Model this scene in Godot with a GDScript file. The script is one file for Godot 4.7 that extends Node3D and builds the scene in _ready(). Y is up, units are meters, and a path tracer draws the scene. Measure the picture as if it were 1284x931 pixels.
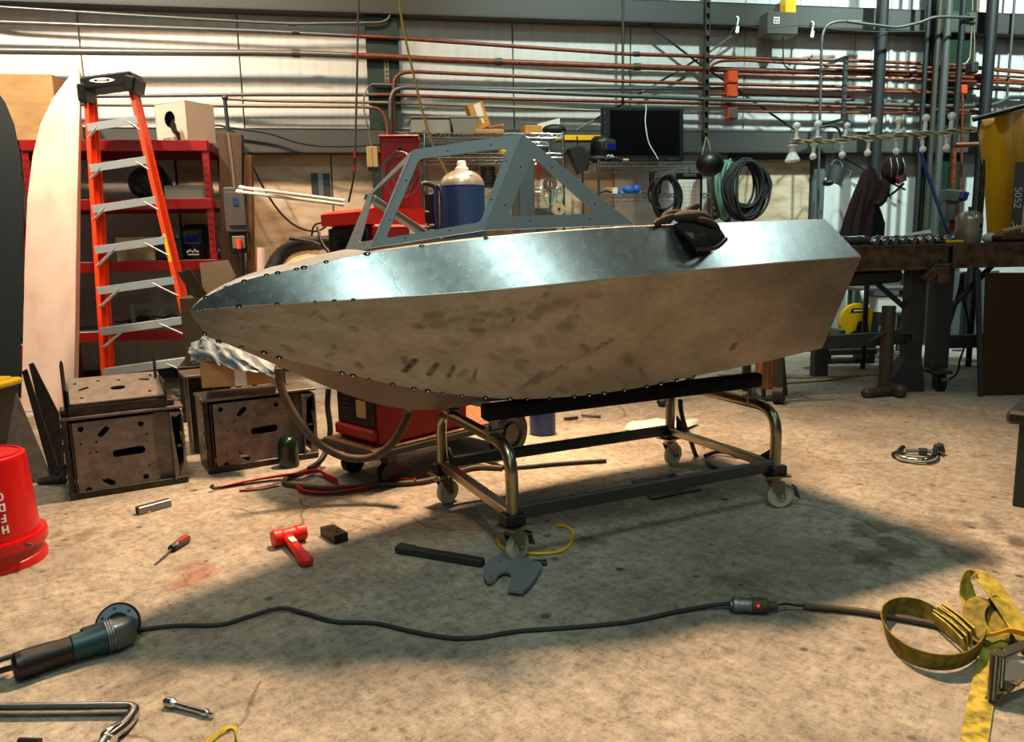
extends Node3D
# A fabrication workshop with a small aluminium boat hull on a wheeled cradle. Units are metres, y is up, the camera looks along -z.

const WALL_YAW := 0.18326
var M := {}
var used := {}

func V(x: float, y: float, z: float) -> Vector3:
	return Vector3(x, y, z)

# ---------------------------------------------------------------- mesh builder
class MB:
	var v := PackedVector3Array()
	var n := PackedVector3Array()
	var uv := PackedVector2Array()
	var xf := Transform3D()

	func tri_n(a: Vector3, b: Vector3, c: Vector3, na: Vector3, nb: Vector3, nc: Vector3, ua := Vector2(), ub := Vector2(), uc := Vector2()) -> void:
		# front faces run clockwise: turn the corners so that the face agrees with its normals
		var g := (c - a).cross(b - a)
		if g.length_squared() < 1e-16:
			return
		if g.dot(na + nb + nc) < 0.0:
			v.append_array([xf * a, xf * c, xf * b])
			n.append_array([(xf.basis * na).normalized(), (xf.basis * nc).normalized(), (xf.basis * nb).normalized()])
			uv.append_array([ua, uc, ub])
		else:
			v.append_array([xf * a, xf * b, xf * c])
			n.append_array([(xf.basis * na).normalized(), (xf.basis * nb).normalized(), (xf.basis * nc).normalized()])
			uv.append_array([ua, ub, uc])

	func quad(a: Vector3, b: Vector3, c: Vector3, d: Vector3, out: Vector3) -> void:
		# flat quad whose normal points along out
		var m := (c - a).cross(b - d)
		if m.length_squared() < 1e-16:
			m = (b - a).cross(c - a)
		m = m.normalized()
		if m.dot(out) < 0.0:
			m = -m
		var w := a.distance_to(b)
		var h := b.distance_to(c)
		tri_n(a, b, c, m, m, m, Vector2(0, 0), Vector2(w, 0), Vector2(w, h))
		tri_n(a, c, d, m, m, m, Vector2(0, 0), Vector2(w, h), Vector2(0, h))

	func box(c: Vector3, s: Vector3, b := Basis(), bev := -1.0) -> void:
		var h := s * 0.5
		if bev < 0.0:
			bev = minf(0.004, minf(h.x, minf(h.y, h.z)) * 0.25)
		var k := Vector3(h.x - bev, h.y - bev, h.z - bev)
		for ax in 3:
			var u := (ax + 1) % 3
			var w := (ax + 2) % 3
			for sg in [-1.0, 1.0]:
				var p := []
				for q in [[-1, -1], [1, -1], [1, 1], [-1, 1]]:
					var t := Vector3()
					t[ax] = sg * h[ax]
					t[u] = q[0] * k[u]
					t[w] = q[1] * k[w]
					p.append(c + b * t)
				var o := Vector3()
				o[ax] = sg
				quad(p[0], p[1], p[2], p[3], b * o)
		if bev <= 0.0:
			return
		for ax in 3:
			var u := (ax + 1) % 3
			var w := (ax + 2) % 3
			for su in [-1.0, 1.0]:
				for sw in [-1.0, 1.0]:
					var p := []
					for q in [[-1, 0], [1, 0], [1, 1], [-1, 1]]:
						var t := Vector3()
						t[ax] = q[0] * k[ax]
						t[u] = su * (h[u] if q[1] == 0 else k[u])
						t[w] = sw * (k[w] if q[1] == 0 else h[w])
						p.append(c + b * t)
					var o := Vector3()
					o[u] = su
					o[w] = sw
					quad(p[0], p[1], p[2], p[3], b * o)
		for sx in [-1.0, 1.0]:
			for sy in [-1.0, 1.0]:
				for sz in [-1.0, 1.0]:
					var o := Vector3(sx, sy, sz)
					var m := b * o.normalized()
					tri_n(c + b * Vector3(sx * h.x, sy * k.y, sz * k.z), c + b * Vector3(sx * k.x, sy * h.y, sz * k.z), c + b * Vector3(sx * k.x, sy * k.y, sz * h.z), m, m, m)

	func beam(a: Vector3, b: Vector3, w: float, d: float, side := Vector3(), bev := -1.0) -> void:
		# bar of w (along side) by d from a to b
		var y := (b - a).normalized()
		var x := side
		if x.length_squared() < 1e-9:
			x = Vector3.RIGHT if absf(y.x) < 0.8 else Vector3.FORWARD
		x = (x - y * x.dot(y)).normalized()
		box((a + b) * 0.5, Vector3(w, a.distance_to(b), d), Basis(x, y, x.cross(y)), bev)

	func tube(pts: Array, r: Variant, seg := 8, closed := false) -> void:
		var m := pts.size()
		var rings := []
		var up := Vector3()
		for i in m:
			var t: Vector3
			if closed:
				t = (pts[(i + 1) % m] - pts[(i + m - 1) % m]).normalized()
			else:
				t = (pts[mini(i + 1, m - 1)] - pts[maxi(i - 1, 0)]).normalized()
			if i == 0:
				up = t.cross(Vector3.UP if absf(t.y) < 0.9 else Vector3.RIGHT).normalized()
			up = (up - t * up.dot(t)).normalized()
			var s := t.cross(up)
			var rr: float = r[i] if r is Array else r
			var ring := []
			for k in seg + 1:
				var a := TAU * k / seg
				var d := up * cos(a) + s * sin(a)
				ring.append([pts[i] + d * rr, d])
			rings.append(ring)
		if closed:
			rings.append(rings[0])
		for i in rings.size() - 1:
			for k in seg:
				var p = rings[i][k]
				var q = rings[i][k + 1]
				var e = rings[i + 1][k]
				var f = rings[i + 1][k + 1]
				var u0 := Vector2(float(k) / seg, i)
				tri_n(p[0], q[0], f[0], p[1], q[1], f[1], u0, u0 + Vector2(1.0 / seg, 0), u0 + Vector2(1.0 / seg, 1))
				tri_n(p[0], f[0], e[0], p[1], f[1], e[1], u0, u0 + Vector2(1.0 / seg, 1), u0 + Vector2(0, 1))
		if not closed:
			for e in [0, m - 1]:
				var t: Vector3 = (pts[0] - pts[1]).normalized() if e == 0 else (pts[m - 1] - pts[m - 2]).normalized()
				for k in seg:
					tri_n(pts[e], rings[e][k][0], rings[e][k + 1][0], t, t, t)

	func lathe(prof: Array, at: Transform3D, seg := 16, smooth := false) -> void:
		# prof: Vector2(radius, height) turned about the y axis of at
		var norms := []
		for i in prof.size() - 1:
			var d: Vector2 = (prof[i + 1] - prof[i])
			norms.append(Vector2(d.y, -d.x).normalized() if d.length() > 1e-7 else Vector2(1, 0))
		for i in prof.size() - 1:
			var n0: Vector2 = norms[i]
			var n1: Vector2 = norms[i]
			if smooth:
				if i > 0:
					n0 = (norms[i] + norms[i - 1]).normalized()
				if i < norms.size() - 1:
					n1 = (norms[i] + norms[i + 1]).normalized()
			for k in seg:
				var a0 := TAU * k / seg
				var a1 := TAU * (k + 1) / seg
				var c0 := Vector3(cos(a0), 0, sin(a0))
				var c1 := Vector3(cos(a1), 0, sin(a1))
				var p: Vector2 = prof[i]
				var q: Vector2 = prof[i + 1]
				var A := at * (c0 * p.x + Vector3.UP * p.y)
				var B := at * (c1 * p.x + Vector3.UP * p.y)
				var C := at * (c1 * q.x + Vector3.UP * q.y)
				var D := at * (c0 * q.x + Vector3.UP * q.y)
				var nA := (at.basis * (c0 * n0.x + Vector3.UP * n0.y)).normalized()
				var nB := (at.basis * (c1 * n0.x + Vector3.UP * n0.y)).normalized()
				var nC := (at.basis * (c1 * n1.x + Vector3.UP * n1.y)).normalized()
				var nD := (at.basis * (c0 * n1.x + Vector3.UP * n1.y)).normalized()
				var u0 := float(k) / seg
				var u1 := float(k + 1) / seg
				tri_n(A, B, C, nA, nB, nC, Vector2(u0, p.y), Vector2(u1, p.y), Vector2(u1, q.y))
				tri_n(A, C, D, nA, nC, nD, Vector2(u0, p.y), Vector2(u1, q.y), Vector2(u0, q.y))

	func cyl(a: Vector3, b: Vector3, r: float, seg := 16, r2 := -1.0) -> void:
		var y := (b - a)
		var L := y.length()
		y = y / L
		var x := (Vector3.RIGHT if absf(y.x) < 0.8 else Vector3.FORWARD)
		x = (x - y * x.dot(y)).normalized()
		var re := r if r2 < 0 else r2
		lathe([Vector2(0, 0), Vector2(r, 0), Vector2(re, L), Vector2(0, L)], Transform3D(Basis(x, y, x.cross(y)), a), seg)

	func ball(c: Vector3, r: Vector3, b := Basis(), seg := 16, rows := 10) -> void:
		var g := []
		for i in rows + 1:
			var row := []
			var p := PI * i / rows
			for k in seg + 1:
				var a := TAU * k / seg
				row.append(Vector3(sin(p) * cos(a), cos(p), sin(p) * sin(a)))
			g.append(row)
		var inv := Vector3(1.0 / r.x, 1.0 / r.y, 1.0 / r.z)
		for i in rows:
			for k in seg:
				var q := [g[i][k], g[i][k + 1], g[i + 1][k + 1], g[i + 1][k]]
				var P := []
				var N := []
				for e in q:
					P.append(c + b * (e * r))
					N.append((b * (e * inv)).normalized())
				tri_n(P[0], P[1], P[2], N[0], N[1], N[2])
				tri_n(P[0], P[2], P[3], N[0], N[2], N[3])

	func sheet(g: Array, hint: Vector3, flat := false) -> void:
		# a grid of points (rows of Vector3), smooth, its normals on the side of hint
		var R := g.size()
		var C: int = g[0].size()
		var nn := []
		for i in R:
			var row := []
			for j in C:
				var du: Vector3 = g[mini(i + 1, R - 1)][j] - g[maxi(i - 1, 0)][j]
				var dv: Vector3 = g[i][mini(j + 1, C - 1)] - g[i][maxi(j - 1, 0)]
				var m := du.cross(dv)
				if m.length_squared() < 1e-16:
					m = hint
				m = m.normalized()
				row.append(m)
			nn.append(row)
		var s := 0.0
		for i in R:
			for j in C:
				s += nn[i][j].dot(hint)
		if s < 0.0:
			for i in R:
				for j in C:
					nn[i][j] = -nn[i][j]
		for i in R - 1:
			for j in C - 1:
				var u0 := float(i) / (R - 1)
				var u1 := float(i + 1) / (R - 1)
				var w0 := float(j) / (C - 1)
				var w1 := float(j + 1) / (C - 1)
				if flat:
					quad(g[i][j], g[i][j + 1], g[i + 1][j + 1], g[i + 1][j], nn[i][j])
				else:
					tri_n(g[i][j], g[i][j + 1], g[i + 1][j + 1], nn[i][j], nn[i][j + 1], nn[i + 1][j + 1], Vector2(u0, w0), Vector2(u0, w1), Vector2(u1, w1))
					tri_n(g[i][j], g[i + 1][j + 1], g[i + 1][j], nn[i][j], nn[i + 1][j + 1], nn[i + 1][j], Vector2(u0, w0), Vector2(u1, w1), Vector2(u1, w0))

	func slab(g: Array, hint: Vector3, th: float) -> void:
		# a sheet with thickness th behind the side of hint
		sheet(g, hint)
		var R := g.size()
		var C: int = g[0].size()
		var h := []
		for i in R:
			var row := []
			for j in C:
				var du: Vector3 = g[mini(i + 1, R - 1)][j] - g[maxi(i - 1, 0)][j]
				var dv: Vector3 = g[i][mini(j + 1, C - 1)] - g[i][maxi(j - 1, 0)]
				var m := du.cross(dv)
				m = m.normalized() if m.length_squared() > 1e-16 else hint
				if m.dot(hint) < 0.0 and C > 2 and R > 2:
					m = -m
				elif m.dot(hint) < 0.0:
					m = -m
				row.append(g[i][j] - m * th)
			h.append(row)
		sheet(h, -hint)
		for i in R - 1:
			quad(g[i][0], g[i + 1][0], h[i + 1][0], h[i][0], g[i][0] - g[i][1])
			quad(g[i][C - 1], g[i + 1][C - 1], h[i + 1][C - 1], h[i][C - 1], g[i][C - 1] - g[i][C - 2])
		for j in C - 1:
			quad(g[0][j], g[0][j + 1], h[0][j + 1], h[0][j], g[0][j] - g[1][j])
			quad(g[R - 1][j], g[R - 1][j + 1], h[R - 1][j + 1], h[R - 1][j], g[R - 1][j] - g[R - 2][j])

	func ribbon(pts: Array, sides: Array, w: float, th: float) -> void:
		# webbing: a flat band along pts, w wide along sides, th thick
		var m := pts.size()
		var rings := []
		for i in m:
			var t: Vector3 = (pts[mini(i + 1, m - 1)] - pts[maxi(i - 1, 0)]).normalized()
			var s: Vector3 = sides[mini(i, sides.size() - 1)]
			s = (s - t * s.dot(t)).normalized()
			var q := t.cross(s).normalized()
			rings.append([pts[i] - s * w * 0.5, pts[i] + s * w * 0.5, q * th * 0.5])
		var L := 0.0
		for i in m - 1:
			var a = rings[i]
			var b = rings[i + 1]
			var L1: float = L + pts[i].distance_to(pts[i + 1])
			for sg in [-1.0, 1.0]:
				var A: Vector3 = a[0] + a[2] * sg
				var B: Vector3 = a[1] + a[2] * sg
				var C: Vector3 = b[1] + b[2] * sg
				var D: Vector3 = b[0] + b[2] * sg
				var na: Vector3 = (a[2] * sg).normalized()
				var nb: Vector3 = (b[2] * sg).normalized()
				tri_n(A, B, C, na, na, nb, Vector2(0, L), Vector2(w, L), Vector2(w, L1))
				tri_n(A, C, D, na, nb, nb, Vector2(0, L), Vector2(w, L1), Vector2(0, L1))
			quad(a[0] - a[2], a[0] + a[2], b[0] + b[2], b[0] - b[2], a[0] - a[1])
			quad(a[1] - a[2], a[1] + a[2], b[1] + b[2], b[1] - b[2], a[1] - a[0])
			L = L1
		for e in [0, m - 1]:
			var a = rings[e]
			quad(a[0] - a[2], a[1] - a[2], a[1] + a[2], a[0] + a[2], pts[e] - pts[1 if e == 0 else m - 2])

	func prism(poly: Array, at: Transform3D, z0: float, z1: float, holes := []) -> void:
		# outline in the x-y plane of at, from z0 to z1, with holes cut through
		var out := PackedVector2Array(poly)
		if Geometry2D.is_polygon_clockwise(out):
			out.reverse()
		var flat := out.duplicate()
		var hs := []
		for h in holes:
			var q := PackedVector2Array(h)
			if not Geometry2D.is_polygon_clockwise(q):
				q.reverse()
			hs.append(q)
		hs.sort_custom(func(a, b): return _maxx(a) > _maxx(b))
		for h in hs:
			flat = _bridge(flat, h)
		var idx := _ears(flat)
		for k in range(0, idx.size(), 3):
			var a := flat[idx[k]]
			var b := flat[idx[k + 1]]
			var c := flat[idx[k + 2]]
			for z in [z0, z1]:
				var m := at.basis * Vector3(0, 0, -1.0 if z == minf(z0, z1) else 1.0)
				tri_n(at * Vector3(a.x, a.y, z), at * Vector3(b.x, b.y, z), at * Vector3(c.x, c.y, z), m, m, m, a, b, c)
		var loops := [out]
		loops.append_array(hs)
		for lp in loops:
			for i in lp.size():
				var a: Vector2 = lp[i]
				var b: Vector2 = lp[(i + 1) % lp.size()]
				var o := Vector2(b.y - a.y, a.x - b.x)
				quad(at * Vector3(a.x, a.y, z0), at * Vector3(b.x, b.y, z0), at * Vector3(b.x, b.y, z1), at * Vector3(a.x, a.y, z1), at.basis * Vector3(o.x, o.y, 0))

	static func _maxx(p: PackedVector2Array) -> float:
		var m := -1e9
		for q in p:
			m = maxf(m, q.x)
		return m

	static func _bridge(outer: PackedVector2Array, h: PackedVector2Array) -> PackedVector2Array:
		var hi := 0
		for i in h.size():
			if h[i].x > h[hi].x:
				hi = i
		var best := -1
		var bd := 1e18
		for i in outer.size():
			var ok := true
			if outer[i].x < h[hi].x - 1e-7:
				continue
			for j in outer.size():
				var a := outer[j]
				var b := outer[(j + 1) % outer.size()]
				if a.is_equal_approx(outer[i]) or b.is_equal_approx(outer[i]):
					continue
				if Geometry2D.segment_intersects_segment(h[hi], outer[i], a, b) != null:
					ok = false
					break
			if ok and h[hi].distance_squared_to(outer[i]) < bd:
				bd = h[hi].distance_squared_to(outer[i])
				best = i
		if best < 0:
			return outer
		var r := PackedVector2Array()
		for i in best + 1:
			r.append(outer[i])
		for i in h.size() + 1:
			r.append(h[(hi + i) % h.size()])
		for i in range(best, outer.size()):
			r.append(outer[i])
		return r

	static func _ears(p: PackedVector2Array) -> PackedInt32Array:
		var ix := []
		for i in p.size():
			ix.append(i)
		var out := PackedInt32Array()
		var guard := 0
		while ix.size() > 3 and guard < 4000:
			guard += 1
			var done := false
			var bi := -1
			var bq := -1.0
			for i in ix.size():
				var a := p[ix[(i + ix.size() - 1) % ix.size()]]
				var b := p[ix[i]]
				var c := p[ix[(i + 1) % ix.size()]]
				var cr := (b - a).cross(c - b)
				if cr <= 1e-12:
					continue
				var ok := true
				for j in ix:
					var q := p[j]
					if q.is_equal_approx(a) or q.is_equal_approx(b) or q.is_equal_approx(c):
						continue
					if (b - a).cross(q - a) >= -1e-12 and (c - b).cross(q - b) >= -1e-12 and (a - c).cross(q - c) >= -1e-12:
						ok = false
						break
				if ok:
					var ql := cr / ((b - a).length_squared() + (c - b).length_squared() + (c - a).length_squared())
					if ql > bq:
						bq = ql
						bi = i
			if bi >= 0:
				out.append_array([ix[(bi + ix.size() - 1) % ix.size()], ix[bi], ix[(bi + 1) % ix.size()]])
				ix.remove_at(bi)
				done = true
			if not done:
				for i in ix.size():
					var a := p[ix[(i + ix.size() - 1) % ix.size()]]
					var b := p[ix[i]]
					var c := p[ix[(i + 1) % ix.size()]]
					if absf((b - a).cross(c - b)) <= 1e-12:
						ix.remove_at(i)
						done = true
						break
			if not done:
				break
		if ix.size() == 3:
			out.append_array([ix[0], ix[1], ix[2]])
		return out

# ---------------------------------------------------------------- nodes
func numbered(called: String) -> String:
	var k: int = used.get(called, 0)
	used[called] = k + 1
	return called if k == 0 else "%s_%03d" % [called, k]

func tag(o: Node3D, label: String, category: String, group := "", kind := "") -> void:
	if label:
		o.set_meta("label", label)
	if category:
		o.set_meta("category", category)
	if group:
		o.set_meta("group", group)
	if kind:
		o.set_meta("kind", kind)

func thing(called: String, label: String, category: String, at: Vector3, group := "") -> Node3D:
	var o := Node3D.new()
	o.name = numbered(called)
	add_child(o)
	o.position = at
	tag(o, label, category, group)
	return o

func top_of(o: Node3D) -> Node3D:
	while o.get_parent() != self:
		o = o.get_parent()
	return o

func commit(mb: MB, origin: Transform3D) -> ArrayMesh:
	var inv := origin.affine_inverse()
	var a := []
	a.resize(Mesh.ARRAY_MAX)
	var vv := PackedVector3Array()
	vv.resize(mb.v.size())
	var nn := PackedVector3Array()
	nn.resize(mb.v.size())
	for i in mb.v.size():
		vv[i] = inv * mb.v[i]
		nn[i] = inv.basis * mb.n[i]
	a[Mesh.ARRAY_VERTEX] = vv
	a[Mesh.ARRAY_NORMAL] = nn
	a[Mesh.ARRAY_TEX_UV] = mb.uv
	var m := ArrayMesh.new()
	m.add_surface_from_arrays(Mesh.PRIMITIVE_TRIANGLES, a)
	return m

func part(parent: Node3D, called: String, mb: MB, mat: Material, label := "") -> MeshInstance3D:
	# a part built in world coordinates, kept relative to its thing
	var o := MeshInstance3D.new()
	o.name = called
	o.mesh = commit(mb, top_of(parent).transform)
	o.material_override = null
	o.mesh.surface_set_material(0, mat)
	parent.add_child(o, true)
	if label:
		o.set_meta("label", label)
	return o

func solo(called: String, label: String, category: String, mb: MB, mat: Material, group := "") -> MeshInstance3D:
	# a thing that is one mesh, its origin at the middle of its underside
	var lo := mb.v[0]
	var hi := mb.v[0]
	for p in mb.v:
		lo = lo.min(p)
		hi = hi.max(p)
	var o := MeshInstance3D.new()
	o.name = numbered(called)
	o.position = Vector3((lo.x + hi.x) * 0.5, lo.y, (lo.z + hi.z) * 0.5)
	o.mesh = commit(mb, o.transform)
	o.mesh.surface_set_material(0, mat)
	add_child(o)
	tag(o, label, category, group)
	return o

func struct(called: String, mb: MB, mat: Material) -> MeshInstance3D:
	var o := solo(called, "", "", mb, mat)
	o.set_meta("kind", "structure")
	return o

func smooth(pts: Array, per := 6, closed := false) -> Array:
	# Catmull-Rom through the points
	var out := []
	var m := pts.size()
	for i in (m if closed else m - 1):
		var a: Vector3 = pts[(i + m - 1) % m] if closed or i > 0 else pts[0] * 2.0 - pts[1]
		var b: Vector3 = pts[i]
		var c: Vector3 = pts[(i + 1) % m]
		var d: Vector3 = pts[(i + 2) % m] if closed or i + 2 < m else pts[m - 1] * 2.0 - pts[m - 2]
		for k in per:
			var t := float(k) / per
			out.append(0.5 * (2.0 * b + (c - a) * t + (2.0 * a - 5.0 * b + 4.0 * c - d) * t * t + (3.0 * b - a - 3.0 * c + d) * t * t * t))
	if not closed:
		out.append(pts[m - 1])
	return out

func rounded(pts: Array, r: float, per := 4) -> Array:
	# a polyline with its corners rounded
	var out := [pts[0]]
	for i in range(1, pts.size() - 1):
		var a: Vector3 = (pts[i - 1] - pts[i])
		var b: Vector3 = (pts[i + 1] - pts[i])
		var q := minf(r, minf(a.length(), b.length()) * 0.45)
		var s: Vector3 = pts[i] + a.normalized() * q
		var e: Vector3 = pts[i] + b.normalized() * q
		for k in per + 1:
			var t := float(k) / per
			out.append(s.lerp(pts[i], t).lerp(pts[i].lerp(e, t), t))
	out.append(pts[-1])
	return out

func text(parent: Node3D, called: String, s: String, at: Transform3D, height: float, mat: Material, depth := 0.002, bold := true) -> void:
	var tm := TextMesh.new()
	var f := SystemFont.new()
	f.font_names = PackedStringArray(["Droid Sans"])
	f.font_weight = 700 if bold else 400
	tm.font = f
	tm.text = s
	tm.font_size = 64
	tm.pixel_size = height / 46.0
	tm.depth = depth
	tm.curve_step = 2.0
	tm.material = mat
	var o := MeshInstance3D.new()
	o.name = called
	o.mesh = tm
	parent.add_child(o, true)
	o.transform = top_of(parent).transform.affine_inverse() * at

# wall frame: s along the wall, h up, o out from it
func W(s: float, h: float, o: float) -> Vector3:
	return Vector3(0, 0, -6.79) + Vector3(cos(WALL_YAW), 0, -sin(WALL_YAW)) * s + Vector3(sin(WALL_YAW), 0, cos(WALL_YAW)) * o + Vector3.UP * h

func WB() -> Basis:
	return Basis(Vector3.UP, WALL_YAW)

func wbox(mb: MB, s0: float, s1: float, h0: float, h1: float, o0: float, o1: float, bev := -1.0) -> void:
	mb.box(W((s0 + s1) * 0.5, (h0 + h1) * 0.5, (o0 + o1) * 0.5), Vector3(s1 - s0, h1 - h0, absf(o1 - o0)), WB(), bev)

# boat and cradle frame: t aft along the boat, b towards the camera, h up
const BOAT_AT := Vector3(0.3525, 0, -2.835)
const BOAT_YAW := 0.43633

func bp(t: float, b: float, h: float) -> Vector3:
	return BOAT_AT + Vector3(cos(BOAT_YAW), 0, -sin(BOAT_YAW)) * t - Vector3(-sin(BOAT_YAW), 0, -cos(BOAT_YAW)) * b + Vector3.UP * h

func BB() -> Basis:
	# x aft, y up, z towards the camera side
	return Basis(Vector3.UP, BOAT_YAW)

func lut(tab: Array, x: float) -> float:
	# smooth lookup in a table of Vector2
	if x <= tab[0].x:
		return tab[0].y
	for i in tab.size() - 1:
		if x <= tab[i + 1].x:
			var p: Vector2 = tab[i]
			var q: Vector2 = tab[i + 1]
			var s := (q.y - p.y) / (q.x - p.x)
			var m0: float = s if i == 0 else (q.y - tab[i - 1].y) / (q.x - tab[i - 1].x)
			var m1: float = s if i + 2 >= tab.size() else (tab[i + 2].y - p.y) / (tab[i + 2].x - p.x)
			var h := q.x - p.x
			var t := (x - p.x) / h
			return p.y * (1 + 2 * t) * (1 - t) * (1 - t) + h * m0 * t * (1 - t) * (1 - t) + q.y * t * t * (3 - 2 * t) + h * m1 * t * t * (t - 1)
	return tab[-1].y

# ---------------------------------------------------------------- materials
func noise(kind: int, freq: float, seed_: int, octaves := 4) -> FastNoiseLite:
	var f := FastNoiseLite.new()
	f.noise_type = kind
	f.frequency = freq
	f.seed = seed_
	f.fractal_octaves = octaves
	return f

func ntex(f: FastNoiseLite, size: int, stops: Array, normal := false, h := -1) -> NoiseTexture2D:
	var t := NoiseTexture2D.new()
	t.width = size
	t.height = h if h > 0 else size
	t.seamless = true
	t.noise = f
	if normal:
		t.as_normal_map = true
		t.bump_strength = 4.0
	elif stops.size():
		var g := Gradient.new()
		g.offsets = PackedFloat32Array(stops.map(func(s): return s[0]))
		g.colors = PackedColorArray(stops.map(func(s): return s[1]))
		t.color_ramp = g
	return t

func mat(called: String, c: Color, rough: float, metal := 0.0) -> StandardMaterial3D:
	var m := StandardMaterial3D.new()
	m.resource_name = called
	m.albedo_color = c
	m.roughness = rough
	m.metallic = metal
	M[called] = m
	return m

func tri(m: StandardMaterial3D, t: Texture2D, scale: Vector3, world := true) -> void:
	m.albedo_texture = t
	m.uv1_triplanar = true
	m.uv1_world_triplanar = world
	m.uv1_scale = scale

func G(x: float) -> Color:
	return Color(x, x, x)


func make_materials() -> void:
	var m: StandardMaterial3D
	# concrete: fine speckle, multiplied by broad stains
	m = mat("concrete", Color(1, 1, 1), 0.82)
	tri(m, ntex(floor_noise(), 2048, [[0.0, Color(0.32, 0.3, 0.265)], [0.25, Color(0.48, 0.45, 0.4)], [0.42, Color(0.585, 0.55, 0.49)], [0.55, Color(0.63, 0.595, 0.535)], [0.75, Color(0.69, 0.655, 0.59)], [1.0, Color(0.79, 0.755, 0.69)]]), Vector3(0.6, 0.6, 0.6))
	m.detail_enabled = true
	m.detail_blend_mode = BaseMaterial3D.BLEND_MODE_MUL
	m.detail_uv_layer = BaseMaterial3D.DETAIL_UV_2
	m.uv2_triplanar = true
	m.uv2_world_triplanar = true
	m.uv2_scale = Vector3(1.0 / 6.0, 1.0 / 6.0, 1.0 / 6.0)
	m.detail_albedo = stain_texture()
	m.heightmap_enabled = true
	m.heightmap_texture = ntex(noise(FastNoiseLite.TYPE_SIMPLEX, 0.12, 4, 3), 1024, [])
	m.heightmap_scale = 0.1
	# painted liner panels of the wall
	m = mat("liner_panel", Color(1, 1, 1), 0.55)
	tri(m, ntex(noise(FastNoiseLite.TYPE_SIMPLEX, 0.02, 11, 5), 512, [[0.0, Color(0.73, 0.715, 0.69)], [0.4, Color(0.76, 0.75, 0.73)], [0.6, Color(0.775, 0.765, 0.745)], [1.0, Color(0.79, 0.78, 0.765)]]), Vector3(1.2, 0.12, 1.2))
	m = mat("plywood", Color(1, 1, 1), 0.7)
	tri(m, ntex(noise(FastNoiseLite.TYPE_SIMPLEX, 0.013, 21, 5), 512, [[0.0, Color(0.58, 0.46, 0.36)], [0.25, Color(0.69, 0.58, 0.47)], [0.5, Color(0.74, 0.64, 0.53)], [0.75, Color(0.78, 0.68, 0.57)], [1.0, Color(0.8, 0.71, 0.61)]]), Vector3(0.35, 1.1, 0.35))
	m = mat("stud_wood", Color(1, 1, 1), 0.7)
	tri(m, ntex(noise(FastNoiseLite.TYPE_SIMPLEX, 0.02, 23, 4), 256, [[0.0, Color(0.33, 0.2, 0.1)], [0.5, Color(0.5, 0.32, 0.17)], [1.0, Color(0.62, 0.43, 0.25)]]), Vector3(5, 0.6, 5))
	mat("girt_steel", Color(0.23, 0.225, 0.21), 0.6)
	mat("green_paint", Color(0.05, 0.15, 0.085), 0.5)
	mat("ceiling_white", Color(0.7, 0.72, 0.72), 0.7)
	mat("room_grey", Color(0.42, 0.44, 0.45), 0.8)
	mat("black_iron", Color(0.16, 0.16, 0.16), 0.5)
	mat("dark_pipe", Color(0.1, 0.105, 0.11), 0.5)
	mat("pole_steel", Color(0.27, 0.25, 0.21), 0.5, 0.4)
	m = mat("rust_conduit", Color(1, 1, 1), 0.5, 0.15)
	tri(m, ntex(noise(FastNoiseLite.TYPE_SIMPLEX, 0.03, 31, 4), 256, [[0.0, Color(0.25, 0.11, 0.06)], [0.5, Color(0.46, 0.21, 0.11)], [1.0, Color(0.55, 0.28, 0.16)]]), Vector3(2, 6, 6))
	mat("grey_conduit", Color(0.36, 0.36, 0.35), 0.42, 0.5)
	mat("tan_conduit", Color(0.5, 0.45, 0.38), 0.45, 0.4)
	mat("orange_box", Color(0.78, 0.27, 0.09), 0.5)
	# metals
	m = mat("aluminium", Color(0.78, 0.79, 0.79), 0.34, 1.0)
	m.roughness_texture = ntex(noise(FastNoiseLite.TYPE_SIMPLEX, 0.03, 41, 5), 512, [[0.0, G(0.6)], [0.5, G(0.85)], [1.0, G(1.0)]])
	m.roughness = 0.42
	m.uv1_triplanar = true
	m.uv1_scale = Vector3(2, 2, 2)
	m = mat("brushed_strake", Color(1, 1, 1), 0.3, 1.0)
	m.albedo_texture = ntex(noise(FastNoiseLite.TYPE_SIMPLEX, 0.022, 43, 5), 512, [[0.0, Color(0.76, 0.76, 0.76)], [0.3, Color(0.84, 0.845, 0.845)], [0.6, Color(0.87, 0.875, 0.875)], [1.0, Color(0.9, 0.905, 0.905)]])
	m.roughness_texture = ntex(noise(FastNoiseLite.TYPE_SIMPLEX, 0.035, 44, 5), 512, [[0.0, G(0.78)], [0.5, G(0.88)], [1.0, G(1.0)]])
	m.uv1_triplanar = true
	m.uv1_scale = Vector3(1.3, 1.3, 1.3)
	m.heightmap_enabled = true
	m.heightmap_texture = ntex(noise(FastNoiseLite.TYPE_SIMPLEX, 0.3, 45, 2), 512, [])
	m.heightmap_scale = 0.012
	m = mat("smudged_aluminium", Color(1, 1, 1), 0.46, 1.0)
	m.albedo_texture = smudge_texture()
	m.roughness_texture = M.brushed_strake.roughness_texture
	m = mat("windshield_plate", Color(0.5, 0.53, 0.54), 0.5, 0.35)
	mat("weld_bead", Color(0.16, 0.15, 0.14), 0.35, 0.9)
	mat("weld_bright", Color(0.8, 0.78, 0.75), 0.25, 1.0)
	mat("dark_interior", Color(0.25, 0.25, 0.25), 0.5, 0.6)
	m = mat("zinc_steel", Color(0.6, 0.57, 0.47), 0.28, 1.0)
	mat("dark_galvanised", Color(0.3, 0.32, 0.325), 0.38, 0.85)
	mat("dull_silver", Color(0.62, 0.59, 0.55), 0.3, 0.55)
	mat("galvanised", Color(0.5, 0.52, 0.53), 0.4, 0.9)
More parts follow.
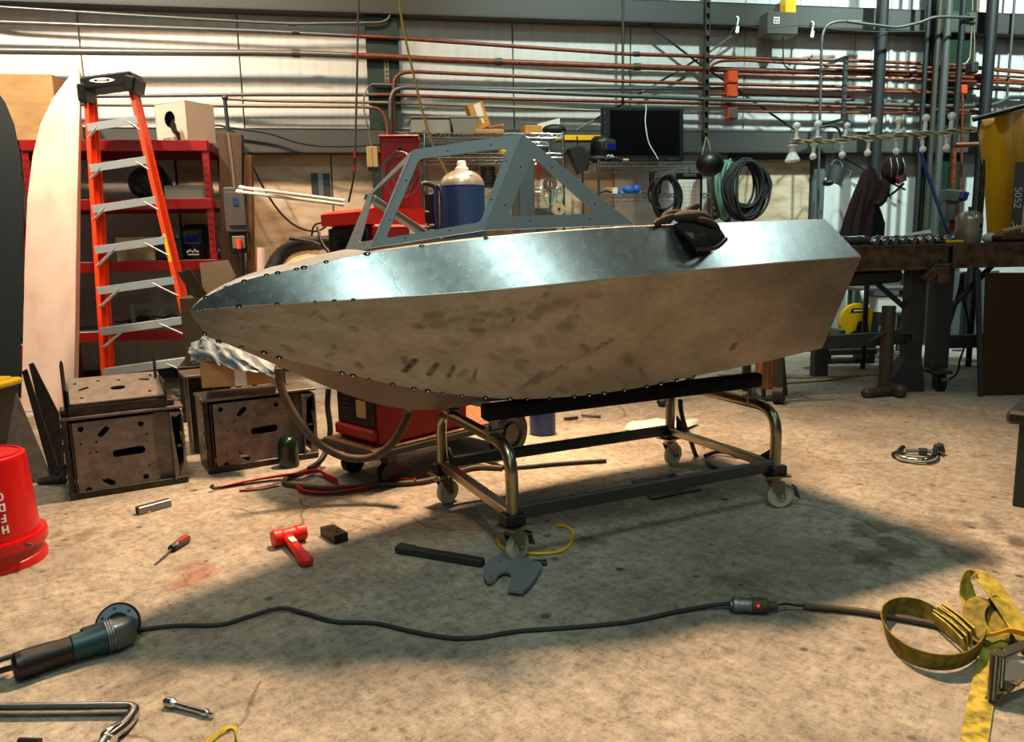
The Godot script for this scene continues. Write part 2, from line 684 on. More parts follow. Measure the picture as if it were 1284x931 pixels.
	mat("tread_aluminium", Color(0.66, 0.68, 0.68), 0.45, 0.25)
	mat("shaded_hull_bottom", Color(0.42, 0.39, 0.35), 0.5, 0.9)  # bare aluminium darkened for the shade under the hull
	mat("chrome", Color(0.82, 0.82, 0.82), 0.16, 1.0)
	m = mat("raw_steel", Color(1, 1, 1), 0.45, 0.55)
	tri(m, ntex(noise(FastNoiseLite.TYPE_SIMPLEX, 0.02, 51, 5), 512, [[0.0, Color(0.34, 0.3, 0.27)], [0.4, Color(0.42, 0.38, 0.345)], [0.7, Color(0.46, 0.42, 0.38)], [1.0, Color(0.52, 0.48, 0.44)]]), Vector3(1.6, 1.6, 1.6))
	m = mat("mill_scale", Color(1, 1, 1), 0.4, 0.7)
	tri(m, ntex(noise(FastNoiseLite.TYPE_SIMPLEX, 0.025, 52, 5), 256, [[0.0, Color(0.14, 0.12, 0.11)], [0.5, Color(0.22, 0.2, 0.18)], [1.0, Color(0.3, 0.27, 0.25)]]), Vector3(2, 2, 2))
	m = mat("rusty_bench", Color(1, 1, 1), 0.5, 0.6)
	tri(m, ntex(noise(FastNoiseLite.TYPE_SIMPLEX, 0.02, 53, 5), 256, [[0.0, Color(0.26, 0.18, 0.13)], [0.5, Color(0.38, 0.28, 0.21)], [1.0, Color(0.47, 0.37, 0.29)]]), Vector3(1.5, 1.5, 1.5))
	# plastics, paint, rubber, cloth, card
	mat("black_rubber", Color(0.035, 0.035, 0.035), 0.55)
	mat("black_plastic", Color(0.03, 0.03, 0.032), 0.4)
	mat("black_carpet", Color(0.025, 0.026, 0.03), 0.95)
	mat("grey_rubber", Color(0.16, 0.165, 0.16), 0.7)
	mat("red_paint", Color(0.56, 0.025, 0.025), 0.4)
	mat("red_plastic", Color(0.72, 0.02, 0.03), 0.32)
	mat("red_hammer", Color(0.88, 0.1, 0.05), 0.45)
	m = mat("orange_fibreglass", Color(0.93, 0.24, 0.04), 0.4)
	mat("yellow_plastic", Color(0.85, 0.72, 0.02), 0.45)
	mat("yellow_paint", Color(0.9, 0.68, 0.03), 0.4)
	mat("white_plastic", Color(0.9, 0.9, 0.88), 0.45)
	mat("white_paper", Color(0.85, 0.82, 0.78), 0.9)
	mat("ink", Color(0.03, 0.03, 0.03), 0.8)
	mat("white_ink", Color(0.86, 0.85, 0.83), 0.7)
	mat("blue_paint", Color(0.1, 0.22, 0.4), 0.4)
	mat("card_dim", Color(0.74, 0.66, 0.6), 0.9)
	mat("dark_wood", Color(0.3, 0.2, 0.12), 0.7)
	mat("dull_orange", Color(0.62, 0.36, 0.14), 0.7)
	m = mat("olive_webbing", Color(1, 1, 1), 0.88)
	tri(m, ntex(noise(FastNoiseLite.TYPE_SIMPLEX, 0.02, 73, 5), 256, [[0.0, Color(0.3, 0.27, 0.09)], [0.5, Color(0.45, 0.4, 0.11)], [1.0, Color(0.62, 0.53, 0.15)]]), Vector3(5, 5, 5))
	mat("blue_rubber", Color(0.05, 0.11, 0.33), 0.5)
	mat("blue_glove", Color(0.1, 0.35, 0.72), 0.7)
	mat("beige_paint", Color(0.68, 0.56, 0.36), 0.5)
	mat("box_grey", Color(0.3, 0.27, 0.25), 0.5)
	mat("grey_paint", Color(0.3, 0.32, 0.33), 0.5)
	mat("teal_plastic", Color(0.02, 0.22, 0.25), 0.4)
	m = mat("cardboard", Color(1, 1, 1), 0.85)
	tri(m, ntex(noise(FastNoiseLite.TYPE_SIMPLEX, 0.01, 61, 3), 256, [[0.0, Color(0.6, 0.45, 0.27)], [1.0, Color(0.72, 0.56, 0.36)]]), Vector3(1, 3, 1))
	mat("orange_card", Color(0.72, 0.5, 0.2), 0.8)
	mat("clear_bin", Color(0.55, 0.54, 0.5), 0.35)
	mat("nylon_wheel", Color(0.72, 0.7, 0.6), 0.5)
	m = mat("yellow_webbing", Color(1, 1, 1), 0.85)
	tri(m, ntex(noise(FastNoiseLite.TYPE_SIMPLEX, 0.02, 71, 5), 256, [[0.0, Color(0.36, 0.33, 0.13)], [0.35, Color(0.56, 0.5, 0.17)], [0.6, Color(0.7, 0.62, 0.2)], [1.0, Color(0.78, 0.7, 0.28)]]), Vector3(4, 4, 4))
	mat("webbing_thread", Color(0.3, 0.26, 0.06), 0.9)
	mat("orange_webbing", Color(0.9, 0.16, 0.03), 0.8)
	mat("bubble_wrap", Color(0.46, 0.5, 0.52), 0.45)
	mat("tan_cloth", Color(0.7, 0.6, 0.45), 0.9)
	mat("maroon_cloth", Color(0.16, 0.045, 0.05), 0.95)
	mat("glove_leather", Color(0.2, 0.145, 0.1), 0.85)
	mat("glove_dark", Color(0.045, 0.045, 0.03), 0.9)
	mat("green_hose", Color(0.42, 0.58, 0.5), 0.5)
	mat("olive_rope", Color(0.45, 0.38, 0.16), 0.8)
	mat("cream_cable", Color(0.72, 0.66, 0.48), 0.6)
	mat("brown_cable", Color(0.28, 0.22, 0.15), 0.6)
	mat("bulb_glass", Color(0.96, 0.96, 0.95), 0.35)
	mat("green_glass", Color(0.04, 0.13, 0.07), 0.25)
	m = mat("peach_board", Color(1, 1, 1), 0.5)
	tri(m, ntex(noise(FastNoiseLite.TYPE_SIMPLEX, 0.012, 81, 5), 512, [[0.0, Color(0.84, 0.69, 0.6)], [0.4, Color(0.9, 0.76, 0.67)], [1.0, Color(0.93, 0.8, 0.72)]]), Vector3(0.5, 0.4, 0.5))
	mat("shade_card", Color(0.3, 0.24, 0.15), 0.85)  # cardboard with shade put into its colour, for the open carton
	mat("dark_sheet", Color(0.17, 0.18, 0.18), 0.5)
	mat("shaded_amber", Color(0.22, 0.13, 0.05), 0.35)  # amber vinyl darkened as if standing in shade
	m = mat("amber_vinyl", Color(0.66, 0.44, 0.02), 0.28)
	m.backlight_enabled = true
	m.backlight = Color(0.5, 0.36, 0.02)
	m = mat("screen", Color(0.012, 0.012, 0.014), 0.2)
	m = mat("blue_lens", Color(0.06, 0.09, 0.45), 0.12)
	m = mat("led_red", Color(1, 0.2, 0.05), 0.3)
	m.emission_enabled = true
	m.emission = Color(1, 0.15, 0.03)
	m.emission_energy_multiplier = 1.5
	m = mat("lamp_warm", Color(1, 0.85, 0.6), 0.5)
	m.emission_enabled = true
	m.emission = Color(1.0, 0.82, 0.6)
	m.emission_energy_multiplier = 3.0
	m = mat("lamp_cool", Color(0.9, 1, 1), 0.5)
	m.emission_enabled = true
	m.emission = Color(0.86, 1.0, 1.0)
	m.emission_energy_multiplier = 1.6

func floor_noise() -> FastNoiseLite:
	var f := noise(FastNoiseLite.TYPE_VALUE_CUBIC, 0.035, 3, 5)
	f.fractal_gain = 0.88
	f.fractal_lacunarity = 2.0
	return f

func stain_texture() -> ImageTexture:
	# six metres of slab: broad stains, pits, hairline cracks, a few spills where the photograph has them
	var n := 1024
	var a := noise(FastNoiseLite.TYPE_SIMPLEX_SMOOTH, 0.006, 8, 6).get_seamless_image(n, n).get_data()
	var b := noise(FastNoiseLite.TYPE_SIMPLEX, 0.03, 12, 4).get_seamless_image(n, n).get_data()
	var out := PackedByteArray()
	out.resize(n * n * 3)
	for i in n * n:
		var k := 0.93 + 0.3 * (a[i] / 255.0 - 0.5) + 0.14 * (b[i] / 255.0 - 0.5)
		var v := clampi(int(k * 255.0), 0, 255)
		out[i * 3] = v
		out[i * 3 + 1] = clampi(int(k * 252.0), 0, 255)
		out[i * 3 + 2] = clampi(int(k * 250.0), 0, 255)
	var dab := func(x: float, z: float, r: float, tint: Color, amount: float, ragged: float) -> void:
		var cx := fposmod(x / 6.0, 1.0) * n
		var cy := fposmod(z / 6.0, 1.0) * n
		var pr := r / 6.0 * n
		for py in range(int(cy - pr) - 1, int(cy + pr) + 2):
			for px in range(int(cx - pr) - 1, int(cx + pr) + 2):
				var q := posmod(py, n) * n + posmod(px, n)
				var d := Vector2(px - cx, py - cy).length() / pr + ragged * (b[q] / 255.0 - 0.5) * 2.0
				if d < 1.0:
					var w := amount * minf(1.0, (1.0 - d) * 1.5)
					for c in 3:
						out[q * 3 + c] = int(out[q * 3 + c] * lerpf(1.0, tint[c], w))
	dab.call(1.42, -2.42, 0.3, Color(0.72, 0.68, 0.66), 0.6, 1.4)
	dab.call(1.2, -2.35, 0.14, Color(0.75, 0.7, 0.68), 0.5, 1.2)
	dab.call(1.75, -2.3, 0.16, Color(0.6, 0.56, 0.55), 0.6, 1.0)
	dab.call(-1.02, -2.28, 0.1, Color(0.9, 0.5, 0.45), 0.5, 0.5)
	var rng := RandomNumberGenerator.new()
	rng.seed = 2
	for k in 500:
		dab.call(rng.randf() * 6.0, rng.randf() * 6.0, rng.randf_range(0.006, 0.016), Color(0.35, 0.31, 0.28), rng.randf_range(0.3, 0.9), 0.6)
	for k in 26:
		dab.call(rng.randf() * 6.0, rng.randf() * 6.0, rng.randf_range(0.03, 0.1), Color(0.6, 0.56, 0.52), rng.randf_range(0.2, 0.55), 1.3)
	for k in 22:
		var p := Vector2(rng.randf() * 6.0, rng.randf() * 6.0)
		var ang := rng.randf() * TAU
		for s in rng.randi_range(40, 160):
			p += Vector2.from_angle(ang) * 0.006
			ang += rng.randf_range(-0.22, 0.22)
			dab.call(p.x, p.y, 0.0055, Color(0.45, 0.4, 0.36), 0.55, 0.3)
	return ImageTexture.create_from_image(Image.create_from_data(n, n, false, Image.FORMAT_RGB8, out))

func smudge_texture() -> ImageTexture:
	# aluminium with hand smears, drips and blotches of grime; u along the hull, v from knuckle to chine
	var w := 1024
	var h := 256
	var a := noise(FastNoiseLite.TYPE_SIMPLEX_SMOOTH, 0.012, 91, 5).get_image(w, h).get_data()
	var b := noise(FastNoiseLite.TYPE_SIMPLEX, 0.05, 92, 4).get_image(w, h).get_data()
	var dark := PackedFloat32Array()
	dark.resize(w * h)
	var rng := RandomNumberGenerator.new()
	rng.seed = 17
	var marks := []
	for i in 60:
		var cx := rng.randf_range(0.12, 0.72) * w
		var cy := rng.randf_range(0.05, 0.95) * h
		marks.append([Vector2(cx, cy), Vector2.from_angle(rng.randf_range(0.6, 2.4)) * rng.randf_range(3, 22), rng.randf_range(4, 12), rng.randf_range(0.02, 0.09)])
	for k in 4:
		marks.append([Vector2(405 + k * 27 + 4 * (k % 2), 176 + k * 4), Vector2(-13 + k * 4, 34 - 4 * k), 7.0 - k, 0.2 - 0.03 * k])
	for k in 22:
		marks.append([Vector2(500 + rng.randf_range(-90, 130), 60 + rng.randf_range(-30, 34)), Vector2.from_angle(rng.randf_range(-0.4, 0.8)) * rng.randf_range(3, 14), rng.randf_range(6, 15), rng.randf_range(0.03, 0.1)])
	for k in 16:
		marks.append([Vector2(560 + k * 7, 226 - k * 6 + rng.randf_range(-4, 4)), Vector2(5, rng.randf_range(-9, 2)), 6.0, rng.randf_range(0.03, 0.1)])
	marks.append([Vector2(860, 190), Vector2(-2, 12), 6.0, 0.16])
	for mk in marks:
		var p: Vector2 = mk[0]
		var q: Vector2 = mk[0] + mk[1]
		var r: float = mk[2]
		for y in range(maxi(0, int(minf(p.y, q.y) - r)), mini(h, int(maxf(p.y, q.y) + r + 1))):
			for x in range(maxi(0, int(minf(p.x, q.x) - r)), mini(w, int(maxf(p.x, q.x) + r + 1))):
				var d := Vector2(x, y).distance_to(Geometry2D.get_closest_point_to_segment(Vector2(x, y), p, q))
				if d < r:
					dark[y * w + x] = maxf(dark[y * w + x], mk[3] * (1.0 - d / r * d / r) * (0.5 + b[y * w + x] / 255.0))
	var out := PackedByteArray()
	out.resize(w * h * 3)
	for i in w * h:
		var k := 0.6 + 0.05 * (a[i] / 255.0 - 0.5) * 2.0 + 0.05 * (b[i] / 255.0 - 0.5)
		k *= 1.0 - 2.3 * dark[i]
		out[i * 3] = clampi(int(k * 1.04 * 255.0), 0, 255)
		out[i * 3 + 1] = clampi(int(k * 1.0 * 255.0), 0, 255)
		out[i * 3 + 2] = clampi(int(k * 0.93 * 255.0), 0, 255)
	return ImageTexture.create_from_image(Image.create_from_data(w, h, false, Image.FORMAT_RGB8, out))

func unseen_high_bay(at: Vector3, energy: float, color: Color, angle: float, tilt: float, label: String) -> void:
	# unseen reflector lamp above the view, placed to cast the warm light
	var t := thing("unseen_high_bay_lamp", label, "lamp", at)
	var mb := MB.new()
	mb.lathe([Vector2(0.08, 0.38), Vector2(0.1, 0.36), Vector2(0.1, 0.22), Vector2(0.3, 0.0), Vector2(0.29, 0.0), Vector2(0.09, 0.21)], Transform3D(Basis(), at), 24)
	part(t, "reflector", mb, M.galvanised)
	mb = MB.new()
	mb.lathe([Vector2(0, 0.03), Vector2(0.26, 0.03)], Transform3D(Basis(), at), 24)
	part(t, "bulb_face", mb, M.lamp_warm)
	mb = MB.new()
	mb.cyl(at + V(0, 0.38, 0), V(at.x, 5.6, at.z), 0.008, 6)
	part(t, "hanger", mb, M.galvanised)
	var l := SpotLight3D.new()
	l.name = "unseen_lamp_light"
	l.light_color = color
	l.light_energy = energy
	l.spot_angle = angle
	l.spot_angle_attenuation = 0.9
	l.spot_range = 30.0
	l.spot_attenuation = 2.0
	l.light_size = 0.26
	l.shadow_enabled = true
	t.add_child(l)
	l.position = V(0, 0.015, 0)
	l.rotation.x = -PI / 2 - tilt

func unseen_ceiling_panel(at: Vector3, size: Vector2, energy: float, color: Color, label: String, yaw := 0.0) -> void:
	# unseen ceiling panel out of view, placed for cool light and hull reflections
	var t := thing("unseen_ceiling_light", label, "lamp", at)
	var bs := Basis(Vector3.UP, yaw)
	var mb := MB.new()
	mb.box(at + V(0, 0.045, 0), V(size.x + 0.06, 0.07, size.y + 0.06), bs)
	part(t, "housing", mb, M.white_plastic)
	mb = MB.new()
	mb.box(at + V(0, 0.006, 0), V(size.x, 0.012, size.y), bs)
	part(t, "diffuser", mb, M.lamp_cool)
	var l := AreaLight3D.new()
	l.name = "unseen_panel_light"
	l.area_size = size
	l.light_color = color
	l.light_energy = energy
	l.area_range = 30.0
	l.area_attenuation = 2.0
	l.shadow_enabled = true
	t.add_child(l)
	l.position = V(0, -0.01, 0)
	l.basis = bs * Basis(Vector3.RIGHT, -PI / 2)

func unseen_window(at: Vector3, size: Vector2, energy: float, color: Color) -> void:
	# unseen bright window behind the camera, placed for the highlight on the strake
	var mb := MB.new()
	mb.box(at + V(0, 0, -0.01), V(size.x, size.y, 0.01), Basis(), 0.0)
	var t := struct("unseen_window_1", mb, M.lamp_cool)
	mb = MB.new()
	for s in [-1.0, 1.0]:
		mb.box(at + V(s * (size.x * 0.5 + 0.03), 0, -0.02), V(0.06, size.y + 0.12, 0.08))
		mb.box(at + V(0, s * (size.y * 0.5 + 0.03), -0.02), V(size.x, 0.06, 0.08))
	part(t, "unseen_window_frame", mb, M.grey_paint)
	var l := AreaLight3D.new()
	l.name = "unseen_window_light"
	l.area_size = size
	l.light_color = color
	l.light_energy = energy
	l.area_range = 30.0
	l.area_attenuation = 2.0
	l.shadow_enabled = true
	t.add_child(l)
	l.global_position = at + V(0, 0, -0.03)

func unseen_flood(at: Vector3, to: Vector3, energy: float, color: Color, label: String) -> void:
	# unseen floodlight above the view, placed to light the back wall
	var t := thing("unseen_flood_lamp", label, "lamp", at)
	var bs := Basis.looking_at(to - at)
	var mb := MB.new()
	mb.box(at + bs * V(0, 0, 0.06), V(0.34, 0.26, 0.1), bs, 0.01)
	part(t, "lamp_housing", mb, M.galvanised)
	mb = MB.new()
	mb.box(at + bs * V(0, 0, 0.004), V(0.3, 0.22, 0.008), bs, 0.0)
	part(t, "glowing_face", mb, M.lamp_cool)
	mb = MB.new()
	mb.cyl(at + V(0, 0.03, 0), V(at.x, 5.6, at.z), 0.02, 8)
	part(t, "bracket", mb, M.galvanised)
	var l := SpotLight3D.new()
	l.name = "unseen_flood_light"
	l.light_color = color
	l.light_energy = energy
	l.spot_angle = 38.0
	l.spot_angle_attenuation = 0.6
	l.spot_range = 30.0
	l.spot_attenuation = 2.0
	l.light_size = 0.12
	l.shadow_enabled = true
	t.add_child(l)
	l.transform = Transform3D(bs, bs * V(0, 0, -0.02))

func _ready() -> void:
	make_materials()
	# camera, sky, lights, exposure
	var cam := Camera3D.new()
	cam.name = "camera"
	cam.fov = rad_to_deg(2.0 * atan(465.5 / 950.0))
	cam.near = 0.05
	cam.far = 60.0
	add_child(cam)
	cam.transform = Transform3D(Basis(Vector3.RIGHT, -deg_to_rad(9.2)) * Basis(Vector3.BACK, -deg_to_rad(1.3)), V(0, 1, 0))
	var we := WorldEnvironment.new()
	we.name = "environment"
	var e := Environment.new()
	e.background_mode = Environment.BG_COLOR
	e.background_color = Color(0.05, 0.06, 0.065)
	e.tonemap_mode = Environment.TONE_MAPPER_LINEAR
	e.tonemap_exposure = 1.0
	e.sdfgi_enabled = true
	e.ssao_enabled = true
	e.ssil_enabled = true
	we.environment = e
	add_child(we)
	var warm := Color(1.0, 0.83, 0.66)
	var cool := Color(0.87, 1.0, 0.97)
	var neutral := Color(1.0, 0.97, 0.9)
	unseen_high_bay(V(0.1, 4.3, -3.9), 84.0, warm, 50.0, 0.42, "unseen reflector lamp above the boat, placed to cast its warm light and shadow")
	unseen_high_bay(V(-2.4, 4.4, -4.5), 17.0, warm, 52.0, -0.12, "unseen reflector lamp placed to light the ladder and the steel box frames")
	unseen_ceiling_panel(V(-0.2, 5.5, 0.3), Vector2(1.2, 1.2), 9.5, cool, "unseen ceiling light panel above the camera, placed to light the floor")
	unseen_ceiling_panel(V(2.0, 5.5, 3.8), Vector2(1.1, 1.5), 3.6, cool, "unseen ceiling light panel well behind the camera, placed to reflect in the strake")
	unseen_ceiling_panel(V(6.1, 5.5, -1.1), Vector2(1.3, 1.5), 3.4, cool, "unseen ceiling light panel near the right wall, placed to reflect in the strake")
	unseen_window(V(-1.95, 4.4, 6.9), Vector2(0.34, 1.9), 5.5, cool)
	unseen_flood(V(-4.0, 5.3, -3.6), W(-3.6, 2.3, 0), 46.0, neutral, "unseen floodlight placed to light the back wall behind the ladder")
	unseen_flood(V(-1.2, 5.3, -3.8), W(-1.3, 1.4, 0), 13.0, Color(1.0, 0.86, 0.7), "unseen floodlight placed to light the back wall above the red machines")
	unseen_flood(V(1.6, 5.3, -4.2), W(1.5, 2.4, 0), 22.0, cool, "unseen floodlight placed to light the back wall above the monitor")
	unseen_flood(V(4.4, 5.3, -4.8), W(4.5, 2.5, 0), 46.0, cool, "unseen floodlight placed to light the back wall above the welding bench")
	build_setting()
	build_boat()
	build_cradle()
	build_rest()

func build_setting() -> void:
	var mb := MB.new()
	mb.box(V(0, -0.1, -1), V(24, 0.2, 24), Basis(), 0.0)
	struct("floor", mb, M.concrete)
	mb = MB.new()
	mb.box(V(0, 5.7, -1), V(24, 0.2, 24), Basis(), 0.0)
	struct("ceiling", mb, M.ceiling_white)
	mb = MB.new()
	mb.box(V(-7, 2.8, -1), V(0.2, 5.6, 24), Basis(), 0.0)
	struct("wall_left", mb, M.room_grey)
	mb = MB.new()
	mb.box(V(9, 2.8, -1), V(0.2, 5.6, 24), Basis(), 0.0)
	struct("wall_right", mb, M.room_grey)
	mb = MB.new()
	mb.box(V(0, 2.8, 7), V(24, 5.6, 0.2), Basis(), 0.0)
	struct("wall_front", mb, M.room_grey)
	# the back wall: a solid core, liner panels above and sheets of plywood below the girt
	mb = MB.new()
	wbox(mb, -9, 12, 0, 5.6, -0.25, -0.03, 0.0)
	var wall := struct("wall_back", mb, M.girt_steel)
	var seams := [-7.9, -6.7, -5.5, -4.45, -3.33, -2.16, -1.04, 0.07, 1.12, 2.2, 3.3, 4.4, 5.5, 6.6, 7.7, 8.8]
	for i in seams.size() - 1:
		for lv in [[1.86, 2.95], [2.95, 4.2], [4.2, 5.58]]:
			mb = MB.new()
			wbox(mb, seams[i] + 0.005, seams[i + 1] - 0.005, lv[0], lv[1], -0.03, 0.0, 0.004)
			if i >= 10 or lv[0] > 2.9:
				var ribs: int = 3 if i < 10 else 5
				for k in ribs:
					var s: float = seams[i] + 0.1 + (seams[i + 1] - seams[i] - 0.2) * (k + 0.5) / ribs
					wbox(mb, s - 0.02, s + 0.02, lv[0], lv[1], 0.0, 0.014, 0.006)
			part(wall, "liner_panel", mb, M.liner_panel)
	for sh in [[-7.9, -5.2, 0], [-5.18, -3.95, 0], [-3.93, -2.73, 0], [-2.71, -1.5, 1], [-1.49, -0.27, 1], [-0.26, 0.96, 1], [0.97, 2.06, 0], [3.02, 4.2, 0], [4.22, 5.6, 0], [5.62, 7.0, 0], [7.02, 8.8, 0]]:
		mb = MB.new()
		wbox(mb, sh[0], sh[1], 0.0, 1.84, -0.03, 0.0, 0.003)
		if sh[2] == 1:
			part(wall, "plywood_sheet", mb, M.plywood)
		else:
			part(wall, "liner_panel", mb, M.liner_panel)
	# horizontal girts
	mb = MB.new()
	wbox(mb, -9, 12, 1.8, 1.985, 0.0, 0.02)
	wbox(mb, -9, 12, 1.975, 1.99, 0.0, 0.16)
	wbox(mb, -9, 12, 1.8, 1.812, 0.0, 0.16)
	wbox(mb, -9, 12, 1.8, 1.99, 0.148, 0.16)
	struct("trim_1", mb, M.girt_steel)
	mb = MB.new()
	wbox(mb, -9, 12, 2.885, 3.06, 0.148, 0.16)
	wbox(mb, -9, 12, 3.05, 3.065, 0.0, 0.16)
	wbox(mb, -9, 12, 2.88, 2.892, 0.0, 0.16)
	struct("trim_2", mb, M.girt_steel)
	mb = MB.new()
	wbox(mb, -9, 12, 0.0, 0.09, 0.0, 0.02)
	struct("baseboard_back", mb, M.girt_steel)
	# green H columns
	mb = MB.new()
	wbox(mb, -1.16, -0.9, 0, 5.6, 0.0, 0.014)
	wbox(mb, -1.16, -0.9, 0, 5.6, 0.092, 0.106)
	wbox(mb, -1.037, -1.023, 0, 5.6, 0.01, 0.1)
	struct("trim_3", mb, M.green_paint)
	mb = MB.new()
	wbox(mb, 4.02, 4.42, 0, 5.6, 0.0, 0.014)
	wbox(mb, 4.02, 4.42, 0, 5.6, 0.09, 0.104)
	wbox(mb, 4.21, 4.23, 0, 5.6, 0.01, 0.1)
	struct("trim_4", mb, M.green_paint)
	# plywood door leaf in a grey steel frame
	mb = MB.new()
	wbox(mb, 2.15, 2.88, 0.01, 1.76, -0.02, 0.02)
	var door := struct("door_1", mb, M.plywood)
	mb = MB.new()
	wbox(mb, 2.07, 2.145, 0, 1.84, -0.03, 0.06)
	wbox(mb, 2.89, 3.01, 0, 1.84, -0.03, 0.06)
	wbox(mb, 2.07, 3.01, 1.77, 1.85, -0.03, 0.06)
	part(door, "door_frame", mb, M.grey_paint)
	mb = MB.new()
	mb.lathe([Vector2(0, 0), Vector2(0.012, 0), Vector2(0.012, 0.03), Vector2(0.028, 0.04), Vector2(0.025, 0.06), Vector2(0, 0.065)], Transform3D(WB() * Basis(Vector3.RIGHT, PI / 2), W(2.82, 0.92, 0.02)), 12)
	part(door, "door_knob", mb, M.chrome)


const BOW := -1.43

func kb(t: float) -> float:
	return 0.54 * (1.0 - pow(1.0 - clampf((t - BOW) / 1.75, 0, 1), 2))

func sb(t: float) -> float:
	return 0.47 * (1.0 - pow(1.0 - clampf((t - BOW) / 1.75, 0, 1), 2))

func cb(t: float) -> float:
	return 0.43 * (1.0 - pow(1.0 - clampf((t - BOW) / 1.85, 0, 1), 2))

var KH := [Vector2(-1.43, 0.84), Vector2(-1.257, 0.853), Vector2(-0.922, 0.866), Vector2(-0.575, 0.884), Vector2(-0.192, 0.91), Vector2(0.269, 0.933), Vector2(0.699, 0.945)]
var SH := [Vector2(-1.43, 0.842), Vector2(-1.392, 0.874), Vector2(-1.315, 0.912), Vector2(-1.229, 0.937), Vector2(-1.123, 0.958), Vector2(-1.016, 0.983), Vector2(-0.863, 1.006), Vector2(-0.549, 1.037), Vector2(-0.152, 1.058), Vector2(0.328, 1.069), Vector2(0.598, 1.075)]
var CH := [Vector2(-1.43, 0.832), Vector2(-1.392, 0.768), Vector2(-1.342, 0.741), Vector2(-1.257, 0.717), Vector2(-1.186, 0.69), Vector2(-1.037, 0.644), Vector2(-0.891, 0.601), Vector2(-0.728, 0.563), Vector2(-0.543, 0.536), Vector2(-0.392, 0.53), Vector2(-0.232, 0.534), Vector2(-0.063, 0.547), Vector2(0.087, 0.564), Vector2(0.316, 0.584), Vector2(0.653, 0.617)]
var LH := [Vector2(-1.43, 0.828), Vector2(-1.366, 0.757), Vector2(-1.257, 0.693), Vector2(-1.172, 0.645), Vector2(-1.045, 0.575), Vector2(-0.893, 0.504), Vector2(-0.757, 0.468), Vector2(-0.613, 0.46), Vector2(-0.5, 0.468), Vector2(-0.35, 0.486), Vector2(-0.2, 0.503), Vector2(0.1, 0.53), Vector2(0.63, 0.565)]

func hull_t(s: float, stern: float) -> float:
	return lerpf(BOW, stern, pow(s, 1.35))

func side_pt(which: String, t: float, sg: float) -> Vector3:
	match which:
		"k":
			return bp(t, sg * kb(t), lut(KH, t))
		"s":
			return bp(t, sg * sb(t), lut(SH, t))
		"c":
			return bp(t, sg * cb(t), lut(CH, t))
	return bp(t, 0, lut(LH, t))

func hull_panel(a: String, ta: float, b: String, tb: float, sg: float, cols: int) -> Array:
	var g := []
	for i in 49:
		var s := float(i) / 48
		var p := side_pt(a, hull_t(s, ta), sg)
		var q := side_pt(b, hull_t(s, tb), sg)
		var row := []
		for j in cols + 1:
			row.append(p.lerp(q, float(j) / cols))
		g.append(row)
	return g

func frame_pane(boat: Node3D, outer: Array, inner: Array, th: float, r: float) -> Basis:
	# flat sheet frame: an outline with one opening, corners of the opening rounded
	var o: Vector3 = outer[0]
	var x: Vector3 = (outer[1] - o).normalized()
	var z: Vector3 = (outer[1] - o).cross(outer[2] - o).normalized()
	var y := z.cross(x)
	var at := Transform3D(Basis(x, y, z), o)
	var inv := at.affine_inverse()
	var po := []
	for p in outer:
		var q: Vector3 = inv * p
		po.append(Vector2(q.x, q.y))
	var pi_ := []
	for i in inner.size():
		var q: Vector3 = inv * inner[i]
		var a: Vector3 = inv * inner[(i + inner.size() - 1) % inner.size()]
		var b: Vector3 = inv * inner[(i + 1) % inner.size()]
		for k in 5:
			var t := k / 4.0
			var s := q + (a - q).normalized() * r
			var e := q + (b - q).normalized() * r
			var c := s.lerp(q, t).lerp(q.lerp(e, t), t)
			pi_.append(Vector2(c.x, c.y))
	var mb := MB.new()
	mb.prism(po, at, -th * 0.5, th * 0.5, [pi_])
	var pane := part(boat, "windshield_frame", mb, M.windshield_plate)
	# small bolt holes round the opening, as dark discs sunk in the sheet
	mb = MB.new()
	for i in po.size():
		for k in 2:
			var c: Vector2 = po[i].lerp(po[(i + 1) % po.size()], 0.3 + 0.4 * k)
			var best: Vector2 = pi_[0]
			for j in pi_.size():
				var cc: Vector2 = Geometry2D.get_closest_point_to_segment(c, pi_[j], pi_[(j + 1) % pi_.size()])
				if cc.distance_to(c) < best.distance_to(c):
					best = cc
			c = c.lerp(best, 0.6)
			mb.cyl(at * Vector3(c.x, c.y, -th * 0.5 - 0.0004), at * Vector3(c.x, c.y, th * 0.5 + 0.0004), 0.0028, 8)
	part(pane, "bolt_hole", mb, M.ink).set_meta("kind", "stuff")
	return at.basis

